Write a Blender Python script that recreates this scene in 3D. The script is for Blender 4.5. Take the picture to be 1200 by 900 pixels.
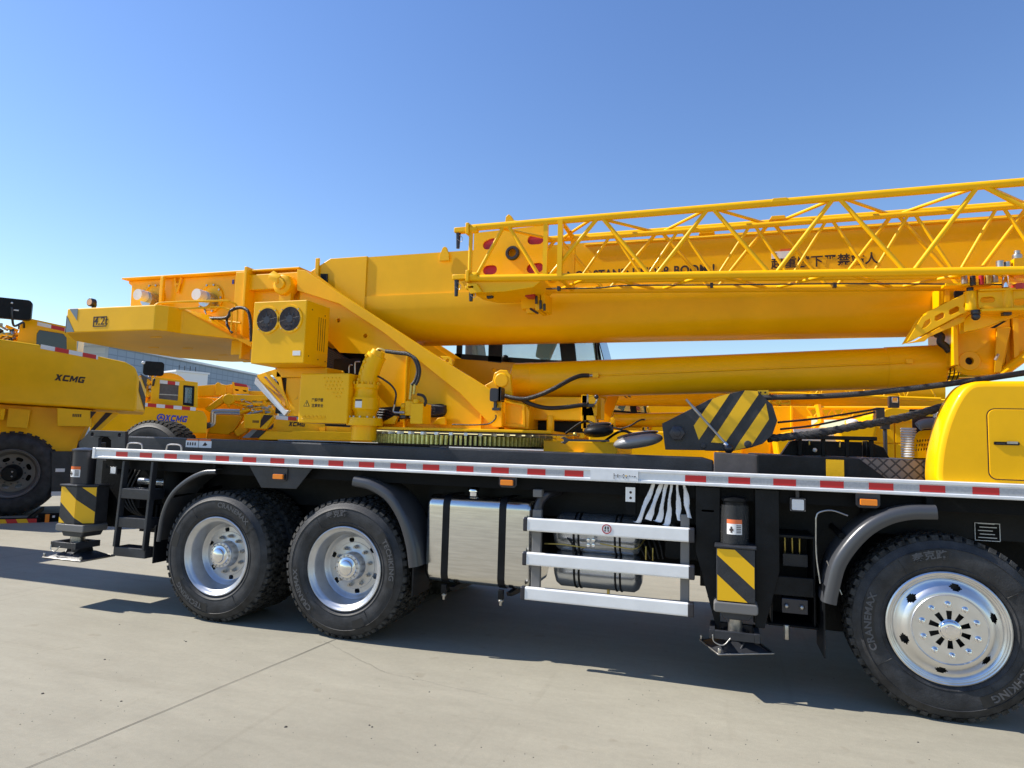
import bpy, bmesh, math, random
from mathutils import Vector, Matrix
random.seed(7)
R = math.radians
for o in list(bpy.data.objects): bpy.data.objects.remove(o)
scene = bpy.context.scene
COL = scene.collection

# ------------------------------------------------------------------ camera
F_PX, YAW, PITCH, ROLL, CH = 767.0, 0.30904, 0.08762, 0.02836, 1.7126
CAM = Vector((0, -5.0, CH))
_F = Vector((-math.sin(YAW)*math.cos(PITCH), math.cos(YAW)*math.cos(PITCH), math.sin(PITCH)))
_R = Vector((math.cos(YAW), math.sin(YAW), 0)); _U = _R.cross(_F)
CR = _R*math.cos(ROLL) + _U*math.sin(ROLL); CU = -_R*math.sin(ROLL) + _U*math.cos(ROLL); CF = _F
cd = bpy.data.cameras.new('camera'); cam = bpy.data.objects.new('camera', cd); COL.objects.link(cam)
m = Matrix((CR, CU, -CF)).transposed().to_4x4(); m.translation = CAM
cam.matrix_world = m
cd.sensor_width = 36; cd.lens = 36*F_PX/1200; cd.clip_end = 3000; cd.clip_start = .05
scene.camera = cam

# ------------------------------------------------------------------ light
SUN_TO = Vector((-1.05, -0.13, 1.0)).normalized()      # towards the sun
w = bpy.data.worlds.new('World'); scene.world = w; w.use_nodes = True
nt = w.node_tree; nt.nodes.clear()
sky = nt.nodes.new('ShaderNodeTexSky'); sky.sky_type = 'NISHITA'; sky.sun_disc = False
sky.sun_elevation = math.asin(SUN_TO.z); sky.sun_rotation = math.atan2(SUN_TO.x, SUN_TO.y)
sky.air_density = 1.35; sky.dust_density = 0.15; sky.ozone_density = 4.0; sky.altitude = 50
bg = nt.nodes.new('ShaderNodeBackground'); bg.inputs['Strength'].default_value = 0.118
wo = nt.nodes.new('ShaderNodeOutputWorld')
hs_ = nt.nodes.new('ShaderNodeHueSaturation'); hs_.inputs['Saturation'].default_value = 1.14; hs_.inputs['Hue'].default_value = 0.512; hs_.inputs['Value'].default_value = 1.0
nt.links.new(sky.outputs[0], hs_.inputs['Color']); nt.links.new(hs_.outputs[0], bg.inputs[0]); nt.links.new(bg.outputs[0], wo.inputs[0])
sd = bpy.data.lights.new('sun', 'SUN'); sd.energy = 5.0; sd.angle = R(.53); sd.color = (1, .945, .86)
sun = bpy.data.objects.new('sun', sd); COL.objects.link(sun)
sun.rotation_euler = SUN_TO.to_track_quat('Z', 'Y').to_euler(); sun.location = (-20, -5, 20)
vs = scene.view_settings; vs.view_transform = 'Standard'; vs.look = 'None'; vs.gamma = 1; vs.exposure = 0.55
vs.use_curve_mapping = False

# ------------------------------------------------------------------ materials
MAT = {}
def mat(name, col, rough=.5, metal=0., coat=0., bump=0., bscale=40., var=0., vscale=3., alpha=1., trans=0., emit=None, spec=.5, aniso=None, dirt=0.):
    m = bpy.data.materials.new(name); m.use_nodes = True; n = m.node_tree.nodes; L = m.node_tree.links
    p = n['Principled BSDF']; p.inputs['Base Color'].default_value = (*col, 1)
    p.inputs['Roughness'].default_value = rough; p.inputs['Metallic'].default_value = metal
    p.inputs['Coat Weight'].default_value = coat; p.inputs['Coat Roughness'].default_value = .08
    p.inputs['Specular IOR Level'].default_value = spec
    p.inputs['Alpha'].default_value = alpha; p.inputs['Transmission Weight'].default_value = trans
    tc = n.new('ShaderNodeTexCoord')
    if var or dirt:
        t = n.new('ShaderNodeTexNoise'); t.inputs['Scale'].default_value = vscale; t.inputs['Detail'].default_value = 6; t.inputs['Roughness'].default_value = .62
        mp = n.new('ShaderNodeMapping'); L.new(tc.outputs['Object'], mp.inputs[0]); mp.inputs['Scale'].default_value = (1, 1, 1) if not aniso else aniso
        L.new(mp.outputs[0], t.inputs['Vector'])
        mx = n.new('ShaderNodeMix'); mx.data_type = 'RGBA'
        r = n.new('ShaderNodeValToRGB'); r.color_ramp.elements[0].position = .38; r.color_ramp.elements[1].position = .66
        L.new(t.outputs['Fac'], r.inputs[0]); L.new(r.outputs[0], mx.inputs[0])
        mx.inputs[6].default_value = (*[c*(1-var) for c in col], 1); mx.inputs[7].default_value = (*[min(1, c*(1+var)+dirt) for c in col], 1)
        L.new(mx.outputs[2], p.inputs['Base Color'])
        mr = n.new('ShaderNodeMapRange'); mr.inputs[3].default_value = max(.02, rough*.8); mr.inputs[4].default_value = min(1, rough*1.25)
        L.new(t.outputs['Fac'], mr.inputs[0]); L.new(mr.outputs[0], p.inputs['Roughness'])
    if bump:
        t2 = n.new('ShaderNodeTexNoise'); t2.inputs['Scale'].default_value = bscale; t2.inputs['Detail'].default_value = 3
        L.new(tc.outputs['Object'], t2.inputs['Vector'])
        b = n.new('ShaderNodeBump'); b.inputs['Strength'].default_value = bump; b.inputs['Distance'].default_value = .01
        L.new(t2.outputs['Fac'], b.inputs['Height']); L.new(b.outputs[0], p.inputs['Normal'])
        if coat: L.new(b.outputs[0], p.inputs['Coat Normal'])
    if emit:
        p.inputs['Emission Color'].default_value = (*emit, 1); p.inputs['Emission Strength'].default_value = 1
    MAT[name] = m
    return m
mat('yellow', (.94, .485, .0), .34, coat=.10, spec=.22, bump=.22, bscale=3.2, var=.05, vscale=2.2)
mat('yellow_satin', (.90, .48, .002), .5, coat=.0, spec=.35, bump=.12, bscale=60, var=.06, vscale=5)
mat('yellow_tape', (.90, .50, .0), .4)
mat('black_paint', (.005, .006, .008), .45, coat=.0, spec=.2, bump=.15, bscale=80, var=.25, vscale=7, dirt=.004)
mat('dark_grey', (.026, .028, .034), .42, spec=.4, bump=.2, bscale=90, var=.18, vscale=6, dirt=.006)
mat('fender_grey', (.05, .052, .058), .3, spec=.6, bump=.04, bscale=60)
mat('deck_grey', (.07, .07, .075), .72, bump=.5, bscale=220, var=.2, vscale=5, dirt=.01)
mat('chassis', (.004, .0045, .005), .65, spec=.15, bump=.2, bscale=50, var=.3, vscale=8)
mat('rubber', (.021, .022, .025), .58, spec=.4, bump=.25, bscale=120, var=.3, vscale=6, dirt=.018)
mat('tread', (.018, .0175, .016), .85, spec=.3, bump=.4, bscale=120, var=.35, vscale=11, dirt=.045)
mat('letter_rubber', (.085, .085, .09), .6)
mat('rubber_patch', (.012, .012, .013), .5)
mat('rim_silver', (.55, .56, .58), .34, metal=.75, bump=.05, bscale=60, var=.08, vscale=9)
mat('satin_alu', (.70, .70, .70), .30, metal=.95, bump=.02, bscale=30, var=.05, vscale=6)
mat('polished', (.75, .76, .78), .16, metal=1., bump=.03, bscale=20, var=.05, vscale=6)
mat('chrome', (.8, .8, .82), .07, metal=1.)
mat('brushed', (.66, .65, .62), .2, metal=1., bump=.006, bscale=5, var=.10, vscale=6, aniso=(.6, 1, 9))
mat('tank_dark', (.50, .53, .58), .24, metal=.85, var=.12, vscale=5)
mat('aluminium', (.76, .77, .78), .5, metal=.15, bump=.05, bscale=200, var=.06, vscale=8)
mat('alu_white', (.84, .84, .83), .42, metal=.1, var=.04, vscale=6)
mat('steel', (.45, .43, .40), .35, metal=.9, var=.15, vscale=20)
mat('red_tape', (.58, .015, .018), .38); mat('white_tape', (.45, .45, .46), .4, var=.1, vscale=60)
mat('white', (.78, .78, .77), .5); mat('wrap', (.74, .75, .78), .45, bump=.6, bscale=35, var=.06, vscale=20)
mat('red_paint', (.42, .012, .02), .4); mat('orange_label', (.75, .14, .02), .5)
mat('amber', (.9, .24, .005), .25, coat=.5, emit=None)
mat('ink', (.03, .012, .008), .6); mat('ink_blue', (.03, .06, .45), .5)
mat('warning_grey', (.16, .155, .15), .45); mat('stripe_blue', (.16, .20, .24), .4)
mat('gear', (.78, .72, .22), .4, var=.3, vscale=30, bump=.2); mat('gear_tip', (.85, .85, .80), .4)
mat('hose', (.012, .012, .014), .45, bump=.6, bscale=160); mat('rope', (.03, .03, .033), .7, bump=.8, bscale=120, var=.3, vscale=60)
mat('gunmetal', (.05, .05, .06), .35, metal=.6); mat('grey_shell', (.26, .26, .26), .3, coat=.2)
mat('brass', (.55, .42, .12), .35, metal=.8)
mat('lens', (.75, .76, .78), .2, coat=.6, bump=.5, bscale=120)
mat('clear', (.92, .94, .95), .06, alpha=.03, spec=.4)
mat('glass', (.45, .75, .80), .02, alpha=.16, spec=.9); mat('dark_glass', (.02, .024, .03), .04, coat=.5)
mat('plate_brown', (.10, .085, .082), .4, bump=.06, bscale=60, var=.2, vscale=6)
mat('seat_blue', (.10, .13, .18), .5); mat('pink_shell', (.70, .46, .30), .5)

def concrete():
    m = bpy.data.materials.new('concrete'); m.use_nodes = True; n = m.node_tree.nodes; L = m.node_tree.links; p = n['Principled BSDF']
    tc = n.new('ShaderNodeTexCoord')
    def noise(s, d=6, r=.6, sc=(1, 1, 1), rot=0):
        mp = n.new('ShaderNodeMapping'); mp.inputs['Scale'].default_value = sc; mp.inputs['Rotation'].default_value = (0, 0, rot)
        L.new(tc.outputs['Object'], mp.inputs[0]); t = n.new('ShaderNodeTexNoise'); t.inputs['Scale'].default_value = s
        t.inputs['Detail'].default_value = d; t.inputs['Roughness'].default_value = r; L.new(mp.outputs[0], t.inputs['Vector']); return t.outputs['Fac']
    def ramp(f, a, b, ca, cb):
        r = n.new('ShaderNodeValToRGB'); r.color_ramp.elements[0].position = a; r.color_ramp.elements[1].position = b
        r.color_ramp.elements[0].color = (*ca, 1); r.color_ramp.elements[1].color = (*cb, 1); L.new(f, r.inputs[0]); return r.outputs[0]
    def mul(a, b, f=1.):
        x = n.new('ShaderNodeMix'); x.data_type = 'RGBA'; x.blend_type = 'MULTIPLY'; x.inputs[0].default_value = f
        L.new(a, x.inputs[6]); L.new(b, x.inputs[7]); return x.outputs[2]
    c = ramp(noise(.35, 7, .55, (1, 1.8, 1), .4), .3, .72, (.275, .256, .197), (.350, .327, .253))
    c = mul(c, ramp(noise(2.2, 8, .7, (1, 3.2, 1), .12), .3, .7, (.90, .90, .90), (1.04, 1.04, 1.04)))
    c = mul(c, ramp(noise(26, 5, .7), .25, .75, (.92, .92, .93), (1.05, 1.05, 1.05)))
    c = mul(c, ramp(noise(170, 3, .6), .3, .7, (.88, .88, .88), (1.08, 1.08, 1.08)))
    c = mul(c, ramp(noise(1.1, 6, .75, (.35, 2.6, 1), -.25), .56, .76, (1, 1, 1), (.86, .85, .83)))
    c = mul(c, ramp(noise(5.5, 2, .4), .70, .76, (1, 1, 1), (.88, .86, .84)))
    c = mul(c, ramp(noise(.8, 3, .5, (9, .5, 1), -.9), .62, .70, (1, 1, 1), (.93, .925, .92)))
    L.new(c, p.inputs['Base Color']); p.inputs['Roughness'].default_value = .8; p.inputs['Specular IOR Level'].default_value = .35
    b = n.new('ShaderNodeBump'); b.inputs['Strength'].default_value = .35; b.inputs['Distance'].default_value = .004
    L.new(noise(90, 5, .7), b.inputs['Height']); L.new(b.outputs[0], p.inputs['Normal'])
    MAT['concrete'] = m
concrete()
mat('joint', (.075, .07, .06), .9); mat('debris', (.05, .045, .04), .9); mat('spill', (.38, .35, .29), .8, var=.1, vscale=8)

def panel_wall(name, a, b, sx, sz):
    m = bpy.data.materials.new(name); m.use_nodes = True; n = m.node_tree.nodes; L = m.node_tree.links; p = n['Principled BSDF']
    tc = n.new('ShaderNodeTexCoord'); mp = n.new('ShaderNodeMapping'); mp.inputs['Rotation'].default_value = (R(90), 0, 0); L.new(tc.outputs['Object'], mp.inputs[0])
    br = n.new('ShaderNodeTexBrick'); br.offset = 0; br.inputs['Scale'].default_value = 1; br.inputs['Brick Width'].default_value = sx; br.inputs['Row Height'].default_value = sz
    br.inputs['Mortar Size'].default_value = .05; br.inputs['Color1'].default_value = (*a, 1); br.inputs['Color2'].default_value = (*[c*.93 for c in a], 1); br.inputs['Mortar'].default_value = (*b, 1)
    L.new(mp.outputs[0], br.inputs[0]); L.new(br.outputs[0], p.inputs['Base Color']); p.inputs['Roughness'].default_value = .45
    MAT[name] = m
panel_wall('panel_blue_shaded', (.27, .34, .42), (.17, .22, .29), 1.15, .62)  # warehouse front in shade, the shade put into the colour
panel_wall('panel_pale', (.50, .56, .62), (.40, .46, .53), 2.4, .62)  # paler tone; on the warehouse side wall it paints the sunlit face

def checker_plate():
    m = bpy.data.materials.new('checker'); m.use_nodes = True; n = m.node_tree.nodes; L = m.node_tree.links; p = n['Principled BSDF']
    tc = n.new('ShaderNodeTexCoord'); mp = n.new('ShaderNodeMapping'); mp.inputs['Rotation'].default_value = (0, R(45), 0); L.new(tc.outputs['Object'], mp.inputs[0])
    sp = n.new('ShaderNodeSeparateXYZ'); L.new(mp.outputs[0], sp.inputs[0])
    cb = n.new('ShaderNodeCombineXYZ'); L.new(sp.outputs[0], cb.inputs[0]); L.new(sp.outputs[2], cb.inputs[1])
    br = n.new('ShaderNodeTexBrick'); br.offset = 0; br.inputs['Scale'].default_value = 1; br.inputs['Brick Width'].default_value = .055; br.inputs['Row Height'].default_value = .055
    br.inputs['Mortar Size'].default_value = .006; br.inputs['Color1'].default_value = (.17, .15, .15, 1); br.inputs['Color2'].default_value = (.23, .19, .18, 1); br.inputs['Mortar'].default_value = (.05, .045, .05, 1)
    L.new(cb.outputs[0], br.inputs[0]); L.new(br.outputs[0], p.inputs['Base Color']); p.inputs['Roughness'].default_value = .4; p.inputs['Metallic'].default_value = .5
    b = n.new('ShaderNodeBump'); b.inputs['Strength'].default_value = .6; b.inputs['Distance'].default_value = .003; b.invert = True
    L.new(br.outputs['Fac'], b.inputs['Height']); L.new(b.outputs[0], p.inputs['Normal'])
    MAT['checker'] = m
checker_plate()

# ------------------------------------------------------------------ frame: every thing is modelled in its own frame
class Frame:
    def __init__(s, origin=(0, 0, 0), ang=0): s.o = Vector(origin); s.a = ang
FR = Frame()
def U(u, v, y):
    """point of the vertical plane local-y = y seen at photo pixel (u, v); used as a measuring aid for real plane depths"""
    d = CF + CR*((u-600)/F_PX) - CU*((v-450)/F_PX)
    rot = Matrix.Rotation(-FR.a, 3, 'Z'); c = rot @ (CAM-FR.o); d = rot @ d
    t = (y-c.y)/d.y
    return c + d*t
def UZ(u, v, z):
    d = CF + CR*((u-600)/F_PX) - CU*((v-450)/F_PX)
    rot = Matrix.Rotation(-FR.a, 3, 'Z'); c = rot @ (CAM-FR.o); d = rot @ d
    return c + d*((z-c.z)/d.z)
def X(u, v, y): return U(u, v, y).x
def Z(u, v, y): return U(u, v, y).z

def tag(o, label=None, cat=None, group=None, kind=None):
    if label: o['label'] = label
    if cat: o['category'] = cat
    if group: o['group'] = group
    if kind: o['kind'] = kind
    return o
def thing(name, label, cat, base=(0, 0, 0), group=None):
    e = bpy.data.objects.new(name, None); COL.objects.link(e); e.empty_display_size = .2
    e.location = FR.o + Matrix.Rotation(FR.a, 3, 'Z') @ Vector(base); e.rotation_euler = (0, 0, FR.a)
    e['_b'] = list(base); return tag(e, label, cat, group)
def node(name, parent, loc):
    """an Empty part; loc in frame coordinates"""
    e = bpy.data.objects.new(name, None); COL.objects.link(e); e.parent = parent; e.empty_display_size = .1
    e.location = Vector(loc)-Vector(base_of(parent)); e['_b'] = list(loc); return e
def base_of(o):
    if o is None: return (0, 0, 0)
    if '_b' in o: return tuple(o['_b'])
    return base_of(o.parent)

def cat_rom(pts, n=8):
    pts = [Vector(p) for p in pts]
    if len(pts) < 3: return pts
    P = [pts[0]*2-pts[1]] + pts + [pts[-1]*2-pts[-2]]; out = []
    for i in range(1, len(P)-2):
        for k in range(n):
            t = k/n; a, b, c, d = P[i-1], P[i], P[i+1], P[i+2]
            out.append(.5*((2*b)+(c-a)*t+(2*a-5*b+4*c-d)*t*t+(3*b-a-3*c+d)*t**3))
    out.append(pts[-1]); return out

class M:
    def __init__(s): s.v = []; s.f = []; s.mi = []; s.mats = []; s.cur = 0; s.sm = []; s.smooth = False; s.fs = []; s.n = 0
    def m(s, name):
        if name not in s.mats: s.mats.append(name)
        s.cur = s.mats.index(name); return s
    def add(s, vs, fs, smooth=None):
        b = len(s.v); s.v += [Vector(p) for p in vs]
        s.n += 1
        for f in fs: s.fs.append(s.n); s.f.append([b+i for i in f]); s.mi.append(s.cur); s.sm.append(s.smooth if smooth is None else smooth)
        return s
    def box(s, x0, x1, y0, y1, z0, z1):
        x0, x1 = sorted((x0, x1)); y0, y1 = sorted((y0, y1)); z0, z1 = sorted((z0, z1))
        return s.add([(x0,y0,z0),(x1,y0,z0),(x1,y1,z0),(x0,y1,z0),(x0,y0,z1),(x1,y0,z1),(x1,y1,z1),(x0,y1,z1)],
                     [(0,3,2,1),(4,5,6,7),(0,1,5,4),(1,2,6,5),(2,3,7,6),(3,0,4,7)])
    def prism(s, pts, y0, y1, axis='y'):
        """polygon of (a,b) extruded; axis y: (x,z); axis x: (y,z); axis z: (x,y)"""
        n = len(pts)
        g = {'y': lambda a, b, c: (a, c, b), 'x': lambda a, b, c: (c, a, b), 'z': lambda a, b, c: (a, b, c)}[axis]
        ar = sum(pts[i][0]*pts[(i+1) % n][1]-pts[(i+1) % n][0]*pts[i][1] for i in range(n))
        if ar < 0: pts = pts[::-1]
        V = [g(a, b, y0) for a, b in pts]+[g(a, b, y1) for a, b in pts]
        fl = (y1 > y0) == (axis != 'y')
        F = [tuple(range(n)), tuple(range(2*n-1, n-1, -1))]+[(i, i+n, (i+1) % n+n, (i+1) % n) for i in range(n)]
        if fl: F = [f[::-1] for f in F]
        return s.add(V, F)
    def hexa(s, bottom, top):
        n = len(bottom)
        return s.add(list(bottom)+list(top), [tuple(range(n))[::-1], tuple(range(n, 2*n))]+[(i, (i+1) % n, (i+1) % n+n, i+n) for i in range(n)])
    def tube(s, pts, r, n=10, r1=None, cap=True):
        pts = [Vector(p) for p in pts]; N = len(pts); rings = []
        t0 = (pts[1]-pts[0]).normalized(); up = Vector((0, 0, 1)) if abs(t0.z) < .9 else Vector((1, 0, 0))
        a = t0.cross(up).normalized()
        for i, p in enumerate(pts):
            t = (pts[min(i+1, N-1)]-pts[max(i-1, 0)]).normalized(); a = (a-t*a.dot(t)).normalized(); b = t.cross(a)
            rr = r if r1 is None else r+(r1-r)*i/(N-1)
            rings.append([p+(a*math.cos(2*math.pi*k/n)+b*math.sin(2*math.pi*k/n))*rr for k in range(n)])
        V = [q for rg in rings for q in rg]
        F = [(i*n+k, i*n+(k+1) % n, (i+1)*n+(k+1) % n, (i+1)*n+k) for i in range(N-1) for k in range(n)]
        F = [f[::-1] for f in F]
        s.add(V, F, True)
        if cap:
            s.add(rings[0], [tuple(range(n))], False); s.add(rings[-1], [tuple(range(n))[::-1]], False)
        return s
    def cyl(s, p0, p1, r, n=24, r1=None): return s.tube([p0, p1], r, n, r1)
    def lathe(s, prof, c, axis='y', n=48, smooth=True, a0=0, a1=2*math.pi):
        """prof of (r, t): t along axis from point c"""
        c = Vector(c); full = abs(a1-a0-2*math.pi) < 1e-6; K = n if full else n+1; V = []
        for r, t in prof:
            for k in range(K):
                a = a0+(a1-a0)*k/n; q = (math.cos(a)*r, math.sin(a)*r)
                V.append(c+(Vector((q[0], t, q[1])) if axis == 'y' else Vector((t, q[0], q[1])) if axis == 'x' else Vector((q[0], q[1], t))))
        F = []
        for i in range(len(prof)-1):
            for k in range(n):
                k2 = (k+1) % K; F.append((i*K+k, i*K+k2, (i+1)*K+k2, (i+1)*K+k))
        return s.add(V, F, smooth)
    def sphere(s, c, r, n=12, sc=(1, 1, 1)):
        c = Vector(c); V = []; F = []
        for i in range(n+1):
            th = math.pi*i/n
            for k in range(2*n):
                ph = math.pi*k/n; V.append(c+Vector((r*sc[0]*math.sin(th)*math.cos(ph), r*sc[1]*math.sin(th)*math.sin(ph), r*sc[2]*math.cos(th))))
        for i in range(n):
            for k in range(2*n): F.append((i*2*n+k, (i+1)*2*n+k, (i+1)*2*n+(k+1) % (2*n), i*2*n+(k+1) % (2*n)))
        return s.add(V, F, True)
    def plate(s, outer, holes, y0, y1, fr=None):
        """plate with real holes; outline in (x,z), thickness y0..y1 (or mapped with fr(a,b,t))"""
        cu = bpy.data.curves.new('t', 'CURVE'); cu.dimensions = '2D'; cu.fill_mode = 'BOTH'; cu.extrude = abs(y1-y0)/2
        for poly in [outer]+list(holes):
            sp = cu.splines.new('POLY'); sp.points.add(len(poly)-1); sp.use_cyclic_u = True
            for i, q in enumerate(poly): sp.points[i].co = (q[0], q[1], 0, 1)
        return s._curve(cu, lambda q: (q.x, (y0+y1)/2-q.z, q.y) if fr is None else fr(q.x, q.y, q.z))
    def _curve(s, cu, fn):
        o = bpy.data.objects.new('t', cu); COL.objects.link(o); bpy.context.view_layer.update()
        me = bpy.data.meshes.new_from_object(o.evaluated_get(bpy.context.evaluated_depsgraph_get()))
        s.add([fn(v.co) for v in me.vertices], [tuple(p.vertices) for p in me.polygons], False)
        bpy.data.objects.remove(o); bpy.data.curves.remove(cu); bpy.data.meshes.remove(me); return s
    def text(s, body, size, fn, ext=.001, bold=0., shear=0., sx=1., align='CENTER'):
        cu = bpy.data.curves.new('t', 'FONT'); cu.body = body; cu.size = size; cu.extrude = ext; cu.offset = bold; cu.shear = shear
        cu.align_x = align; cu.align_y = 'CENTER'; cu.resolution_u = 4; cu.space_character = 1.06
        return s._curve(cu, lambda q: fn(q.x*sx, q.y, q.z))
    def build_each(s, name, parent, bevel=0.):
        """every added shape becomes an object of its own"""
        k = 0
        while k < len(s.f):
            e = k; sh = s.fs[k]
            while e < len(s.f) and s.fs[e] == sh: e += 1
            q = M(); q.mats = s.mats; ids = sorted({i for f in s.f[k:e] for i in f}); mp = {i: j for j, i in enumerate(ids)}
            q.v = [s.v[i] for i in ids]; q.f = [[mp[i] for i in f] for f in s.f[k:e]]; q.mi = s.mi[k:e]; q.sm = s.sm[k:e]; q.build(name, None, parent, bevel); k = e
    def build(s, name, material=None, parent=None, bevel=0., label=None, seg=2):
        base = Vector(base_of(parent)); me = bpy.data.meshes.new(name)
        if parent is None and (FR.a or FR.o.length): raise Exception('top-level mesh in frame')
        me.from_pydata([tuple(v-base) for v in s.v], [], s.f)
        names = s.mats or [material]
        for nm in names: me.materials.append(MAT[nm])
        for i, p in enumerate(me.polygons): p.material_index = s.mi[i] if s.mats else 0; p.use_smooth = s.sm[i]
        me.validate(); me.update()
        if any(s.sm): me.set_sharp_from_angle(angle=R(38))
        o = bpy.data.objects.new(name, me); COL.objects.link(o)
        if parent: o.parent = parent
        if parent and '_b' not in parent: pass
        if bevel:
            bm = bmesh.new(); bm.from_mesh(me); bmesh.ops.remove_doubles(bm, verts=bm.verts, dist=1e-6); bm.to_mesh(me); bm.free()
            b = o.modifiers.new('bevel', 'BEVEL'); b.width = bevel; b.segments = seg; b.limit_method = 'ANGLE'; b.angle_limit = R(35); b.harden_normals = False
        if label: o['label'] = label
        return o
def rrect(x0, x1, z0, z1, r, n=5):
    out = []
    for cx, cz, a in ((x1-r, z1-r, 0), (x0+r, z1-r, 90), (x0+r, z0+r, 180), (x1-r, z0+r, 270)):
        for k in range(n+1): out.append((cx+r*math.cos(R(a+90*k/n)), cz+r*math.sin(R(a+90*k/n))))
    return out
def circ(cx, cz, r, n=20, sz=1.): return [(cx+r*math.cos(2*math.pi*k/n), cz+r*sz*math.sin(2*math.pi*k/n)) for k in range(n)]
def slot(p0, p1, r, n=8):
    a = math.atan2(p1[1]-p0[1], p1[0]-p0[0]); out = []
    for k in range(n+1): t = a-math.pi/2+math.pi*k/n; out.append((p1[0]+r*math.cos(t), p1[1]+r*math.sin(t)))
    for k in range(n+1): t = a+math.pi/2+math.pi*k/n; out.append((p0[0]+r*math.cos(t), p0[1]+r*math.sin(t)))
    return out
def uv(pts, y): return [(X(a, b, y), Z(a, b, y)) for a, b in pts]
def children(o): return [c for c in bpy.data.objects if c.parent == o]
def copy_tree(o, parent=None, kids=None):
    if kids is None:
        kids = {}
        for c in bpy.data.objects:
            if c.parent: kids.setdefault(c.parent.name, []).append(c)
    c = o.copy(); COL.objects.link(c); c.parent = parent
    for ch in kids.get(o.name, []): copy_tree(ch, c, kids)
    return c

def maker_word(mm, fn, h, w, t, shear=.28, gap=.16):
    """heavy slanted block letters X C M G built as outlines; fn(a, b, c) maps to the surface"""
    L = {'X': [(0, 0), (.36, 0), (.52, .32), (.70, 0), (1.08, 0), (.73, .52), (1.04, 1), (.68, 1), (.53, .72), (.36, 1), (-.02, 1), (.32, .52)],
         'C': [(.14, 0), (1, 0), (1, .27), (.36, .27), (.30, .33), (.30, .67), (.36, .73), (1, .73), (1, 1), (.14, 1), (0, .86), (0, .14)],
         'M': [(0, 0), (.27, 0), (.27, .58), (.50, .16), (.70, .16), (.93, .58), (.93, 0), (1.2, 0), (1.2, 1), (.90, 1), (.60, .48), (.30, 1), (0, 1)],
         'G': [(.14, 0), (1, 0), (1, .58), (.55, .58), (.55, .36), (.72, .36), (.72, .25), (.36, .25), (.29, .32), (.29, .68), (.36, .74), (1, .74), (1, 1), (.14, 1), (0, .86), (0, .14)]}
    x = 0; tot = 1.08+1+1.2+1+3*gap
    for ch in 'XCMG':
        pts = [((x+a+shear*(b-.5)-tot/2)*w/tot, (b-.5)*h) for a, b in L[ch]]
        mm.plate(pts, [], 0, t, lambda a, b, q: fn(a, b, q)); x += {'X': 1.08, 'M': 1.2}.get(ch, 1)+gap
# ================================================================== SETTING
def struct(name, mm, material=None, bevel=0):
    o = mm.build(name, material, None, bevel); o['kind'] = 'structure'; return o
gm = M(); gm.m('concrete'); gm.add([(-900, -300, 0), (900, -300, 0), (900, 1500, 0), (-900, 1500, 0)], [(0, 1, 2, 3)])
gm.m('joint')
def strip(pts, wd, z=.004):
    V = []
    for i, p in enumerate(pts):
        a = Vector(pts[max(i-1, 0)]); b = Vector(pts[min(i+1, len(pts)-1)]); t = (b-a).normalized(); n = Vector((-t.y, t.x))
        ww = wd*random.uniform(.7, 1.3)
        V += [(p[0]+n.x*ww/2, p[1]+n.y*ww/2, z), (p[0]-n.x*ww/2, p[1]-n.y*ww/2, z)]
    gm.add(V, [(2*i, 2*i+1, 2*i+3, 2*i+2) for i in range(len(pts)-1)])
def wob(a, b, n, amp):
    a = Vector(a); b = Vector(b); t = (b-a).normalized(); nn = Vector((-t.y, t.x))
    return [a+(b-a)*i/n+nn*random.uniform(-amp, amp) for i in range(n+1)]
g0 = UZ(380, 755, 0); g1 = UZ(40, 897, 0); dd = (g1-g0).normalized()
strip(wob(g0.xy-dd.xy*12, g0.xy+dd.xy*9, 90, .004), .0055)
for k in (-3, -2, -1, 1, 2): strip(wob(g0.xy-dd.xy*12+Vector((6*k, 0)), g0.xy+dd.xy*9+Vector((6*k, 0)), 40, .004), .0055)
strip(wob(UZ(380, 752, 0).xy, UZ(450, 788, 0).xy, 14, .008), .0018)
strip(wob(UZ(450, 788, 0).xy, UZ(600, 822, 0).xy, 20, .010), .0012)
for y in (8.2, 14.2): strip(wob((-60, y), (60, y), 60, .003), .01)
struct('ground', gm)
# bits of grit lying on the slab (nobody could count them)
gr = M()
spots = [(216, 751), (218, 752), (433, 850), (436, 852), (140, 732), (50, 813), (123, 773), (142, 822), (1076, 870), (335, 852), (503, 811)]
for i in range(160): spots.append((random.uniform(10, 1190), random.uniform(760, 898)))
for i, (u, v) in enumerate(spots):
    p = UZ(u, v, 0); r = random.uniform(.002, .005) if i > 10 else random.uniform(.006, .012)
    k = random.randint(5, 7); a0 = random.random()*6
    ring = [(p.x+r*random.uniform(.6, 1.2)*math.cos(a0+6.283*j/k), p.y+r*random.uniform(.6, 1.2)*math.sin(a0+6.283*j/k)) for j in range(k)]
    gr.hexa([(a, b, 0) for a, b in ring], [(p.x+(a-p.x)*.5, p.y+(b-p.y)*.5, r*.5) for a, b in ring])
o = gr.build('grit', 'debris'); o['kind'] = 'stuff'; tag(o, 'tiny dark crumbs of grit scattered over the pale concrete', 'grit')

# distant warehouse
def at_depth(u, Zc):
    d = CF + CR*((u-600)/F_PX); return (CAM + d*Zc)
c = at_depth(124, 60); FR = Frame((c.x, c.y, 0), math.atan2((at_depth(290, 84)-c).y, (at_depth(290, 84)-c).x))
H = 9.4
t = thing('warehouse', 'long pale blue panelled warehouse far behind the cranes at left', 'building')
M().box(0, 60, 0, .3, .4, H).build('wall', 'panel_blue_shaded', t)
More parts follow.
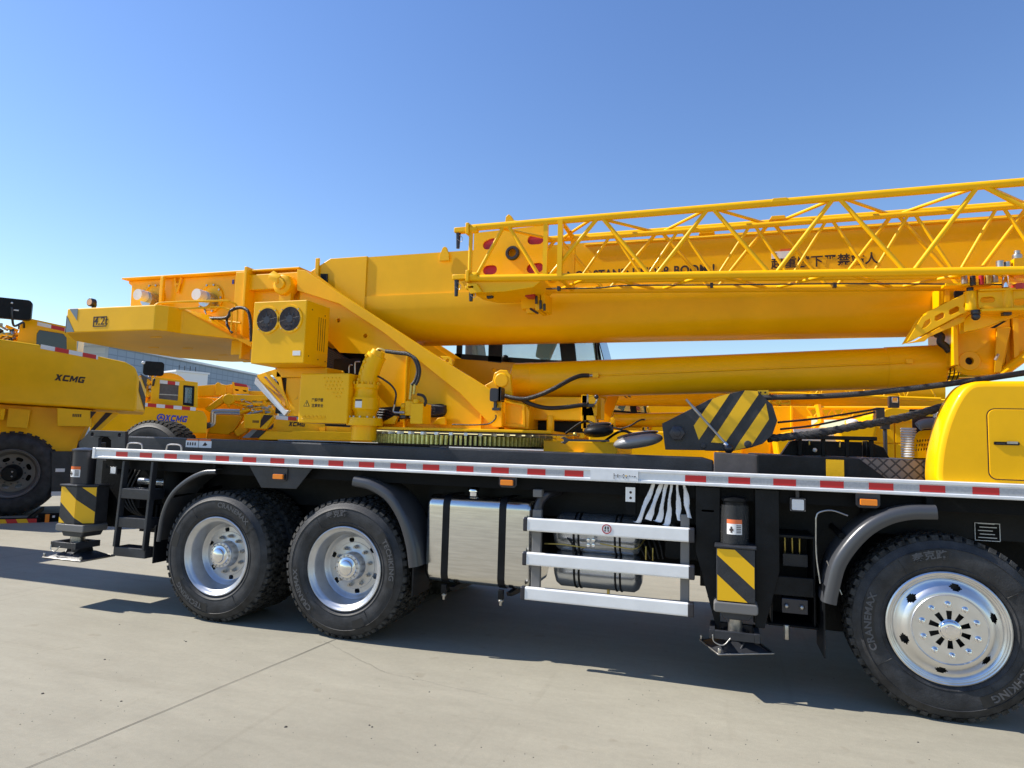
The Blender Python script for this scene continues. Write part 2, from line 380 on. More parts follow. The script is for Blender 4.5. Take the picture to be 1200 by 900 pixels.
# left side wall turns away from the corner
M().add([(0, .0, .4), (0, .0, H), (-5, 34, H), (-5, 34, .4), (60, 34, .4), (60, 34, H)], [(0, 1, 2, 3), (3, 2, 5, 4)]).build('side_wall', 'panel_pale', t)
M().box(-5, 60.4, -.2, 34, H, H+.25).build('roof', 'aluminium', t, .03)
M().box(-5, 60.1, -.05, 34, 0, .4).build('plinth', 'spill', t)
for k in range(9):
    f = M().box(4+6*k, 7.2+6*k, -.03, .02, 4.6, 6.0).build('window', 'dark_glass', t); M().box(3.9+6*k, 7.3+6*k, -.07, -.005, 4.5, 4.6).build('sill', 'aluminium', f)
c = at_depth(224, 54); c2 = at_depth(243, 55); FR = Frame((c.x, c.y, 0), math.atan2((c2-c).y, (c2-c).x))
t = thing('site_cabin', 'small white flat roofed cabin in front of the blue warehouse', 'cabin')
L_ = (c2-c).length
M().box(-1.2, L_, 0, 3, .1, 6.6).build('wall', 'white', t, .02)
M().box(-1.3, L_+.1, -.1, 3.1, 6.6, 6.75).build('roof', 'aluminium', t)
mm = M()
for k in range(4): mm.cyl((-1+L_*.33*k, .1, 6.7), (-1+L_*.33*k, .1, 7.15), .03, 6)
mm.build('roof_post', 'dark_grey', t)
# buildings seen tiny through the operator cab windows
c = at_depth(655, 260); FR = Frame((c.x, c.y, 0), .25)
t = thing('distant_building', 'far off cream building with red roof band seen through crane cab', 'building')
M().box(-4, 9, 0, 10, 0, 33).build('wall', 'spill', t); M().box(-2, 4, -.1, 0, 30, 34.5).build('roof_band', 'red_paint', t); M().box(-10, 14, 12, 24, 0, 30.5).build('hall', 'panel_pale', t)
FR = Frame()
# ================================================================== THE CRANE (frame = world: x forward, near side at y = 0, far side at y = 2.5)
def clip(poly, nx, nz, c, keep_ge=True):
    out = []; n = len(poly)
    for i in range(n):
        a, b = poly[i], poly[(i+1) % n]; da = a[0]*nx+a[1]*nz-c; db = b[0]*nx+b[1]*nz-c
        if not keep_ge: da, db = -da, -db
        if da >= 0: out.append(a)
        if (da > 0 and db < 0) or (da < 0 and db > 0):
            t = da/(da-db); out.append((a[0]+(b[0]-a[0])*t, a[1]+(b[1]-a[1])*t))
    return out
def bands(poly, nx, nz, offs):
    """polygons between successive (c0, c1) offsets along the normal"""
    out = []
    for c0, c1 in offs:
        q = clip(clip(poly, nx, nz, c0), nx, nz, c1, False)
        if len(q) > 2: out.append(q)
    return out

WR = .589
def make_tyre(parent, c, s, full=True, name='tyre'):
    t = M(); cx, cy, cz = c
    prof = [(.350, .030), (.362, .010), (.385, -.002), (.388, -.006), (.392, -.002), (.43, -.012), (.47, -.015), (.505, -.010), (.508, -.014), (.513, -.008), (.532, .002), (.556, .016), (.572, .034),
            (.572, .15), (.572, .266), (.556, .284), (.52, .302), (.46, .315), (.39, .302), (.35, .27)]
    t.m('rubber'); t.lathe([(r, s*q) for r, q in prof[:12]], c, n=96); t.m('tread'); t.lathe([(r, s*q) for r, q in prof[11:]], c, n=96)
    N = 54
    def lug(a0, a1, y0, y1, r0, r1, sk=0., ch=0.):
        def P(a, y, r): return (cx+r*math.cos(a), cy+s*y, cz+r*math.sin(a))
        B = [P(a0, y0, r0), P(a1, y0, r0), P(a1+sk, y1, r0), P(a0+sk, y1, r0)]
        T = [P(a0, y0+ch, r1), P(a1, y0+ch, r1), P(a1+sk, y1, r1), P(a0+sk, y1, r1)]
        t.hexa(B, T)
    st = 2*math.pi/N
    for i in range(N):
        a = i*st
        lug(a, a+st*.64, .014, .085, .560, WR, st*.12, .014)
        lug(a+st*.5, a+st*1.12, .100, .146, .556, WR, -st*.1)
        lug(a+st*.1, a+st*.7, .158, .205, .556, WR, st*.1)
        lug(a+st*.5, a+st*1.1, .218, .288, .548, WR, -st*.12)
    if full:   # fine moulded rings and ticks on the sidewall
        for k in range(36):
            a = k*math.pi/18+.07
            lug_y = -.0135
            if k % 9 == 3:
                lug(a, a+.008, -.0150, .0, .40, .50)
    return t.build(name, None, parent)
def sidewall_text(parent, c, s, items):
    cx, cy, cz = c
    for body, ac, patch, half in items:
        t = M()
        ac = R(ac)
        if patch:
            t.m('rubber_patch'); n = 14
            V = []; 
            for k in range(n+1):
                a = ac-half+2*half*k/n
                V += [(cx+.432*math.cos(a), cy+s*-.0152, cz+.432*math.sin(a)), (cx+.500*math.cos(a), cy+s*-.0158, cz+.500*math.sin(a))]
            t.add(V, [(2*k, 2*k+1, 2*k+3, 2*k+2) for k in range(n)])
        if body:
            t.m('letter_rubber')
            rc = .466
            def fn(x, y, z):
                a = ac-x/rc; r = rc+y; return (cx+r*math.cos(a), cy+s*(-.0172-z), cz+r*math.sin(a))
            t.text(body, .060, fn, .0014, .0016, 0, 1.12)
        t.build('lettering', None, parent)
def rear_rim(parent, c, s):
    t = M(); cx, cy, cz = c
    t.m('rim_silver').lathe([(r, s*q) for r, q in [(.350, .034), (.358, .012), (.357, .004), (.350, .000), (.343, .003), (.338, .012), (.326, .018), (.312, .026), (.304, .040), (.300, .075), (.287, .10), (.283, .155), (.275, .185)]], c, n=72)
    # disc with real hand holes
    holes = [circ(.222*math.cos(R(a)), .222*math.sin(R(a)), .026, 14) for a in range(40, 400, 60)]
    t.m('rim_silver').plate(circ(0, 0, .282, 48), holes+[circ(0, 0, .112, 32)], 0, .012, lambda a, b, q: (cx+a, cy+s*(.190+q), cz+b))
    t.lathe([(.283, s*.150), (.262, s*.168), (.250, s*.182), (.240, s*.186)], c, n=48)
    o = t.build('rim', None, parent)
    h = M(); h.m('rim_silver').lathe([(r, s*q) for r, q in [(.205, .187), (.200, .180), (.150, .178), (.120, .168), (.113, .15), (.112, .105), (.108, .100), (.108, .085), (.116, .083), (.118, .075), (.112, .068), (.092, .066)]], c, n=40)
    h.m('polished').lathe([(r, s*q) for r, q in [(.092, .066), (.086, .055), (.066, .050), (.062, .046), (.060, .030), (.052, .024), (0.0001, .022)]], c, n=32)
    for k in range(10):
        a = 2*math.pi*k/10+.2; px_, pz_ = cx+.165*math.cos(a), cz+.165*math.sin(a)
        h.m('steel').cyl((px_, cy+s*.18, pz_), (px_, cy+s*.145, pz_), .017, 6); h.cyl((px_, cy+s*.15, pz_), (px_, cy+s*.125, pz_), .010, 8)
    for k in range(16):
        a = 2*math.pi*k/16; px_, pz_ = cx+.102*math.cos(a), cz+.102*math.sin(a)
        h.m('steel').cyl((px_, cy+s*.07, pz_), (px_, cy+s*.060, pz_), .006, 6)
    h.build('hub', None, parent); return o
def front_rim(parent, c, s):
    t = M(); cx, cy, cz = c
    t.m('satin_alu').lathe([(r, s*q) for r, q in [(.350, .034), (.360, .012), (.359, .002), (.351, -.003), (.344, .000), (.340, .010), (.332, .013), (.327, .009), (.318, .012), (.312, .020), (.306, .016)]], c, n=72)
    holes = [slot((.268*math.cos(a-.035), .268*math.sin(a-.035)), (.268*math.cos(a+.035), .268*math.sin(a+.035)), .019) for a in [R(80+60*k) for k in range(6)]]
    def bell(a, b, q):
        r = math.hypot(a, b); e = (.306-r)/(.306-.225); e = max(0, min(1, e)); d = .016-.046*(e*e*(3-2*e)); return (cx+a, cy+s*(d+q), cz+b)
    # conical ring with real hand holes, finely divided: rings of quads skipping hole areas
    NR, NA = 10, 180
    def inside(r, a):
        for k in range(6):
            da = (a-R(80+60*k)+math.pi) % (2*math.pi)-math.pi
            if (da*.268/.033)**2+((r-.268)/.019)**2 < 1: return True
        return False
    V = []; F = []
    for i in range(NR+1):
        r = .306-(.306-.222)*i/NR
        for k in range(NA): a = 2*math.pi*k/NA; V.append(bell(r*math.cos(a), r*math.sin(a), 0))
    for i in range(NR):
        for k in range(NA):
            r = .306-(.306-.222)*(i+.5)/NR; a = 2*math.pi*(k+.5)/NA
            if not inside(r, a): F.append((i*NA+k, i*NA+(k+1) % NA, (i+1)*NA+(k+1) % NA, (i+1)*NA+k))
    t.add(V, F, True)
    win = []
    for k in range(10):
        a0, a1 = 2*math.pi*(k+.22)/10, 2*math.pi*(k+.80)/10
        win.append([(r*math.cos(a), r*math.sin(a)) for r, a in ((.066, a0), (.066, a1), (.120, a1-.04), (.120, a0+.04))])
    t.m('satin_alu').plate(circ(0, 0, .2225, 60), win, 0, .006, lambda a, b, q: (cx+a, cy+s*(-.029+q), cz+b))
    t.m('rubber_patch').lathe([(.0001, s*.03), (.32, s*.05)], c, n=40)
    t.m('rim_silver').lathe([(.222, s*-.031), (.218, s*-.036), (.212, s*-.033)], c, n=60)
    o = t.build('rim', None, parent)
    h = M()
    for k in range(10):
        h = M(); a = 2*math.pi*(k+.5)/10+.05; x_, z_ = cx+.160*math.cos(a), cz+.160*math.sin(a)
        h.m('chrome').lathe([(.020, s*-.033), (.020, s*-.037), (.0155, s*-.039), (.0150, s*-.058), (.010, s*-.068), (.0001, s*-.070)], (x_, cy, z_), n=14); h.build('wheel_nut', None, parent)
    h = M(); h.m('chrome').lathe([(r, s*q) for r, q in [(.066, -.030), (.066, -.040), (.058, -.044), (.056, -.050), (.052, -.053), (.032, -.054), (.030, -.058), (.0001, -.059)]], c, n=32)
    h.m('steel')
    pass
    h.build('hub_cap', None, parent); return o

def fender(parent, pts, wy=.36, h=.075, y0=-.012):
    """rolled mudguard: pts (x,z) run along the outer edge; profile rolls towards the wheel"""
    P = cat_rom([(a, 0, b) for a, b in pts], 6); cen = Vector((sum(p.x for p in P)/len(P), 0, min(p.z for p in P)-.1))
    prof = [(0, wy), (0, .03), (-.008, .008), (-.022, -.002), (-.045, -.006), (-.068, -.002), (-.078, .010), (-.076, .02), (-.060, .010), (-.03, .012), (-.012, .03), (-.010, wy)]
    V = []
    for i, p in enumerate(P):
        t = (P[min(i+1, len(P)-1)]-P[max(i-1, 0)]).normalized(); n = Vector((-t.z, 0, t.x))
        if n.dot(p-cen) < 0: n = -n
        for a, b in prof: V.append(Vector((p.x, y0+b, p.z))+n*(a*h/.078))
    k = len(prof); F = [(i*k+j, i*k+(j+1) % k, (i+1)*k+(j+1) % k, (i+1)*k+j) for i in range(len(P)-1) for j in range(k)]
    F += [tuple(range(k)), tuple(range((len(P)-1)*k, len(P)*k))[::-1]]
    m_ = M(); m_.add(V, F, True)
    return m_.build('fender', 'fender_grey', parent)

def marker(parent, u, v, y=.0, fx=None):
    x, z = (X(u, v, y), Z(u, v, y)) if fx is None else fx
    b = M(); b.m('gunmetal').prism([(x-.075, z+.075), (x+.075, z+.075), (x+.075, z-.02), (x+.055, z-.04), (x-.055, z-.04), (x-.075, z-.02)], y+.012, y+.018)
    b.m('gunmetal').box(x-.058, x+.058, y-.003, y+.012, z-.026, z+.026)
    o = b.build('marker_light', None, parent, .003)
    l = M(); l.m('amber').prism(rrect(x-.052, x+.052, z-.021, z+.021, .006), y-.022, y-.003)
    l.build('lens', None, o, .003); return o

def outrigger(crane, bx0, bx1, yf, s, z0, z1, zc, zfoot, jx, r_, stripes, foot_pts=None, near=True, cham=0.):
    """vertical jack: striped leg box, jack tube, rod and pad. yf = outer face; s = +1 for near side"""
    e = node('outrigger', crane, ((bx0+bx1)/2, yf, z0))
    yb = yf+s*.26; b = M()
    plan = [(bx0, yf), (bx1-cham, yf), (bx1, yf+s*cham), (bx1, yb), (bx0, yb)] if cham else [(bx0, yf), (bx1, yf), (bx1, yb), (bx0, yb)]
    b.m('dark_grey').prism(plan, z0, z1, 'z')
    pl = [(bx0-.012, yf-s*.012), (bx1-cham+.006, yf-s*.012), (bx1+.012, yf+s*cham), (bx1+.012, yb), (bx0-.012, yb)]
    b.prism(pl, z1, z1+.018, 'z'); box = b.build('leg_box', None, e, .006)
    st = M(); st.m('yellow_tape')
    poly = [(bx0+.006, z0+.006), (bx1-cham-(.0 if cham else .006), z0+.006), (bx1-cham-(.0 if cham else .006), z1-.008), (bx0+.006, z1-.008)]
    for q in bands(poly, *stripes): st.prism([(a, bb) for a, bb in q], yf-s*.0035, yf-s*.0005)
    if cham:
        # second face continues the pattern at 45 degrees round the corner
        L_ = cham*math.sqrt(2)
        poly = [(bx1-cham, z0+.006), (bx1-cham+L_-.004, z0+.006), (bx1-cham+L_-.004, z1-.008), (bx1-cham, z1-.008)]
        for q in bands(poly, *stripes):
            n_ = Vector((1, -s, 0)).normalized()
            def P(a, k): d = (a-(bx1-cham))/math.sqrt(2); return Vector((bx1-cham+d, yf+s*d, 0))+n_*k
            st.hexa([P(a, .0005)+Vector((0, 0, zz)) for a, zz in q], [P(a, .0035)+Vector((0, 0, zz)) for a, zz in q])
    st.build('reflective_stripes', None, box)
    g = M(); g.m('warning_grey').prism(rrect(bx0-.018, bx1+.018, z0-.075, z0-.004, .02), yf-s*.014, yb)
    g.m('dark_grey').prism([(bx0+.02, z0-.075), (bx1-.01, z0-.075), (bx1-.04, z0-.125), (bx0+.05, z0-.125)], yf+s*.02, yb-s*.02)
    g.build('collar', None, e, .008)
    c = M(); jy = yf+s*.13
    c.m('gunmetal' if cham else 'black_paint').cyl((jx, jy, z1-.02), (jx, jy, zc), r_, 28); c.lathe([(r_+.004, 0), (r_+.010, .006), (r_+.010, .02), (r_*.6, .035), (.0001, .04)], (jx, jy, zc-.01), 'z', 28)
    jt = c.build('jack_tube', None, e)
    lb = M(); a0, a1 = (-2.3, -.95) if s > 0 else (.95, 2.3)
    zl = z1+.09
    lb.m('white').lathe([(r_+.0015, zl), (r_+.0015, zl+.075)], (jx, jy, 0), 'z', 12, True, a0, a1)
    lb.m('orange_label').lathe([(r_+.002, zl+.075), (r_+.002, zl+.105)], (jx, jy, 0), 'z', 12, True, a0, a1)
    lb.m('ink')
    for q in range(5):
        lb.lathe([(r_+.003, zl+.012+q*.012), (r_+.003, zl+.018+q*.012)], (jx, jy, 0), 'z', 5, True, -1.45, -1.05)
    lb.lathe([(r_+.003, zl+.012), (r_+.003, zl+.055)], (jx, jy, 0), 'z', 4, True, -1.95, -1.8)
    lb.lathe([(r_+.003, zl+.025), (r_+.003, zl+.04)], (jx, jy, 0), 'z', 4, True, -2.05, -1.7)
    lb.build('warning_label', None, jt)
    M().m('steel').cyl((jx, jy, z0-.12), (jx, jy, zfoot+.13), r_*.62, 20).build('rod', None, e)
    p = M(); p.m('dark_grey')
    fx, fy = jx+(.04 if near else 0), jy
    if foot_pts: base = [(q.x, q.y) for q in foot_pts]
    else: base = [(fx-.25, fy-.19), (fx+.25, fy-.19), (fx+.25, fy+.19), (fx-.25, fy+.19)]
    cx_ = sum(a for a, b_ in base)/4; cy_ = sum(b_ for a, b_ in base)/4
    p.hexa([(a, b_, zfoot) for a, b_ in base], [(a, b_, zfoot+.012) for a, b_ in base])
    top = [(cx_+(a-cx_)*.42, cy_+(b_-cy_)*.5) for a, b_ in base]
    p.hexa([(cx_+(a-cx_)*.9, cy_+(b_-cy_)*.9, zfoot+.012) for a, b_ in base], [(a, b_, zfoot+.062) for a, b_ in top])
    p.cyl((cx_, cy_, zfoot+.05), (cx_, cy_, zfoot+.13), .075, 20)
    # carrier frame with square hole and side plates
    x0, x1, y0_, y1_ = jx-.17, jx+.16, jy-.15, jy+.12
    zt = zfoot+.135
    for a in (x0, x1-.035): p.box(a, a+.035, y0_, y1_, zt-.03, zt+.03)
    for b_ in (y0_, y1_-.03): p.box(x0+.035, x1-.035, b_, b_+.03, zt-.028, zt+.028)
    p.m('steel').tube(cat_rom([(x0+.02, y0_-.01, zt), (x0+.03, y0_-.015, zfoot+.09), (x0+.09, y0_-.02, zfoot+.075), (x0+.14, y0_-.01, zt-.01)], 5), .005, 6)
    for i_ in range(4):
        A_, B_ = base[i_], base[(i_+1) % 4]; p.tube([(A_[0], A_[1], zfoot+.012), (B_[0], B_[1], zfoot+.012)], .006, 6)  # bright steel lines stand for light caught on the pad edges
    for sx_ in (-1, 1):
        p.m('dark_grey').hexa([(cx_+sx_*.02, cy_-.16, zfoot+.013), (cx_+sx_*.032, cy_-.16, zfoot+.013), (cx_+sx_*.032, cy_+.14, zfoot+.013), (cx_+sx_*.02, cy_+.14, zfoot+.013)], [(cx_+sx_*.09, cy_-.05, zfoot+.12), (cx_+sx_*.10, cy_-.05, zfoot+.12), (cx_+sx_*.10, cy_+.05, zfoot+.12), (cx_+sx_*.09, cy_+.05, zfoot+.12)])
    p.m('steel')
    for a, b_ in base[:2]: p.tube([(a+(cx_-a)*.05, b_+(cy_-b_)*.05, zfoot+.02), (a+(cx_-a)*.05, b_+(cy_-b_)*.05, zfoot+.05)], .012, 8)
    p.build('foot_pad', None, e, .004)
    return e

def tape(parent, x0, x1, y, z0, z1, seg, first_red, parity=None):
    t = M(); x = x0; k = 0
    while x < x1-1e-6:
        t.m('red_tape' if (k % 2 == 0) == first_red else 'white_tape').box(x+.001, min(x+seg, x1)-.001, y-.002, y, z0, z1); x += seg; k += 1
    return t.build('reflective_tape', None, parent)

# ------------------------------------------------------------------ start of the near crane
crane = thing('mobile_crane', 'long yellow truck crane in the foreground with red and white tape along its side', 'crane', (-2.3, 1.25, 0))

# ---- chassis
c_ = M(); c_.m('chassis')
for y in (.78, 1.62): c_.box(-6.2, 3.6, y, y+.10, .78, 1.42)
for x in (-6.1, -5.2, -4.5, -3.7, -3.0, -2.3, -1.4, -.4, .4, 1.4, 2.4): c_.box(x, x+.12, .88, 1.62, .85, 1.38)
c_.box(-2.45, -.1, .9, 1.6, .62, .98); c_.box(-.1, 1.9, .9, 1.6, .45, 1.3)
c_.box(-6.18, -5.92, .3, 2.2, .72, 1.40)
c_.build('chassis_frame', None, crane, .006)
a_ = M(); a_.m('chassis')
for x in (-4.42, -3.07, 1.40):
    a_.cyl((x, .25, WR), (x, 2.25, WR), .075, 16)
    if x < 0: a_.sphere((x, 1.25, WR+.02), .21, 10, (1, 1.1, 1)); a_.cyl((x-.2, 1.25, WR+.03), (x+.3, 1.25, WR+.06), .09, 14)
    for y in (.72, 1.78): a_.box(x-.55, x+.55, y-.05, y+.05, .80, .86); a_.box(x-.4, x+.4, y-.05, y+.05, .74, .80); a_.box(x-.09, x+.09, y-.07, y+.07, .60, .80)
a_.cyl((-2.9, 1.25, .66), (.2, 1.2, .9), .05, 12)
a_.build('axles', None, crane, .004)
d_ = M(); d_.m('deck_grey').box(-5.9, 1.36, .062, 2.438, 1.485, 1.505); d_.m('chassis').box(-5.9, 3.5, .10, .16, 1.33, 1.484); d_.box(-5.9, 3.5, 2.34, 2.40, 1.33, 1.484)
for x in (-5.5, -4.8, -3.74, -2.6, -1.9, -1.1, -.5, .35, 1.0): d_.box(x, x+.08, .165, .775, 1.34, 1.483)
d_.build('deck', None, crane)
# dark inner skirt behind the running gear (valance plates and boxes under the deck)
k_ = M(); k_.m('black_paint')
k_.box(-5.2, -2.5, .70, .775, 1.02, 1.42); k_.box(-2.48, .0, .42, .50, 1.10, 1.40); k_.box(-.15, 1.0, .50, .62, .62, 1.42); k_.box(1.0, 3.5, .44, .50, 1.12, 1.47)
k_.box(-5.75, -5.15, .62, .70, .62, 1.40); k_.box(.25, .95, .62, .77, .35, .8)
k_.prism([(-.06, 1.42), (.0, 1.42), (.0, .40), (-.02, .40), (-.17, .95), (-.17, 1.42)], .07, .12)
k_.prism([(.24, 1.42), (.40, 1.42), (.40, .85), (.30, .45), (.24, .45)], .07, .12)
k_.build('skirt', None, crane, .004)

# ---- side rail: aluminium extrusion, tape every 0.30 m
def side_rail(y, s, full):
    r = M(); x0, x1 = -5.93, 3.6; z0, z1 = 1.430, 1.533
    r.m('aluminium')
    pr = [(y+s*.05, z0), (y, z0), (y-s*.004, z0+.004), (y-s*.004, z0+.020), (y+s*.004, z0+.024), (y+s*.004, z1-.026), (y-s*.004, z1-.022), (y-s*.004, z1-.004), (y, z1), (y+s*.06, z1), (y+s*.06, z1-.01), (y+s*.05, z1-.012)]
    r.prism([(a, b) for a, b in pr], x0, x1, 'x')
    o = r.build('side_rail', None, crane, .002)
    ca = M(); ca.m('aluminium').prism(rrect(y-.008 if s > 0 else y-.06, y+.06 if s > 0 else y+.008, z0-.003, z1+.003, .006), x0-.035, x0-.0005, 'x'); ca.build('end_cap', None, o, .003)
    t = M()
    zz0, zz1 = z0+.0275, z1-.0295
    x = -5.668; k = 0
    while x < 3.5:
        if not (-1.04 < x < -.5):
            t.m('red_tape').box(x, x+.148, y+s*.0015, y+s*.0035, zz0, zz1)
            if x < -1.04 and x+.31 > -1.04: pass
            if not (-1.2 < x < -.6): t.m('white_tape').box(x+.15, x+.298, y+s*.0018, y+s*.0035, zz0+.002, zz1-.002)
        x += .3013; k += 1
        if -1.0 < x < -.7: t.build('reflective_tape', None, o); t = M()
    t.box(-5.9, -5.67, y+s*.0018, y+s*.0035, zz0+.002, zz1-.002) if False else None
    t.build('reflective_tape', None, o)
    if full:
        l = M(); a, b = X(692, 556, 0), X(748, 557, 0)
        l.m('aluminium').box(a, b, y-.0065, y-.0045, z0+.012, z1-.012)
        l.m('ink')
        w_ = b-a
        for i in range(9): l.box(a+w_*(.50+.052*i), a+w_*(.535+.052*i), y-.0085, y-.0066, z0+.047, z0+.050)
        for fx, fz in ((.5, .03), (.5, .045), (.5, .06), (.58, .04), (.58, .055), (.70, .058), (.76, .035), (.82, .05), (.93, .045), (.70, .035)):
            l.prism(circ(a+w_*fx, z0+fz, .004, 8), y-.0086, y-.0067)
        l.m('yellow_tape').prism(circ(a+w_*.75, z0+.05, .005, 8), y-.0090, y-.0067)
        l.build('instruction_plate', None, o)
    return o
side_rail(0, 1, True); side_rail(2.5, -1, False)

# ---- subframe beams on the deck
b_ = M(); yb = .30
x0, x1 = X(152, 515, yb), X(700, 532, yb)
b_.m('dark_grey').prism([(-5.86, 1.507), (X(836, 545, yb), 1.507), (X(836, 545, yb), Z(836, 540, yb)), (X(822, 530, yb), 1.632), (-5.6, 1.655), (-5.86, 1.655)], yb, yb+.20)
b_.box(-5.86, x1+.4, yb+.20, 2.1, 1.507, 1.60)
beam = b_.build('subframe', None, crane, .012)
l_ = M(); a, b = X(218, 519, yb), X(248, 520, yb); zt, zb_ = Z(233, 514.5, yb), Z(233, 524.5, yb)
l_.m('white').box(a, (a+b)/2-.004, yb-.003, yb-.0005, zb_, zt-.018); l_.box((a+b)/2+.004, b, yb-.003, yb-.0005, zb_, zt-.018)
l_.m('orange_label').box(a+.01, (a+b)/2-.004, yb-.003, yb-.0005, zt-.017, zt); l_.box((a+b)/2+.004, b-.01, yb-.003, yb-.0005, zt-.017, zt)
l_.m('ink').prism([((a+b)/2+.05, zb_+.02), ((a+b)/2+.08, zb_+.055), ((a+b)/2+.11, zb_+.03), ((a+b)/2+.09, zb_+.02)], yb-.0045, yb-.0031)
for i in range(4): l_.box(a+.02+.03*i, a+.035+.03*i, yb-.0045, yb-.0031, zb_+.02, zb_+.05)
l_.build('warning_label', None, beam)
# lower step, black chest and chequer plate towards the cab
s_ = M(); s_.m('plate_brown').prism([(X(836, 532, .3)+.004, 1.507), (X(888, 532, .3), 1.507), (X(888, 533, .3), Z(886, 533, .3)), (X(836, 530, .3)+.004, Z(836, 530, .3))], .26, .9)
s_.build('step_plate', None, crane, .006)
b_ = M(); xa, xb = X(887, 532, .22), X(1003, 540, .22); zt = Z(900, 533, .22)
b_.m('black_paint').prism([(xa, 1.507), (xb+.22, 1.507), (xb+.02, zt-.005), (xa, zt)], .22, 1.9)
ch = b_.build('chest', None, crane, .010)
M().m('yellow_satin').box(X(968, 545, .22), X(989, 546, .22), .2165, .2195, 1.515, zt-.02).build('painted_reflection', None, ch)  # orange reflection on the chest, put on as a thin coloured sheet
s_ = M(); s_.m('checker').prism([(xb+.0, zt-.004), (X(1100, 537, .34), zt-.004), (X(1100, 562, .34), 1.507), (xb+.1, 1.507)], .34, 1.9); s_.build('checker_plate', None, crane, .004)
s_ = M(); s_.m('black_paint')          # rack standing on the chest
xx = X(935, 530, .7)
for i in range(4): s_.box(xx+.17*i, xx+.17*i+.03, .68, .72, zt, zt+.15)
s_.box(xx-.02, xx+.56, .66, .74, zt+.13, zt+.16); s_.prism([(xx-.12, zt), (xx-.05, zt+.11), (xx+.03, zt+.13), (xx+.03, zt)], .75, .9); s_.prism([(xx+.5, zt), (xx+.5, zt+.13), (xx+.62, zt+.08), (xx+.66, zt)], .75, .9)
s_.box(xx, xx+.5, .9, 1.2, zt, zt+.12)
s_.m('brass').cyl((xx+.08, .67, zt+.12), (xx+.08, .67, zt+.08), .008, 6); s_.cyl((xx+.30, .67, zt+.12), (xx+.30, .67, zt+.07), .008, 6); s_.m('white').sphere((xx+.12, .66, zt+.045), .017, 6)
s_.build('rack', None, crane, .004)

# ---- rear end: cross plate, handles, ladder
r_ = M(); yr = .45
q = [(108, 514), (98, 513), (106, 504), (147, 505), (146, 530), (150, 560), (128, 560), (112, 540)]
hole1 = uv([(115, 530), (115.5, 514), (119, 511.5), (126, 512), (130, 516), (130, 530)], yr)
r_.m('dark_grey').plate(uv([(92, 519), (106, 504), (147, 505.5), (147, 575), (100, 575)], yr), [hole1, circ(X(108, 509, yr), Z(108, 509, yr), .022, 12), circ(X(140, 510, yr), Z(140, 510, yr), .022, 12)], yr, yr+.04)
r_.box(-6.45, -5.86, .5, 2.0, .9, 1.45)
r_.build('rear_crossmember', None, crane, .005)
h_ = M(); h_.m('steel')
for u0, u1, v in ((149, 167, 525), (195, 213, 526)):
    a, b = X(u0, v, .05), X(u1, v, .05); h_.tube(cat_rom([(a, .05, 1.53), (a+.01, .05, 1.578), (a+.05, .05, 1.592), (b-.05, .05, 1.592), (b-.01, .05, 1.578), (b, .05, 1.53)], 4), .008, 8)
h_.build('grab_handle', None, crane)
la = M(); la.m('dark_grey')
yl = .05
for (ua, va, ub, vb) in ((148, 540, 136, 640), (181.5, 541, 170, 645)):
    p, q = U(ua, va, yl), U(ub, vb, yl-.02)
    la.hexa([(q.x-.014, q.y-.03, q.z), (q.x+.014, q.y-.03, q.z), (q.x+.014, q.y+.03, q.z), (q.x-.014, q.y+.03, q.z)], [(p.x-.014, p.y-.03, p.z), (p.x+.014, p.y-.03, p.z), (p.x+.014, p.y+.03, p.z), (p.x-.014, p.y+.03, p.z)])
lad = la.build('ladder', None, crane, .004)
for (u0, v0, u1, v1) in ((142, 572, 176, 585), (138, 606, 172.5, 619), (133.5, 641, 170, 653)):
    t0, t1 = U(u0, v0, yl-.03), U(u1, v1, yl-.03); st = M(); st.m('dark_grey').box(t0.x, t1.x, yl-.035, yl+.14, Z((u0+u1)/2, v1, yl-.03), Z((u0+u1)/2, v0+1, yl-.03)); st.build('tread', None, lad, .006)
hb = M(); hb.m('chassis')   # valves, filters, brackets deep under the rear deck
random.seed(3)
for i in range(9): x = -5.75+.07*i; hb.cyl((x, .5, .72), (x, .5, .95), .022, 8)
hb.box(-5.85, -5.2, .4, .62, 1.22, 1.38); hb.cyl((-5.25, .35, 1.0), (-5.25, .35, 1.32), .11, 16); hb.box(-5.62, -5.35, .3, .45, .70, .80)
hb.m('brass')
for i in range(3): hb.cyl((-5.62+.045*i, .30, 1.05), (-5.62+.045*i, .30, 1.12), .011, 6)
hb.m('tank_dark').cyl((-5.70, .34, 1.20), (-5.30, .34, 1.20), .035, 12); hb.m('steel').box(-5.66, -5.36, .32, .325, 1.12, 1.127)
hb.m('hose')
for i in range(4): hb.tube(cat_rom([(-5.9+.06*i, .38, 1.35), (-5.95+.05*i, .33, 1.1), (-5.85+.04*i, .36, .9), (-5.7, .5, .8)], 5), .011, 6)
hb.build('valve_bank', None, crane, .004)
def work_lamp(u, v, y, sz=.075):
    x, z = X(u, v, y), Z(u, v, y); b = M(); b.m('gunmetal').prism(rrect(x-sz*.72, x+sz*.72, z-sz*.66, z+sz*.66, .012), y, y+.045); b.box(x-.012, x+.012, y+.02, y+.04, z+sz*.6, 1.43)
    for sx in (-1, 1):
        for sz_ in (-1, 1): b.m('steel').cyl((x+sx*sz*.64, y-.003, z+sz_*sz*.56), (x+sx*sz*.64, y+.001, z+sz_*sz*.56), .004, 6)
    o = b.build('work_lamp', None, crane, .004); l = M(); l.m('lens').prism(rrect(x-sz*.55, x+sz*.55, z-sz*.52, z+sz*.52, .008), y-.006, y-.0005)
    l.build('lens', None, o, .002)
work_lamp(133, 551, .10, .062); work_lamp(935, 591.5, .06, .072)

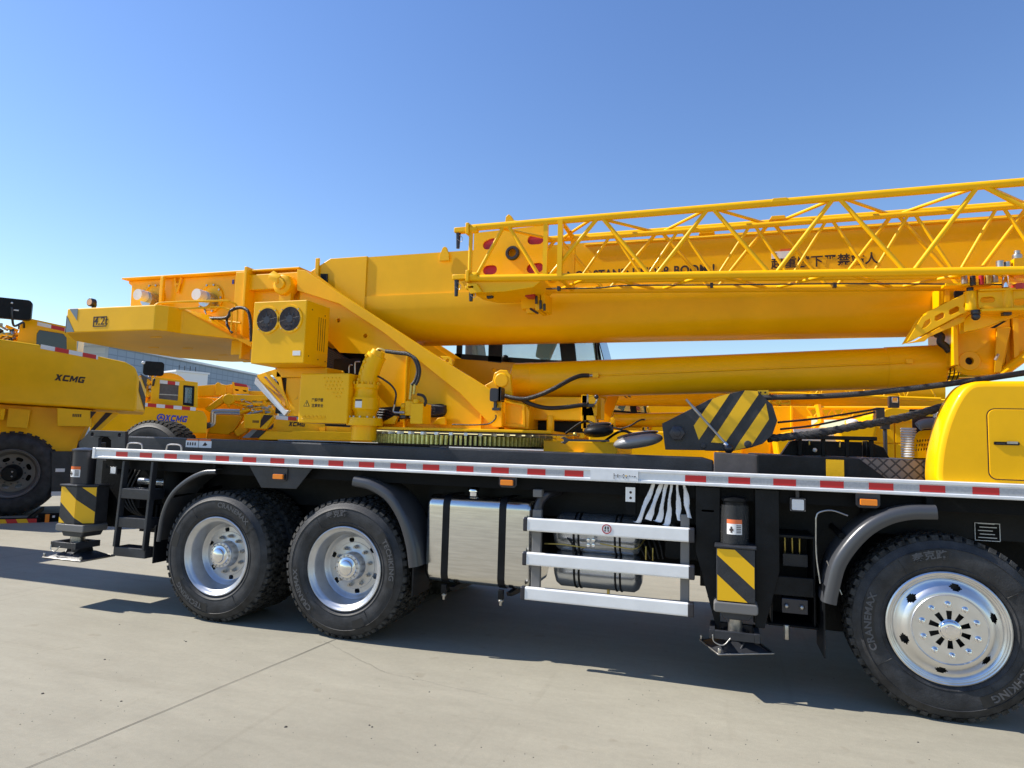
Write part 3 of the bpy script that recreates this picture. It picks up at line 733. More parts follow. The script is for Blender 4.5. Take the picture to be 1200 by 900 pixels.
# ---- wheels
def wheel(x, y, s, kind, texts=None):
    e = node('wheel', crane, (x, y, WR)); c = (x, y, WR)
    make_tyre(e, c, s); (front_rim if kind == 'front' else rear_rim)(e, c, s)
    if texts: sidewall_text(e, c, s, texts)
    if kind == 'dual':
        make_tyre(e, (x, y+s*.345, WR), s, False, 'inner_tyre')
        M().m('rim_silver').lathe([(.35, s*.33), (.28, s*.36), (.28, s*.6), (.35, s*.64)], c, n=40).build('inner_rim', None, e)
wheel(-4.41, .015, 1, 'dual', [('CRANEMAX', 66, True, .46), ('TECHKING', 236, True, .50), ('', 165, True, .14)])
wheel(-3.068, .015, 1, 'dual', [('TECHKING', 14, True, .50), ('CRANEMAX', 208, True, .44), ('泰克路', 100, True, .17), ('', 292, True, .12)])
wheel(1.405, .010, 1, 'front', [('CRANEMAX', 180, True, .32), ('泰克路', 102, True, .24), ('TECHKING', 320, True, .50)])
wheel(-4.41, 2.485, -1, 'dual'); wheel(-3.068, 2.485, -1, 'dual'); wheel(1.405, 2.49, -1, 'front')
fender(crane, uv([(252, 549.5), (236, 551), (216, 561), (198, 578), (187, 602), (181.5, 634)], 0), h=.05, y0=.002)
fender(crane, uv([(415, 558), (436, 563), (459, 578), (476, 604), (486, 636), (490, 664)], 0), h=.085)
fender(crane, uv([(1097, 592), (1062, 593), (1030, 602), (1001, 622), (976, 655), (966, 689), (963, 705)], -.02), h=.092, y0=-.035)
mf = M(); mf.m('black_paint'); xx = X(182, 635, .02); mf.box(xx, xx+.012, .0, .34, .47, .82); mf.build('mud_flap', None, crane); mf = M(); mf.m('black_paint'); xx2 = X(484, 664, .02); mf.box(xx2-.005, xx2+.007, .02, .34, .42, .80); mf.build('mud_flap', None, crane); mf = M(); mf.m('black_paint'); xx3 = X(966, 710, .0); mf.box(xx3-.008, xx3+.002, -.02, .34, .32, .80)
mf.build('mud_flap', None, crane)
br = M(); br.m('chassis'); br.cyl((-5.0, .05, 1.1), (-5.0, .7, 1.15), .02, 8); br.cyl((-2.52, .05, 1.0), (-2.52, .7, 1.02), .02, 8); br.cyl((.80, .05, 1.13), (.80, .6, 1.15), .022, 8); br.cyl((-2.44, .05, .8), (-2.44, .7, .85), .02, 8)
p = U(252, 551, .02); br.box(p.x-.03, p.x+.0, .02, .1, p.z, 1.43); p = U(1094, 592, .02); br.box(p.x-.04, p.x, .02, .1, p.z-.01, 1.43)
br.build_each('fender_bracket', crane)
# trapezoid plate with a marker between the rear wheels
tp = M(); tp.m('dark_grey').prism(uv([(292, 546), (366, 549), (347, 573), (306, 571.5)], .03), .03, .04); tp.build('gusset_plate', None, crane, .003)
marker(crane, 327, 558.5, .006); marker(crane, 594.5, 565.5, .006); marker(crane, 1017.5, 588.5, .006)

# ---- outriggers
sl = .77; nrm = lambda: None
bx0, bx1 = X(72, 571, -.06), X(111, 571, .03); z1_, z0_ = Z(85, 570, -.06), Z(82, 614, -.06)
# stripes run down to the right: normal (sin, cos)
def stripe_set(nx, nz, c0, wdt, n=6): return (nx, nz, [(c0+2*wdt*k, c0+2*wdt*k+wdt) for k in range(-n, n)])
nx, nz = .60, .80
ca = bx0*nx+(z1_+.005)*nz
outrigger(crane, bx0, bx1, -.06, 1, z0_, z1_, 1.50, Z(85, 655, -.02), X(99, 540, .07), .105, (nx, nz, [(ca-.50, ca-.245), (ca-.125, ca+.02), (ca+.14, ca+.26)]), None, True, .12)
bx0, bx1 = X(839.5, 641, -.07), X(885, 647, -.07); z1_, z0_ = Z(862, 643, -.07), Z(862, 706, -.07)
ca = bx0*nx+z1_*nz; nx, nz = .66, .75; ca = bx0*nx+z1_*nz
fp = [UZ(820, 752, .28), UZ(842, 769, .28), UZ(907, 768, .28), UZ(876, 745, .28)]
outrigger(crane, bx0, bx1, -.07, 1, z0_, z1_, Z(861, 586, .06), .28, X(861, 620, .06), .080, (nx, nz, [(ca-.6, ca-.135), (ca-.035, ca+.075)]), fp)
for bx in (-6.35, -.03):
    outrigger(crane, bx, bx+.27, 2.56, -1, .66, 1.05, 1.4, .30, bx+.13, .09, (.66, .75, [(bx*.66+.75*.9-.3, bx*.66+.75*.9-.15), (bx*.66+.75*.9, bx*.66+.75*.9+.12)]), None, False)
# transverse outrigger beams
ob = M(); ob.m('chassis'); ob.box(-6.30, -6.06, .2, 2.3, .82, 1.12); ob.box(-.0, .22, .2, 2.3, .70, 1.0); ob.build('outrigger_beam', None, crane, .008)
# clear guard and lamp tube on the middle leg
cg = M(); x = X(861, 600, .0); cg.m('clear').lathe([(.098, Z(861, 637, 0)), (.098, Z(861, 592, 0))], (x, .06, 0), 'z', 16, True, -2.9, -.24); cg.build('clear_guard', None, crane)

# ---- valve cabinet between leg and front wheel
vc = M(); y = .12; vc.m('black_paint')
o_ = uv([(903, 628), (955, 630), (956, 700), (900, 698)], y); a, b = o_[0][0], o_[1][0]; zt = o_[0][1]; zm = Z(930, 676, y); zl = Z(930, 698, y)
vc.box(a, b, y, .48, zt, zt+.015); vc.box(a, a+.012, y, .48, zl-.2, zt); vc.box(b-.012, b, y, .48, zl-.2, zt); vc.box(a+.013, b-.013, y-.02, y, zl, zm); vc.box(a, b, .48, .49, zl-.2, zt)
vc.m('dark_grey').box(a+.09, a+.26, .25, .32, zm+.05, zm+.14)
vc.m('brass')
for i in range(4): vc.cyl((a+.06+.05*i, .3, zt-.02), (a+.06+.05*i, .3, zt-.16), .009, 8)
vc.m('chassis').box(a-.02, b+.02, .1, .5, zl-.215, zl-.2); vc.m('steel').sphere((a+.1, .09, zl-.07), .018, 6); vc.sphere((a+.2, .09, zl-.07), .018, 6); vc.m('gunmetal').box(a+.07, a+.24, .1, .2, zl-.12, zl-.02)
vc.m('steel').cyl((a+.1, .1, zl-.2), (a+.1, .1, zl-.3), .02, 10)
vc.build('valve_cabinet', None, crane, .004)
hz = M(); hz.m('steel').tube(cat_rom([(b+.0, .06, 1.24), (b+.02, .06, 1.28), (b+.1, .05, 1.30), (b+.2, .05, 1.27)], 4), .005, 6); hz.tube(cat_rom([(b+.0, .06, 1.24), (b+.0, .06, 1.0), (b+.02, .04, .8)], 4), .005, 6)
hz.tube([(b+.06, .02, .96), (b+.15, .02, .74)], .004, 6); hz.build('guide_wire', None, crane)
cb = M(); cb.m('steel').box(X(822, 598, .08), X(837, 598, .08), .07, .09, Z(830, 600, .08), Z(830, 597, .08)); cb.m('gunmetal').box(X(822, 598, .08), X(838, 598, .08), .085, .12, Z(830, 608, .08), Z(830, 601, .08)); cb.build('fitting_block', None, crane, .002)

# ---- data plate behind the front wheel
dp = M(); y = .435; a, b = X(1142, 620, y), X(1172, 622, y); za, zb_ = Z(1157, 634, y), Z(1157, 613, y)
dp.m('chassis').box(a, b, y, y+.004, za, zb_); dp.m('aluminium')
for q in ((a, a+.004, za, zb_), (b-.004, b, za, zb_), (a, b, za, za+.004), (a, b, zb_-.004, zb_)): dp.box(q[0], q[1], y-.003, y-.0005, q[2], q[3])
for i in range(5): dp.box(a+.02+.01*(i % 2), b-.02-.012*((i*7) % 3), y-.003, y-.0005, za+.02+.024*i, za+.025+.024*i)
dp.build('data_plate', None, crane)

# ---- fuel tank
y0 = .10; xa, xb = X(497.5, 630, y0), X(623, 640, y0); zt, zb_ = 1.25, .53
tk = M(); tk.m('brushed')
pr = rrect(y0, .72, zb_, zt, .09, 10); n = len(pr)
def tank_ring(x, ins, k=n):
    cy_, cz_ = (y0+.72)/2, (zb_+zt)/2; return [(x, cy_+(a-cy_)*(1-ins/.31), cz_+(b-cz_)*(1-ins/.32)) for a, b in pr]
rings = [tank_ring(xa+.004, .07), tank_ring(xa, .045), tank_ring(xa+.010, .018), tank_ring(xa+.030, .004), tank_ring(xa+.05, 0), tank_ring(xb-.05, 0), tank_ring(xb-.030, .004), tank_ring(xb-.010, .018), tank_ring(xb, .045), tank_ring(xb-.004, .07)]
V = [p for r in rings for p in r]; tk.add(V, [(i*n+k, i*n+(k+1) % n, (i+1)*n+(k+1) % n, (i+1)*n+k) for i in range(len(rings)-1) for k in range(n)]+[tuple(range(n))[::-1], tuple(range((len(rings)-1)*n, len(rings)*n))], True)
tank = tk.build('fuel_tank', None, crane)
for u in (521.5, 588):
    x = X(u, 640, y0)+.0; s = M(); s.m('black_paint')
    po = rrect(y0-.006, .73, zb_-.006, zt+.006, .095, 10); pi = rrect(y0-.001, .725, zb_-.001, zt+.001, .092, 10); k = len(po)
    V = [(x-.03, a, b) for a, b in pi]+[(x-.03, a, b) for a, b in po]+[(x+.03, a, b) for a, b in po]+[(x+.03, a, b) for a, b in pi]
    s.add(V, [(j*k+i, j*k+(i+1) % k, ((j+1) % 4)*k+(i+1) % k, ((j+1) % 4)*k+i) for j in range(4) for i in range(k)])
    s.box(x-.022, x+.022, y0+.0, y0+.03, zb_-.08, zb_-.006); s.m('steel').cyl((x, y0+.015, zb_-.08), (x, y0+.015, zb_-.13), .012, 8); s.cyl((x, y0+.015, zb_-.085), (x, y0+.015, zb_-.10), .022, 6)
    s.build('strap', None, tank, .002)
x = X(559, 584, .28); cp = M(); cp.m('chrome').lathe([(.0001, .075), (.035, .073), (.045, .065), (.050, .055), (.05, .035), (.04, .03), (.04, 0)], (x, .20, zt), 'z', 24); cp.build('filler_cap', None, tank)
br = M(); br.m('black_paint')
for u in (521.5, 588): x = X(u, 640, y0); br.prism([(.10, zb_-.02), (.75, zb_-.02), (.85, 1.1), (.77, 1.3), (.77, zb_-.1), (.12, zb_-.05)], x+.05, x+.09, 'x')
br.build_each('tank_bracket', crane)

# ---- twin air tanks
for (v0, v1, yy) in ((592, 640, .36), (641, 676, .40)):
    zc = .99 if v0 < 600 else .70; r = .155; xa, xb = X(653, 610, .25), X(745, 620, .25)
    a = M(); a.m('tank_dark').lathe([(.0001, xa-.045), (r*.5, xa-.038), (r*.85, xa-.015), (r, xa+.02), (r, xb-.02), (r*.85, xb+.015), (r*.5, xb+.038), (.0001, xb+.045)], (0, yy, zc), 'x', 36)
    a.m('black_paint')
    for f in (.22, .28, .74, .80): a.lathe([(r+.001, xa+(xb-xa)*f), (r+.007, xa+(xb-xa)*f+.003), (r+.007, xa+(xb-xa)*f+.014), (r+.001, xa+(xb-xa)*f+.017)], (0, yy, zc), 'x', 36)
    a.m('brass').cyl((xa+.4, yy, zc-r), (xa+.4, yy, zc-r-.04), .012, 8)
    a.build('air_tank', None, crane)
vb = M(); y = .16; p = U(692, 629, y); vb.m('tank_dark').box(p.x-.03, p.x+.03, y, y+.08, p.z-.06, p.z+.08)
vb.m('chrome')
for du, dv in ((-2.5, -4), (3.5, -4), (-2.5, 2), (3.5, 2)): q = U(692+du, 637+dv, y-.01); vb.cyl((q.x, y-.02, q.z), (q.x, y, q.z), .015, 12)
vb.m('brass').tube(cat_rom([U(638, 637, .18), U(660, 638, .18), U(686, 642, .18)], 4), .006, 6); vb.tube(cat_rom([U(703, 637, .18), U(725, 641, .18), U(745, 643, .2), U(756, 632, .3)], 4), .006, 6)
vb.m('hose').tube(cat_rom([U(640, 620, .3), U(655, 622, .25), U(670, 636, .2), U(672, 650, .2)], 5), .010, 6)
for i in range(5): vb.tube(cat_rom([U(745+6*i, 628, .4), U(750+6*i, 640, .35), U(757+5*i, 655, .35)], 4), .008, 6)
vb.m('brass'); vb.tube([U(757, 640, .3), U(757, 656, .3)], .008, 6); vb.tube([U(765, 642, .3), U(765, 657, .3)], .006, 6)
vb.build('air_valve', None, crane, .003)
# battery box and pipe near the right end of the step
bb = M(); bb.m('black_paint').prism(rrect(X(779, 640, .3), X(826, 640, .3), Z(800, 656, .3), Z(800, 625, .3), .03), .3, .7); bb.m('dark_grey').cyl(U(790, 600, .5), U(788, 640, .5), .05, 14); bb.build('battery_box', None, crane, .01)
# exhaust style arch and bracket, left of the tanks
ar = M(); ar.m('gunmetal').tube(cat_rom([U(633, 622, .12), U(631, 600, .12), U(633, 588, .13), U(641, 579, .15), U(655, 575, .3)], 5), .038, 12); ar.build('pipe_arch', None, crane)

# ---- side step of three bars
sb = M(); y = .0; sb.m('warning_grey')
for u0, u1, v0, v1 in ((624, 634.5, 600, 688), (797.5, 808, 606, 707)):
    p, q = U(u0, v0, .055), U(u1, v1, .055); sb.box(p.x, X(u1, v0, .055), .055, .10, q.z-.02, min(1.34, p.z+.02))
    sb.box(p.x, X(u1, v0, .055), .05, .5, 1.28, 1.34) if u0 < 700 else None
step = node('side_step', crane, (X(700, 640, 0), .05, .5)); sb.build_each('post', step, .006)
for (ul, vl0, vl1, ur, vr0, vr1) in ((618, 607, 622, 807, 619, 636), (617, 647.4, 662.4, 807, 663, 679), (615, 688, 703, 806, 707, 723)):
    xa, xb = X(ul, vl0, y), X(ur, vr0, y); zt = (Z(ul, vl0, y)+Z(ur, vr0, y))/2; zb_ = (Z(ul, vl1, y)+Z(ur, vr1, y))/2
    b = M(); b.m('alu_white').prism(rrect(y, y+.05, zb_, zt, .012, 4), xa, xb, 'x'); o = b.build('step_bar', None, step)
    for a0, a1 in ((xa-.035, xa-.0005), (xb+.0005, xb+.042)):
        c = M(); c.m('gunmetal').prism(rrect(y-.004, y+.054, zb_-.004, zt+.004, .014, 4), a0, a1, 'x'); c.build('end_cap', None, o, .008)
    if vl0 == 607:
        x, z = X(711, 620, y), Z(711, 620, y); d = M(); d.m('red_paint').plate(circ(x, z, .036, 24), [circ(x, z, .029, 24)], y-.0025, y-.0005)
        d.m('ink')
        for s in (-1, 1): d.prism([(x+s*.004, z+.018), (x+s*.014, z+.018), (x+s*.016, z-.002), (x+s*.006, z-.004)], y-.002, y-.0004); d.prism(circ(x+s*.012, z-.013, .006, 8), y-.002, y-.0004)
        d.build('no_step_sign', None, o)
# ---- white plastic sleeves wrapped round the control levers
random.seed(11)
for i, (ut, ub, vb_, w) in enumerate(((766, 748.5, 611, 6.4), (774.5, 760, 609, 6.6), (781, 772.5, 610, 6.0), (787, 782, 614.5, 5.4), (794, 796, 610, 5.4), (801.5, 807, 606.5, 6.4))):
    P = []; y = .07
    for k in range(7):
        f = k/6; u = ut+(ub-ut)*f+random.uniform(-1, 1)*.6; v = 566+(vb_-566)*f; q = U(u, v, y+.01*math.sin(k+i)); P.append(q)
    if i in (0, 2, 3): P.append(U(ub-3.4, vb_+1, y))
    P = cat_rom(P, 4); mm = M(); N = len(P); rings = []
    for k, p in enumerate(P):
        f = k/N; rr = (.0145+.004*math.sin(f*7+i)+.002*random.random())*(w/6.0)*(.65+.5*min(1, f*1.4)); ring = []
        for j in range(12):
            a = 6.283*j/12; r2 = rr*(1+.18*math.sin(3*a+f*9+i)); ring.append((p.x+r2*math.cos(a), p.y+.7*r2*math.sin(a), p.z-.25*r2*math.cos(a)))
        rings.append(ring)
    V = [q for r in rings for q in r]; mm.add(V, [(a*12+j, a*12+(j+1) % 12, (a+1)*12+(j+1) % 12, (a+1)*12+j) for a in range(N-1) for j in range(12)]+[tuple(range(12)), tuple(range((N-1)*12, N*12))], True)
    mm.build('lever_sleeve', 'wrap', crane)
sk = M(); y = .05; a, b = X(733, 580, y), X(745, 580, y); sk.m('chassis').box(a, b, y+.01, y+.05, Z(738, 603, y), 1.43); sk.m('alu_white').box(a, b-.005, y, y+.009, Z(738, 588, y), Z(738, 571, y))
sk.m('ink')
for v in (577, 583.5): sk.prism(circ(X(739, v, y), Z(739, v, y), .010, 10), y-.002, y-.0003)
sk.build('socket_plate', None, crane, .002)

# ================================================================== SUPERSTRUCTURE
TC = Vector((-2.50, 1.25, 0)); RR = .90
rg = M(); rg.m('ink'); rg.lathe([(RR-.045, 1.655), (RR-.045, 1.765), (.5, 1.765)], TC, 'z', 96)  # dark core colour gives the gaps between the teeth their shade
NG = 129
for i in range(NG):
    a = 2*math.pi*i/NG; h = math.pi/NG*.56
    def P(a_, r, z): return (TC.x+r*math.cos(a_), TC.y+r*math.sin(a_), z)
    rg.m('gear').hexa([P(a-h, RR-.04, 1.668), P(a-h*.6, RR+.012, 1.668), P(a+h*.6, RR+.012, 1.668), P(a+h, RR-.04, 1.668)], [P(a-h, RR-.04, 1.752), P(a-h*.6, RR+.012, 1.752), P(a+h*.6, RR+.012, 1.752), P(a+h, RR-.04, 1.752)])
    if i % 3 == 0: rg.m('gear_tip').hexa([P(a-h*1.2, RR-.045, 1.753), P(a-h*1.2, RR+.014, 1.753), P(a+h*1.2, RR+.014, 1.753), P(a+h*1.2, RR-.045, 1.753)], [P(a-h*1.2, RR-.045, 1.777), P(a-h*1.2, RR+.010, 1.777), P(a+h*1.2, RR+.010, 1.777), P(a+h*1.2, RR-.045, 1.777)])
rg.build('slewing_ring', None, crane)
tb = M(); tb.m('yellow'); ZB = 1.79
tb.prism([(-3.32, .42), (-1.62, .42), (-1.42, .62), (-1.42, 1.9), (-1.62, 2.08), (-3.32, 2.08)], ZB, ZB+.025, 'z')
tb.box(X(632, 510, .6), X(700, 512, .6)+.15, .75, 1.75, 1.62, 1.73)      # low yellow block right of the ring
base = tb.build('turntable_base', None, crane, .006)
tb2 = M(); tb2.m('yellow').box(-1.42, -1.15, .62, 1.9, 1.610, 1.64); tb2.build('pivot_floor', None, crane)

def side_plate(y, s, near):
    """triangulated turntable side: web with openings and a broad diagonal flange"""
    w_ = M(); w_.m('yellow')
    top = uv([(350, 316), (358, 318), (452, 367), (550, 455), (588, 500)], .70)
    zb0 = ZB+.026
    yy = y+s*.03
    # web outline (in x,z), bounded by the diagonal
    pts = uv([(384, 345), (400, 352), (452, 388), (520, 437), (586, 486), (586, 499), (440, 499)], .73)
    web = [(-4.18, 3.40), (-4.02, 3.40)]+uv([(452, 384), (520, 432), (584, 478)], .73)+[(X(584, 498, .73), zb0), (X(432, 496, .73), zb0)]+uv([(432, 455), (437, 415), (398, 413), (386, 400), (366, 392)], .73)+[(-4.18, Z(352, 392, .73))]
    hol = [circ(X(396.5, 375.5, .73), Z(396.5, 375.5, .73), .023, 14), circ(X(428, 393.5, .73), Z(428, 393.5, .73), .023, 14)]
    w_.plate(web, hol, yy, yy+s*.022)
    # slit for the hoses
    o = w_.build('turntable_side', None, crane)
    f = M(); f.m('yellow')
    A = uv([(350, 316.5), (359.5, 317.5), (515, 419), (619, 486), (619, 488)], .70)
    poly = uv([(350, 316.5), (359, 317.5), (407, 349), (515, 419), (589, 465), (589, 500.5), (579, 500.5), (540, 461), (452, 391), (400, 357), (350, 341)], .70)
    f.prism(poly, y-s*.03, y+s*.028)
    # eye lug on the upper edge
    lug = uv([(517, 417.5), (527, 418), (531, 421), (531.5, 429), (524, 425)], .70)
    f.plate(lug, [circ(X(526, 422.8, .70), Z(526, 422.8, .70), .017, 12)], y-s*.028, y+s*.0)
    f.build('flange', None, o, .005)
    st = M(); st.m('yellow')
    x = X(475, 460, .70); st.box(x, x+.018, y-s*.02, y+s*.028, zb0, Z(475, 412, .70)-.02)
    x = X(563, 480, .70); st.box(x, x+.014, y-s*.004, y+s*.028, zb0, Z(563, 470, .70))
    st.build_each('stiffener', o, .003)
    return o
side_plate(.70, 1, True); side_plate(1.80, -1, False)
# front bracket carrying the lift cylinder foot
bk = M(); bk.m('yellow')
y = .80
for yy in (.80, 1.62):
    poly = uv([(589, 466), (589, 501), (621, 503), (622, 482), (618, 474), (602, 470), (600, 440), (596, 434.5), (588, 434), (581, 438), (579, 447), (563, 456), (560, 470)], .85)
    bk.prism(poly, yy, yy+.06)
    c = U(588.5, 446, .82); bk.lathe([(.0001, -.012), (.065, -.012), (.070, -.004), (.070, 0)], (c.x, yy, c.z), 'y', 28)
bk.box(X(589, 480, .80), X(619, 480, .80), .862, 1.6, 1.83, 2.10)
fb = bk.build('cylinder_bracket', None, crane, .006)
fr_ = M(); fr_.m('yellow').plate(uv([(590, 469), (615, 474), (616, 501), (590, 499.5)], .79), [uv([(593, 472), (612, 476), (613, 497), (593, 496)], .79)], .775, .80); fr_.build('frame_trim', None, fb, .003)
# yellow body under the cylinder: valves, cross beams (seen between ring and boom)
tb = M(); tb.m('yellow'); tb.box(-1.95, X(700, 480, 1.1), 1.3, 1.5, 1.95, 2.16)
p = U(645, 500, .9); tb.cyl((p.x, .9, 1.80), (p.x, .9, Z(645, 487, .9)), .035, 14); tb.m('black_paint').box(X(622, 490, 1.1), X(684, 490, 1.1), 1.15, 1.28, Z(650, 506, 1.1), Z(650, 493, 1.1))
tb.m('yellow'); a = U(682, 463, 1.0); b = U(699, 480, 1.0); tb.box(a.x, b.x, 1.0, 1.04, b.z-.06, a.z); tb.box(a.x+.0, a.x+.05, 1.0, 1.06, 1.85, a.z); tb.prism(uv([(683, 480), (694, 476), (700, 500), (690, 512), (683, 505)], 1.0), 1.0, 1.05)
tb.m('steel').cyl(U(688.5, 462, .95), U(688.5, 473, .95), .010, 8); tb.m('gunmetal').sphere(U(699, 465, .95), .022, 8); tb.m('gunmetal').box(a.x+.02, a.x+.12, .93, 1.0, b.z+.02, b.z+.05)
tb.build('valve_bracket', None, crane, .004)
bm_ = M(); bm_.m('yellow').box(X(560, 470, 1.0), X(684, 470, 1.0), 1.02, 1.5, Z(620, 492, 1.0), Z(620, 467, 1.0)+.02); bm_.build('cross_beam', None, crane, .01)
# tools and shells lying round the ring
wr = M(); wr.m('gunmetal'); p = U(659, 516, .55); q = U(714, 517, .55); wr.prism([(p.x-.02, p.z+.022), (p.x+.015, p.z+.032), (p.x+.05, p.z+.012), (q.x, q.z+.010), (q.x, q.z-.006), (p.x+.05, p.z-.008), (p.x+.02, p.z-.032), (p.x-.015, p.z-.02), (p.x+.012, p.z-.008), (p.x+.012, p.z+.008)], .55, .575)
wr.m('brass').sphere(U(674, 509, .6), .02, 6); wr.build('latch_arm', None, crane, .003)

# ---- boom
bo = M(); bo.m('yellow')
def boom_sec(z_top, y0, y1, zs, zb_, n=10):
    """near/far symmetric U section"""
    pts = [(y0, z_top), (y0, zs), (y0-.012, zs), (y0-.012, zs-.02)]
    cy_ = (y0+y1)/2; hw = cy_-y0+.012
    for k in range(1, n+1):
        t = math.pi/2*k/n; pts.append((cy_-hw*math.cos(t)**.72, zs-.06-(zs-.06-zb_)*math.sin(t)**.95))
    mir = [(2*cy_-a, b) for a, b in pts[::-1]]
    return pts+mir[1:]
sec = boom_sec(3.585, .90, 1.60, 3.165, 2.70)
NS = len(sec)
def loft(mm, secs, sm_from=4):
    V = [p for s in secs for p in s]; n = len(secs[0]); 
    for i in range(len(secs)-1):
        for k in range(n):
            k2 = (k+1) % n; flat = k in (n-1, 0, n-2) or k <= 3 or k >= n-4
            mm.add([V[i*n+k], V[i*n+k2], V[(i+1)*n+k2], V[(i+1)*n+k]], [(0, 1, 2, 3)], True)
    mm.add(secs[0], [tuple(range(n))]); mm.add(secs[-1], [tuple(range(n))[::-1]])
xs = [-3.505, 5.3]
V = []
bo.add([(x, a, b) for x in xs for a, b in sec], [(k, (k+1) % NS, NS+(k+1) % NS, NS+k) for k in range(NS)]+[tuple(range(NS)), tuple(range(NS, 2*NS))[::-1]], True)
boom = bo.build('boom', None, crane)
em = boom.modifiers.new('split', 'EDGE_SPLIT'); em.split_angle = R(28)
rb = M(); rb.m('yellow')
def zy(pts): return pts
xr0, xr1 = -4.17, -3.5
rb.prism([(xr0, 3.40), (xr0+.0, 3.47), (xr0+.23, 3.592), (xr1, 3.592), (xr1, 2.95), (xr0+.3, 2.95)], .885, 1.615)
rb.box(X(370, 318, .88), X(373, 318, .88)+.015, .862, .884, 3.40, 3.60)
rb.prism([(xr0+.3, 2.95), (xr1, 2.95), (xr1, 2.74), (xr0+.6, 2.74)], .93, 1.57)
rbo = rb.build('boom_foot', None, crane, .006)
cv = M(); cv.m('black_paint').plate(uv([(376, 321), (384, 321), (384, 331), (379, 330), (376, 327)], .88), [], .874, .8845); cv.build('access_opening', None, rbo)
# lifting ear on top of the boom and small plate
er = M(); er.m('yellow'); x = X(521.5, 297, .88); z = Z(521.5, 306, .88); er.prism([(x-.055, z), (x-.05, z+.06), (x-.02, z+.135), (x, z+.145), (x+.02, z+.135), (x+.05, z+.06), (x+.055, z)], .862, .886); er.build('lifting_ear', None, boom, .003)
# warning text on the boom
tx = M(); tx.m('ink'); y = .898
xe = X(838, 313, .9); zt = Z(800, 312.5, .9)
tx.text('DO NOT STAND UNDER BOOM !', .112, lambda a, b, q: (xe+a, y-q, zt-.036+b), .001, .003, 0, .86, 'RIGHT'); tx.build('boom_lettering', None, boom); tx = M(); tx.m('ink')
xc, zc = X(965, 307, .9), Z(965, 306.5, .9)
tx.text('起重臂下严禁站人', .104, lambda a, b, q: (xc+a, y-q, zc+b), .001, .002, 0, .96)
tx.build('boom_lettering', None, boom)
lb = M(); a, b = X(904, 297, .9), X(927, 297, .9); za, zb_ = Z(915, 303, .9), Z(915, 292, .9); lb.m('white').box(a, b, .8955, .899, za, zb_-.02); lb.m('orange_label').box(a+.07, b, .8955, .899, zb_-.019, zb_)
lb.m('ink').box(a+.02, a+.04, .8945, .8954, za+.02, za+.05); lb.build('warning_label', None, boom)
pn = M(); pn.m('yellow_satin').cyl((-1.2, .89, 3.56), (3.5, .89, 3.56), .012, 8)
pn.build('edge_rod', None, boom)

# ---- winch frame and drums
y = .80
wf = M(); wf.m('yellow'); zt, zb_ = 3.455, 2.80; xa = X(151, 327, .8)
for yy, s in ((.80, 1), (1.70, -1)):
    wf.prism([(xa, zt-.03), (xa+.05, zt-.06), (xa+.06, zb_), (-5.10, zb_), (-4.62, zb_-.3), (-4.2, zb_-.3), (-4.2, zt-.001), (xa, zt-.001)], yy, yy+s*.03)
wf.box(xa-.02, -4.2, .72, 1.78, zt, zt+.02)
wf.box(X(188.5, 340, .72), X(192, 340, .72), .70, .735, zb_, zt-.002)
wf.box(X(276, 350, .72), X(289, 350, .72), .70, .80, zb_-.25, zt+.0-.002); wf.box(X(287, 350, .70), X(290, 350, .7), .66, .80, zb_-.3, zt+.04)
wf.box(-4.9, -4.17, .715, .80, Z(320, 338, .7), Z(320, 320, .7))
wfo = wf.build('winch_frame', None, crane, .006)
# recessed panel with slanting struts
rp = M(); rp.m('yellow')
p0, p1 = U(205, 326, .79), U(213, 342, .79)
for (a, b, c, d) in ((205, 326, 208, 343), (212.5, 325, 208, 342)): rp.tube([U(a, b, .775), U(c, d, .775)], .014, 8)
rp.box(X(204, 333, .77), X(211, 333, .77), .765, .785, Z(207, 334, .77), Z(207, 332, .77)); rp.build('strut', None, wfo)
for u, v, rp_ in ((180, 350, 12.5), (247.5, 350, 12)):
    c = U(u, v, .80); r = .165
    dm = M(); dm.m('yellow').lathe([(r, -.002), (r, -.018), (r*.86, -.022), (r*.84, -.006), (r*.5, -.004)], (c.x, .80, c.z), 'y', 36)
    dm.m('steel')
    for k in range(10): a = 6.283*k/10; dm.cyl((c.x+r*.93*math.cos(a), .778, c.z+r*.93*math.sin(a)), (c.x+r*.93*math.cos(a), .766, c.z+r*.93*math.sin(a)), .012, 6)
    dm.m('aluminium').cyl((c.x, .80, c.z+.0), (c.x, .58, c.z+.0), .062, 24); dm.m('tank_dark').cyl((c.x+.02, .80, c.z-.03), (c.x+.02, .68, c.z-.03), .085, 20)
    mo = dm.build('winch_motor', None, wfo)
    dr = M(); dr.m('yellow')
    for yy in (.86, 1.60): dr.lathe([(.05, yy), (.335, yy), (.335, yy+.03), (.05, yy+.03)], (c.x, 0, c.z-.10+.05), 'y', 40)
    dr.m('rope').lathe([(.26, .89), (.26, 1.6)], (c.x, 0, c.z-.05), 'y', 40)
    dr.m('yellow')
    for k in range(24): a = 6.283*k/24; dr.cyl((c.x+.318*math.cos(a), .858, c.z-.05+.318*math.sin(a)), (c.x+.318*math.cos(a), .850, c.z-.05+.318*math.sin(a)), .010, 6)
    dr.build('winch_drum', None, wfo)
sm = M(); sm.m('ink').prism(circ(X(160, 342, .8), Z(160, 342, .8), .018, 12), .794, .7995); sm.m('white').box(X(272, 326, .7)-.0, X(275.5, 326, .7), .796-.0, .799, Z(273, 336, .8), Z(273, 325, .8)); sm.m('ink_blue').box(X(272.6, 330, .8), X(274.6, 330, .8), .792, .7955, Z(273, 333, .8), Z(273, 328, .8)); sm.build('maker_label', None, wfo)
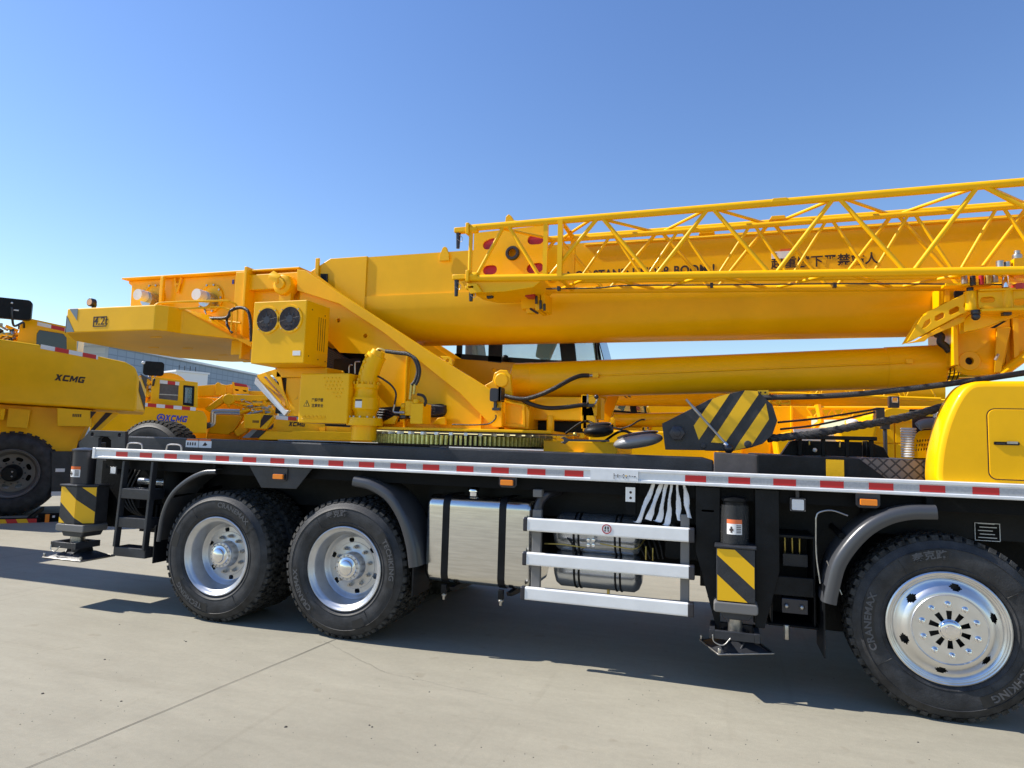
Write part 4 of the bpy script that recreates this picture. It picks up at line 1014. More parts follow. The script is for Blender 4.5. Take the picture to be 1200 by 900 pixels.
rf = M(); rf.m('red_paint').prism([(X(290, 314, .9), 3.47), (X(292, 312, .9), 3.545), (X(304, 318, .9), 3.47)], .95, 1.4); rf.m('yellow').prism([(X(286, 316, .88), 3.46), (X(287.5, 312, .88), 3.545), (X(291, 313, .88), 3.545), (X(293, 318, .88), 3.46)], .88, .95)
rf.build('rope_guard', None, wfo, .004)
# round pin boss on the diagonal root
pb = M(); c = U(333.5, 334.5, .66); pb.m('yellow').lathe([(.0001, -.06), (.085, -.055), (.105, -.045), (.11, .0), (.11, .08)], (c.x, .66, c.z), 'y', 32)
pb.lathe([(.055, -.062), (.055, -.085), (.0001, -.085)], (c.x, .66, c.z), 'y', 24)
pb.hexa([(c.x-.13, .56, c.z+.05), (c.x-.02, .56, c.z-.005), (c.x+.0, .60, c.z+.04), (c.x-.10, .60, c.z+.10)], [(c.x-.13, .56, c.z+.10), (c.x-.02, .56, c.z+.05), (c.x+.0, .60, c.z+.09), (c.x-.10, .60, c.z+.15)])
pb.box(c.x-.06, c.x+.08, .66, .72, c.z-.26, c.z-.05)
pb.build('pin_boss', None, crane, .004)

# ---- counterweight with its handrail, number and stripes
cw = M(); cw.m('yellow'); z0, z1 = 2.71, 2.965
plan = [(-6.50, .02), (-5.33, .02), (-5.25, .10), (-5.22, .25), (-4.66, .60), (-4.66, 1.90), (-5.22, 2.25), (-5.25, 2.42), (-5.33, 2.48), (-6.50, 2.48), (-6.64, 2.40), (-6.98, 2.0), (-7.05, 1.25), (-6.98, .5), (-6.58, .10)]
def ramp_z(x, y, top): return (z1 if top else z0) - (0 if x < -5.0 else (.33 if top else .03))
cw.hexa([(a, b, ramp_z(a, b, False)) for a, b in plan], [(a, b, ramp_z(a, b, True)) for a, b in plan])
cwo = cw.build('counterweight', None, crane, .012)
cm = M(); cm.m('stripe_blue')
L0 = Vector((-6.98, .5, 0)); L1 = Vector((-6.58, .10, 0))
pf = [(-6.50, z0+.004), (-6.33, z0+.004), (-6.50, z0+.19)]
cm.prism([(-6.495, z0+.006), (-6.38, z0+.006), (-6.495, z0+.17)], .0165, .0195)
cm.prism([(-6.47, z1-.006), (-6.355, z1-.006), (-6.355, z1-.13)], .0165, .0195)
cm.hexa([(-6.582, .093, z0+.006), (-6.504, .018, z0+.006), (-6.504, .018, z0+.18), (-6.582, .093, z0+.20)], [(-6.580, .0905, z0+.006), (-6.502, .0155, z0+.006), (-6.502, .0155, z0+.18), (-6.580, .0905, z0+.20)])
cm.build('hazard_marks', None, cwo)
nb = M(); nb.m('ink'); p0, p1 = U(109, 382, .02), U(125.5, 371, .02); pc = (p0+p1)/2
nb.text('4.2t', .118, lambda a, b, q: (pc.x+.01+a, .0175-q, pc.z+b), .001, .001, .12, .95)
nb.plate([(p0.x-.0, p0.z-.01), (p1.x, p0.z-.01), (p1.x, p1.z+.004), (p0.x, p1.z+.004)], [[(p0.x+.012, p0.z-.0), (p1.x-.008, p0.z-.0), (p1.x-.008, p1.z-.008), (p0.x+.012, p1.z-.008)]], .0165, .0190)
nb.build('weight_mark', None, cwo)
dc = M(); dc.m('yellow_satin')
for u, v in ((183, 395), (180, 407), (220, 408), (193, 415), (250, 421), (262, 416), (290, 424)):
    p = UZ(u, v, 2.71); dc.prism(slot((p.x-.05, p.y), (p.x+.05, p.y), .022), z0-.006, z0-.0005, 'z')
dc.build('bottom_slot', 'yellow_satin', cwo)
bl = M(); bl.m('gunmetal'); p = U(107, 362, .25); bl.box(p.x-.11, p.x+.10, .2, .30, 2.967, 2.985); bl.cyl((p.x+.02, .25, 2.99), (p.x+.05, .25, 3.06), .02, 8)
bl.m('gunmetal').cyl((p.x+.03, .20, 3.07), (p.x+.03, .25, 3.07), .045, 20)
b = bl.build('tail_lamp', None, cwo, .003)
M().m('pink_shell').cyl((p.x+.03, .195, 3.07), (p.x+.03, .199, 3.07), .034, 20).build('lens', None, b)
hr = M(); hr.m('yellow_satin')
hr.tube(cat_rom([(X(180, 359, .12), .12, 2.97), U(184, 356.5, .12), U(190, 355, .15), U(215, 353.8, .25), U(262, 352.5, .45), U(270, 354, .5), U(277, 358, .55), U(278, 372, .55), U(276, 393, .55)], 6), .011, 8)
hr.tube(cat_rom([U(210, 361.8, .2), U(232, 361, .3), U(254, 360, .42), U(264, 361.5, .48), U(271, 366, .5), U(271, 390, .5)], 6), .010, 8)
hr.tube([U(256, 375.5, .55), U(282, 378.5, .55)], .012, 8)
hr.build('handrail', None, cwo)
hh = M(); hh.m('hose')
hh.tube(cat_rom([U(236, 373, .6), U(250, 373, .55), U(266, 372, .5), U(271, 364, .5), U(281, 360.5, .5), U(290, 364, .5), U(293.5, 376, .5), U(294.5, 400, .5)], 6), .017, 8)
hh.tube(cat_rom([U(266, 373, .52), U(266, 380, .5), U(269, 386, .5), U(272, 390, .5)], 6), .013, 8); hh.tube(cat_rom([U(240, 362, .7), U(242, 370, .65), U(246, 374, .6)], 4), .008, 8)
hh.m('gunmetal').sphere(U(242, 373.5, .6), .03, 6)
hh.build('winch_hose', None, crane)

# ---- oil cooler box with two fans
xa, xb, ya, yb_, za, zb_ = -4.225, -3.64, .10, .48, 2.375, 2.965
oc = M(); oc.m('yellow').box(xa, xb, ya, yb_, za, zb_); oco = oc.build('oil_cooler', None, crane, .008)
for u, v in ((314, 375.3), (340.5, 373.8)):
    c = U(u, v, ya); r = .113; f = M()
    f.m('yellow').lathe([(r+.022, 0), (r+.018, -.012), (r, -.012)], (c.x, ya, c.z), 'y', 40)
    f.m('ink').lathe([(r, -.011), (.0001, -.002)], (c.x, ya, c.z), 'y', 40)
    f.m('gunmetal')
    for rr in [r*k/9 for k in range(2, 10)]: f.lathe([(rr, -.016), (rr-.0025, -.016)], (c.x, ya, c.z), 'y', 40)
    for k in range(8): a = 6.283*k/8+.2; f.tube([(c.x, ya-.015, c.z), (c.x+r*math.cos(a), ya-.015, c.z+r*math.sin(a))], .002, 4)
    f.m('gunmetal').lathe([(.035, -.018), (.0001, -.018)], (c.x, ya, c.z), 'y', 20)
    for k in range(7):
        a = 6.283*k/7; f.m('gunmetal').add([(c.x+.03*math.cos(a), ya-.008, c.z+.03*math.sin(a)), (c.x+.1*math.cos(a-.1), ya-.008, c.z+.1*math.sin(a-.1)), (c.x+.1*math.cos(a+.42), ya-.004, c.z+.1*math.sin(a+.42))], [(0, 1, 2)])
    f.m('steel')
    for k in range(4): a = .785+1.571*k; f.cyl((c.x+(r+.012)*math.cos(a), ya-.012, c.z+(r+.012)*math.sin(a)), (c.x+(r+.012)*math.cos(a), ya-.018, c.z+(r+.012)*math.sin(a)), .006, 6)
    f.build('fan', None, oco)
lv = M(); lv.m('ink')
for k in range(4): lv.box(xb, xb+.0015, ya+.20+.035*k, ya+.206+.035*k, 2.52, 2.84)
for yy, zz in ((ya+.09, 2.89), (ya+.30, 2.87), (ya+.07, 2.45), (ya+.22, 2.435), (ya+.34, 2.43)): lv.prism(circ(yy, zz, .007, 8), xb, xb+.002, 'x')
lv.build('vent_slits', None, oco)
lb = M(); a, b = X(343, 414, ya), X(352, 414, ya); lb.m('white').box(a, b, ya-.002, ya-.0004, Z(347, 416.5, ya), Z(347, 411, ya)); lb.build('maker_label', None, oco)
sp = M(); sp.m('yellow').box(-4.2, -3.62, .45, .74, 2.28, 2.374); sp.box(-4.1, -3.9, .48, .72, 1.9, 2.28); sp.prism([(-4.28, 2.37), (-3.6, 2.37), (-3.52, 2.2), (-3.9, 2.02), (-4.15, 2.05)], .70, .72)
sp.box(-3.75, -3.62, .5, .72, 1.85, 2.3); sp.build('cooler_support', None, crane, .006)

# ---- slotted step bracket on the left of the control box
stp = M(); yq = .45
fm = lambda L_: uv([(250+a/4, 290+b/4) for a, b in L_], yq)
def fm2(L_): return uv([(220+a*.11667, 430+b*.11667) for a, b in L_], yq)
stp.m('yellow').plate(fm2([(695, 80), (880, 20), (935, 80), (960, 230), (1020, 385), (985, 430), (700, 105)]), [fm2([(760, 100), (785, 95), (930, 260), (915, 275)]), fm2([(825, 85), (845, 78), (915, 160), (915, 185)]), fm2([(735, 150), (750, 150), (945, 350), (935, 362)])], yq, yq+.01)
stp.m('aluminium').prism(fm2([(690, 100), (672, 165), (975, 492), (1020, 438), (985, 432)]), yq-.01, yq+.25)
stp.build('slotted_bracket', None, crane, .003)
# black hose bundle behind it and in the side opening
hb = M(); hb.m('hose'); random.seed(5)
for i in range(9):
    d = i*1.6; hb.tube(cat_rom([U(322+d*.6, 427+d*.3, .55), U(330+d*.8, 440-d*.2, .5), U(338+d*.9, 462-d, .5), U(345+d*.4, 474, .5), U(347+d*.3, 484, .55)], 6), .017, 8)
for i in range(11):
    d = i*3.0; hb.tube(cat_rom([U(372+d*.25, 402+d, .86), U(395+d*.2, 414+d*.85, .84), U(420, 430+d*.7, .84), U(438, 446+d*.45, .86)], 5), .017, 8)
hb.m('black_paint').box(X(384, 440, 1.0), X(437, 440, 1.0)+.1, 1.0, 1.6, 1.82, Z(420, 408, 1.0)); hb.box(X(334, 470, .9), X(356, 470, .9), .75, 1.2, Z(340, 485, .8), Z(340, 440, .8)); hb.box(-3.75, -3.45, .76, 1.6, 1.9, 2.5)
hb.build('hose_bundle', None, crane)
hb = M(); hb.m('black_paint').prism(slot((X(432, 486, .715), Z(432, 486, .715)), (X(517, 481, .715), Z(517, 481, .715)), .062), .690, .712)
hb.m('hose')
for i in range(7): hb.tube(cat_rom([U(470+3*i, 490-2*i, .66), U(495, 488-2.2*i, .64), U(518, 484-1.2*i, .66), U(522, 483-1.1*i, .70)], 5), .014, 8)
for i in range(4): hb.tube(cat_rom([U(440, 480+3*i, .66), U(456, 482+3*i, .62), U(468, 490+i, .62)], 5), .013, 8)
hb.build('hose_loop', None, crane)

# ---- control box
yc = .22; xa, xb = X(350.5, 465, yc), X(408, 465, yc); zt, zb_ = Z(380, 437.5, yc), Z(380, 496, yc)
cb = M(); cb.m('yellow').box(xa, xb, yc, yc+.36, zb_, zt); cbo = cb.build('control_box', None, crane, .012)
de = M(); de.m('yellow')
for r_i in range(6):
    for c_i in range(5):
        u, v = 380+c_i*4.4+(r_i % 2)*2.2+r_i*.5, 443+r_i*4.4
        if 378 < u < 402 and not (r_i > 3 and c_i < 2): p = U(u, v, yc); de.lathe([(.012, 0), (.008, -.006), (.0001, -.006)], (p.x, yc, p.z), 'y', 6, False)
p = U(354, 488, yc); q = U(382, 488.5, yc)
for i in range(6): a = p.x+(q.x-p.x)*i/6; de.tube([(a, yc-.001, p.z-.012), (a+.03, yc-.001, p.z+.012), (a+.04, yc-.001, p.z-.012)], .004, 5)
de.tube([(p.x, yc, p.z-.022), (q.x, yc, p.z-.022)], .004, 5)
de.build('embossing', None, cbo)
wn = M(); c = U(359.5, 473, yc); wn.m('ink').prism([(c.x-.034, c.z-.026), (c.x+.034, c.z-.026), (c.x, c.z+.034)], yc-.002, yc-.0004); wn.m('yellow_tape').prism([(c.x-.025, c.z-.021), (c.x+.025, c.z-.021), (c.x, c.z+.024)], yc-.0035, yc-.0021)
wn.m('ink').box(c.x-.003, c.x+.003, yc-.005, yc-.0036, c.z-.008, c.z+.012); wn.box(c.x-.003, c.x+.003, yc-.005, yc-.0036, c.z-.016, c.z-.011)
for row, v in enumerate((469, 475.5)):
    p0, p1 = U(365, v, yc), U(379, v, yc)
    wn.text(('严禁攀登', '注意安全')[row], .034, lambda a, b, q: ((p0.x+p1.x)/2+a*.9, yc-.001-q, p0.z+b), .0006, .0008)
wn.build('warning_sign', None, cbo)
hx = M(); hx.m('steel').tube(cat_rom([U(409, 437, .45), U(409, 430, .45), U(411, 427.5, .45), U(413, 428, .45)], 4), .006, 6); hx.tube(cat_rom([U(416, 438, .45), U(416, 426, .45), U(418, 424, .45), U(422, 424, .45)], 4), .007, 6); hx.build('pipe_hooks', None, crane)

# ---- slewing motor
ys = .38; mo = M(); mo.m('yellow')
def pc_(u, v): return U(u, v, ys)
ax = pc_(427, 500).x
def zz_(v): return Z(428, v, ys)
mo.lathe([(.001, zz_(516)), (.115, zz_(516)), (.115, zz_(499)), (.165, zz_(499)), (.168, zz_(497)), (.160, zz_(490)), (.105, zz_(488)), (.105, zz_(484)), (.118, zz_(481)), (.126, zz_(480)), (.126, zz_(467)), (.112, zz_(465)), (.105, zz_(460)), (.105, zz_(457)), (.118, zz_(455)), (.118, zz_(451)), (.090, zz_(450)), (.078, zz_(448))], (ax, ys, 0), 'z', 40)
for k in range(14):
    a = 6.283*k/14; mo.m('steel').cyl((ax+.145*math.cos(a), ys+.145*math.sin(a), zz_(492)), (ax+.145*math.cos(a), ys+.145*math.sin(a), zz_(488)), .012, 6)
    mo.m('yellow').cyl((ax+.118*math.cos(a), ys+.118*math.sin(a), zz_(451)), (ax+.118*math.cos(a), ys+.118*math.sin(a), zz_(448)), .010, 6)
# bent axis motor
P = [pc_(430, 455), pc_(431, 445), pc_(434, 434), pc_(438, 424), pc_(442, 416)]
mo.m('yellow').tube(cat_rom(P, 5), .098, 24, .088); mo.tube([pc_(441, 418), pc_(444, 411)], .075, 20, .06)
for k in range(5): q = pc_(426+k*2.2, 446-k*7); mo.tube([q+Vector((0, -.075, 0)), q+Vector((0, -.095, 0))], .014, 6)
mo.m('brass').tube(cat_rom([pc_(441, 413), pc_(443, 409.5), pc_(447, 409.5), pc_(452, 411.5)], 4), .014, 8); mo.m('gunmetal').sphere(pc_(443, 413), .03, 6)
mto = mo.build('slewing_motor', None, crane)
lb = M(); a0 = -1.85; r = .1275; lb.m('white').lathe([(r, zz_(478.5)), (r, zz_(471))], (ax, ys, 0), 'z', 8, True, a0, a0+.55); lb.m('ink').lathe([(r, zz_(470.8)), (r, zz_(469))], (ax, ys, 0), 'z', 8, True, a0, a0+.55); lb.build('rating_plate', None, mto)
hs = M(); hs.m('hose')
for d in (0, 1): hs.tube(cat_rom([pc_(452, 411+d), pc_(466, 413+d), pc_(478, 414.5+d), pc_(485.5+d*2, 421), pc_(489.5+d*2.4, 433), pc_(487+d*3, 445), pc_(482.5+d*4.5, 451)], 6), .015, 8)
hs.m('brass').tube([pc_(482.5, 450), pc_(480.5, 468)], .013, 8); hs.tube([pc_(486.5, 450), pc_(485, 462)], .013, 8)
hs.m('hose').tube(cat_rom([pc_(443, 441), pc_(450, 445), pc_(459, 452), pc_(464, 461), pc_(462.5, 474)], 6), .009, 8); hs.m('steel').tube(cat_rom([pc_(462.5, 474), pc_(461, 482), pc_(466, 483.5), pc_(474, 483.5)], 4), .008, 6)
hs.m('hose').tube(cat_rom([pc_(419, 465), pc_(413, 466), pc_(412.5, 471), pc_(414, 475)], 4), .012, 8)
hs.build('motor_hose', None, crane)
vb = M(); vb.m('yellow'); yv = .40
def vbx(u0, v0, u1, v1, y0, y1): p, q = U(u0, v0, yv), U(u1, v1, yv); vb.box(p.x, q.x, y0, y1, q.z, p.z)
vbx(475, 470, 488, 487, yv, yv+.12); vbx(483, 473, 496.5, 497, yv-.03, yv+.15); vb.cyl(U(471, 476, yv+.05), U(476, 476, yv+.05), .03, 12); vb.cyl(U(470, 483, yv+.05), U(476, 483, yv+.05), .035, 12); vb.cyl(U(488, 473, yv), U(488, 468, yv), .03, 12)
vb.m('steel').cyl(U(468, 483.5, yv), U(473, 483.5, yv), .014, 8); vb.m('gunmetal').box(U(468, 489, yv).x, U(474, 489, yv).x, yv+.02, yv+.1, U(468, 490, yv).z, U(468, 486, yv).z)
vb.m('hose').tube(cat_rom([U(489, 462, yv), U(496, 464, yv), U(499, 470, yv), U(497, 476, yv)], 5), .014, 8)
vb.m('yellow').prism(uv([(445, 497), (462, 487), (466, 488), (462, 497)], yv+.1), yv+.1, yv+.14); vb.prism(uv([(508, 497.5), (515, 490), (523, 489), (524, 498)], .66), .62, .66)
vb.build('valve_block', None, crane, .004)

# ---- lift cylinder
A_ = Vector((-1.92, 1.10, 2.335)); 
pL = U(604, 446.5, 1.25); pR = U(1103, 429.5, 1.25); ra = (Z(700, 422, .95)-Z(700, 462, .95))/2
ax_d = (pR-pL).normalized(); r = .176
cy = M(); cy.m('yellow'); up = Vector((0, 1, 0)); sd_ = ax_d.cross(up).normalized()
def cyl_lathe(mm, prof, org, d, n=48):
    a = d.cross(Vector((0, 1, 0))).normalized(); b = d.cross(a); V = []
    for rr, t in prof:
        for k in range(n): g = 2*math.pi*k/n; V.append(org+d*t+a*rr*math.cos(g)+b*rr*math.sin(g))
    mm.add(V, [(i*n+k, i*n+(k+1) % n, (i+1)*n+(k+1) % n, (i+1)*n+k) for i in range(len(prof)-1) for k in range(n)], True)
Ln = (pR-pL).length
cyl_lathe(cy, [(.0001, -.02), (.145, -.02), (.165, .0), (.165, .0), (r+.003, .01), (r+.003, .19), (r, .192), (r, Ln-.42), (r+.005, Ln-.418), (r+.005, Ln-.01), (r-.004, Ln), (.12, Ln), (.0001, Ln)], pL, ax_d)
lc = cy.build('lift_cylinder', None, crane); lc.modifiers.new('split', 'EDGE_SPLIT').split_angle = R(50)
ro = M(); ro.m('chrome'); cyl_lathe(ro, [(.125, Ln-.01), (.125, Ln+.10), (.10, Ln+.10), (.10, Ln+.4)], pL, ax_d, 32)
for k in range(3): ro.m('gunmetal'); cyl_lathe(ro, [(.126, Ln+.025+.03*k), (.129, Ln+.03+.03*k), (.126, Ln+.035+.03*k)], pL, ax_d, 32)
ro.build('rod', None, lc)
pp = M(); pp.m('yellow'); f0 = U(700, 440, 1.07); f1 = U(1064, 425, 1.07); pp.tube([f0, f1], .009, 8); q = U(698.5, 440, 1.05); pp.box(q.x-.03, q.x+.025, 1.03, 1.10, q.z-.022, q.z+.022); q = U(1065, 423.5, 1.06); pp.box(q.x-.02, q.x+.03, 1.05, 1.09, q.z-.02, q.z+.02)
pp.build('feed_pipe', None, lc, .002)
hs = M(); hs.m('hose')
hs.tube(cat_rom([U(589, 463, .80), U(600, 466, .78), U(615, 467.5, .78), U(632, 463, .80), U(650, 455, .82), U(668, 445, .92), U(680, 440.5, 1.0), U(690, 440, 1.04)], 6), .021, 10)
hs.tube(cat_rom([U(610, 467, .80), U(622, 473.5, .80), U(640, 478, .82), U(660, 477.5, .86), U(680, 475, .92), U(690, 474, .95)], 6), .021, 10)
hs.m('steel').tube([U(685, 440.5, 1.04), U(696, 440, 1.05)], .014, 10); hs.tube(cat_rom([U(690, 474, .95), U(697, 473.5, .95), U(700, 467, .95)], 4), .008, 6)
hs.build('cylinder_hose', None, crane)
# lamp on the side plate
lp = M(); lp.m('gunmetal'); a, b = U(575, 455, .62), U(588, 472, .62); lp.prism(rrect(a.x, b.x-.035, b.z+.01, a.z-.0, .02), .60, .68); lp.prism(rrect(b.x-.03, b.x, b.z+.01, a.z+.01, .02), .59, .70); lp.box(a.x+.03, a.x+.055, .63, .66, b.z-.05, b.z+.01); lp.box(a.x+.02, a.x+.09, .62, .67, b.z-.07, b.z-.045)
lp.m('hose').tube(cat_rom([U(581, 486, .64), U(581, 490, .64), U(577, 494.5, .65), U(571, 497, .66), U(555, 498, .64), U(530, 497.5, .64)], 5), .007, 6)
lp.build('side_lamp', None, crane, .005)

# ---- boom bracket for the cylinder rod
bb = M(); bb.m('yellow'); y = .95
out = uv([(1117, 372), (1117, 425), (1121, 433), (1128, 438), (1140, 440), (1165, 439), (1176, 434), (1184, 384), (1184, 330), (1107, 330), (1107, 372)], y)
c = U(1136, 423, y)
for yy in (y, 1.50):
    bb.plate(out, [circ(c.x, c.z, .030, 18)], yy, yy+.04)
    bb.lathe([(.030, -.008), (.075, -.008), (.078, -.002), (.078, .0)], (c.x, yy, c.z), 'y', 32)
p = U(1122, 400, .9); bb.box(X(1117, 400, .9), X(1123, 400, .9), .90, 1.55, Z(1120, 428, .9), 2.76)
bb.hexa([U(1165, 437, .90), U(1173, 436, .90), U(1173, 436, .95), U(1165, 437, .95)], [U(1168, 384, .88), U(1184, 384, .88), U(1184, 384, .95), U(1168, 384, .95)])
bb.build('rod_bracket', None, boom, .004)
st = M(); st.m('ink').prism(circ(c.x, c.z, .032, 16), y+.045, y+.05); st.build('pin_hole', None, boom)
dg = M(); dg.m('yellow').prism(uv([(1186, 330), (1275, 330), (1275, 372), (1200, 419), (1178, 437)], 1.0), 1.0, 1.45); dg.box(X(1186, 400, .96), X(1192, 400, .96), .93, 1.0, Z(1188, 428, .96), Z(1188, 350, .96)); dg.tube([U(1172, 439, .93), U(1210, 411, .93)], .035, 8); dg.build('brace', None, crane)
bk = M(); bk.m('steel'); bk.tube([U(1166, 422, .85), U(1170, 415, .85)], .01, 6); bk.build('grease_nipple', None, crane)
hs = M(); hs.m('hose').tube(cat_rom([U(1098, 392, 1.05), U(1103, 394, 1.0), U(1102, 401, 1.0), U(1108, 406, 1.0), U(1113, 412, 1.0)], 6), .028, 10); hs.build('boom_hose', None, crane)

# ---- lattice jib stowed along the boom
jy0, jy1 = .15, .62; JX0, JX1 = -2.06, 5.0
def jt(x): return 3.545+.006*(x+2)
def jb(x): return 3.100-.036*(x+2.05)
jib = node('lattice_jib', crane, (-2.06, .38, 3.1))
for nm, y, zf, x0 in (('t', jy0, jt, JX0-.0), ('b', jy0, jb, JX0), ('t', jy1, jt, X(652, 274, jy1)-.7), ('b', jy1, jb, JX0+.1)):
    cm = M(); cm.m('yellow').cyl((x0, y, zf(x0)), (JX1, y, zf(JX1)), .029, 16); cm.build('chord', None, jib)
def near_x(u, v): return X(u, v, jy0)
lac = M(); lac.m('yellow')
tops = [near_x(593, 271), near_x(703, 262), near_x(832.5, 250), near_x(980, 239), near_x(1149.5, 224)]
bots = [near_x(558, 322), near_x(632, 322), near_x(644, 322), near_x(761, 321), near_x(769.5, 321), near_x(901, 319), near_x(910, 318), near_x(1060, 315), near_x(1071, 315)]
def nz(x0, x1, y=jy0, r=.0165):
    lac.cyl((x0, y, jt(x0)-.01), (x1, y, jb(x1)+.01), r, 12)
g = .022
for tp_, b0, b1 in ((tops[0], bots[0], bots[1]), (tops[1], bots[2], bots[3]), (tops[2], bots[4], bots[5]), (tops[3], bots[6], bots[7]), (tops[4], bots[8], bots[8]+1.28)):
    nz(tp_-g, b0); nz(tp_+g, b1)
nz(tops[4]+1.3, bots[8]+1.32); nz(tops[4]+1.34, bots[8]+2.6); nz(tops[4]+2.6, bots[8]+2.64)
for u in (551.5, ): x = near_x(u, 290); lac.cyl((x, jy0, jt(x)), (x, jy0, jb(x)), .018, 12)
x = near_x(639.5, 290); lac.box(x-.018, x+.018, jy0-.018, jy0+.018, jb(x), jt(x)); x = near_x(650, 290)+.05
lac.box(x-.02, x+.02, jy1-.5, jy1-.46, jb(x), jt(x))
lac.box(x-.02, x+.02, jy1-.02, jy1+.02, jb(x), jt(x)); lac.cyl((x, jy0, jt(x)), (x, jy1, jt(x)), .02, 10); lac.cyl((x, jy0, jb(x)), (x, jy1, jb(x)), .02, 10)
lac.build('face_lacing', None, jib)
lac = M(); lac.m('yellow')
ft = [X(772.5, 274, jy1), X(903.5, 265, jy1), X(1048.5, 254, jy1)]; per = (ft[2]-ft[0])/2
f0 = ft[0]-per
for k in range(-0, 7):
    x = f0+per*k; nz(x-g, x-per/2+.03, jy1, .0155); nz(x+g, x+per/2-.03, jy1, .0155)
lac.build('back_lacing', None, jib)
# top and bottom lacing zigzag across
for zf, dz in ((jt, -.005), (jb, .005)):
    lac = M(); lac.m('yellow')
    for k in range(0, 9):
        x = f0-per*.5+per*.5*k*2
        lac.cyl((x, jy0, zf(x)+dz), (x+per*.5-.03, jy1, zf(x+per*.5)+dz), .013, 10); lac.cyl((x+per*.5+.03, jy1, zf(x+per*.5)+dz), (x+per-.04, jy0, zf(x+per)+dz), .013, 10)
        if x+per > JX1-.3: break
    lac.build('cross_lacing', None, jib)
# folded inner section nested inside the frame
ic = M(); ic.m('yellow').cyl((-1.2, .40, jt(-1.2)-.085), (JX1, .40, jt(JX1)-.085), .022, 12); ic.build('chord', None, jib); ic = M(); ic.m('yellow').cyl((-1.2, .40, jb(-1.2)+.03), (JX1, .40, jb(JX1)+.03), .022, 12); ic.build('chord', None, jib)
lac = M(); lac.m('yellow')
for k in range(0, 14):
    x = -1.15+per*.62*k
    if x+per*.62 > JX1: break
    for a_, b_ in ((x, x+per*.31-.02), (x+per*.62, x+per*.31+.02)): lac.cyl((a_, .40, jb(a_)+.03), (b_, .40, jt(b_)-.085), .0125, 10)
lac.build('inner_lacing', None, jib)
# jib end plate with four red ovals
y = .56
pl = uv([(555.5, 273), (637, 264), (639, 321), (554, 322)], y)
hl = []
for (a, b, c, d, rr) in ((571, 287, 577, 284.5, .045), (623.5, 281, 631.5, 280.5, .045), (571, 316.5, 577, 316, .045), (622.5, 314.5, 631, 313.5, .045)):
    hl.append(slot((X(a, b, y), Z(a, b, y)), (X(c, d, y), Z(c, d, y)), rr, 6))
c = U(601, 297, y); hl.append(circ(c.x, c.z, .040, 20))
ep = M(); ep.m('yellow').plate(pl, hl, y, y+.016); ep.m('gunmetal').lathe([(.040, .0), (.040, -.03), (.060, -.03), (.066, -.02), (.066, -.0)], (c.x, y, c.z), 'y', 32)
epo = ep.build('end_plate', None, jib)
rd = M(); rd.m('red_paint')
for h in hl[:4]:
    cx_ = sum(a for a, b in h)/len(h); cz_ = sum(b for a, b in h)/len(h); rd.prism([(cx_+(a-cx_)*1.15, cz_+(b-cz_)*1.15) for a, b in h], y+.03, y+.04)
rd.m('yellow').box(min(a for a, b in pl)+.02, max(a for a, b in pl)-.02, y+.05, y+.07, jb(0)+.15, jt(0)-.02); rd.build('red_oval', None, epo)
bx = M(); bx.m('yellow')
for (a, b, c_, d_) in ((568, 300, 600, 318), (598, 283, 640, 303), (556, 283, 590, 300)): bx.tube([U(a, b, y+.045), U(c_, d_, y+.045)], .012, 6)
x = X(640, 290, .5); bx.box(x, x+.02, jy0+.02, y+.05, jb(x)+.03, jt(x)-.03) if False else None
bx.build('plate_rib', None, epo)
# forks and hanging pins at the left end
for (u, v, lu, lv, ux) in ((538, 270, 537.5, 291, 0), (536, 325, 535, 347, 0), (553, 338, 551, 353, 1)):
    f = M(); f.m('yellow'); p = U(u, v, jy0); q = U(547.5, v-.5, jy0)
    if not ux: f.box(p.x-.035, q.x, jy0-.035, jy0+.035, p.z-.025, p.z+.018); f.box(q.x, q.x+.03, jy0-.045, jy0+.045, p.z-.05, p.z+.05); f.cyl((q.x+.03, jy0, p.z), (q.x+.1, jy0, p.z), .036, 14)
    else: f.box(p.x-.05, p.x+.03, jy0-.03, jy0+.04, p.z-.01, p.z+.02)
    o = f.build('fork', None, jib, .006)
    g_ = M(); e_ = U(lu, lv, jy0); g_.m('gunmetal').cyl((p.x-.005, jy0, p.z-.02), (p.x-.005, jy0, e_.z), .021, 16, .015)
    g_.m('steel').tube(cat_rom([(p.x+.015, jy0-.02, (p.z+e_.z)/2+.03), (p.x+.045, jy0-.025, (p.z+e_.z)/2), (p.x+.03, jy0-.02, (p.z+e_.z)/2-.03), (p.x-.005, jy0-.02, (p.z+e_.z)/2-.005)], 4), .0025, 5)
    g_.build('pin', None, o)
# support shelf beneath the end
sh = M(); sh.m('yellow'); y = .30
sh.prism(uv([(556, 331), (641, 332), (630, 341), (597, 346), (572, 347), (553, 343), (549, 336)], y), y-.14, .60)
sh.prism(uv([(548, 333), (560, 333), (566, 343), (552, 345)], .15), .12, .22)
sh.m('gunmetal').cyl(U(571, 348, y), U(578, 347, y), .02, 10); sh.m('red_paint').box(X(616, 346, .4), X(627, 347, .4), .38, .5, Z(620, 348, .4), Z(620, 345, .4))
sh.build('support_shelf', None, jib, .004)
bk = M(); bk.m('yellow'); y = .50
def B(u0, v0, u1, v1, ya, yb2): p, q = U(u0, v0, y), U(u1, v1, y); bk.box(p.x, q.x, ya, yb2, q.z, p.z)
B(611, 350, 628, 361, y, y+.1); B(616, 361, 625, 366, y+.02, y+.1); B(630, 344, 634, 365, y-.06, y+.2); B(636, 344, 640, 364, y-.06, y+.2)
bk.m('gunmetal')
for (a, b, c_, d_) in ((628.5, 347, 628.5, 356), (633.5, 352, 633.5, 362), (638, 356, 638, 364)): bk.cyl(U(a, b, y-.08), U(c_, d_, y-.08), .012, 10)
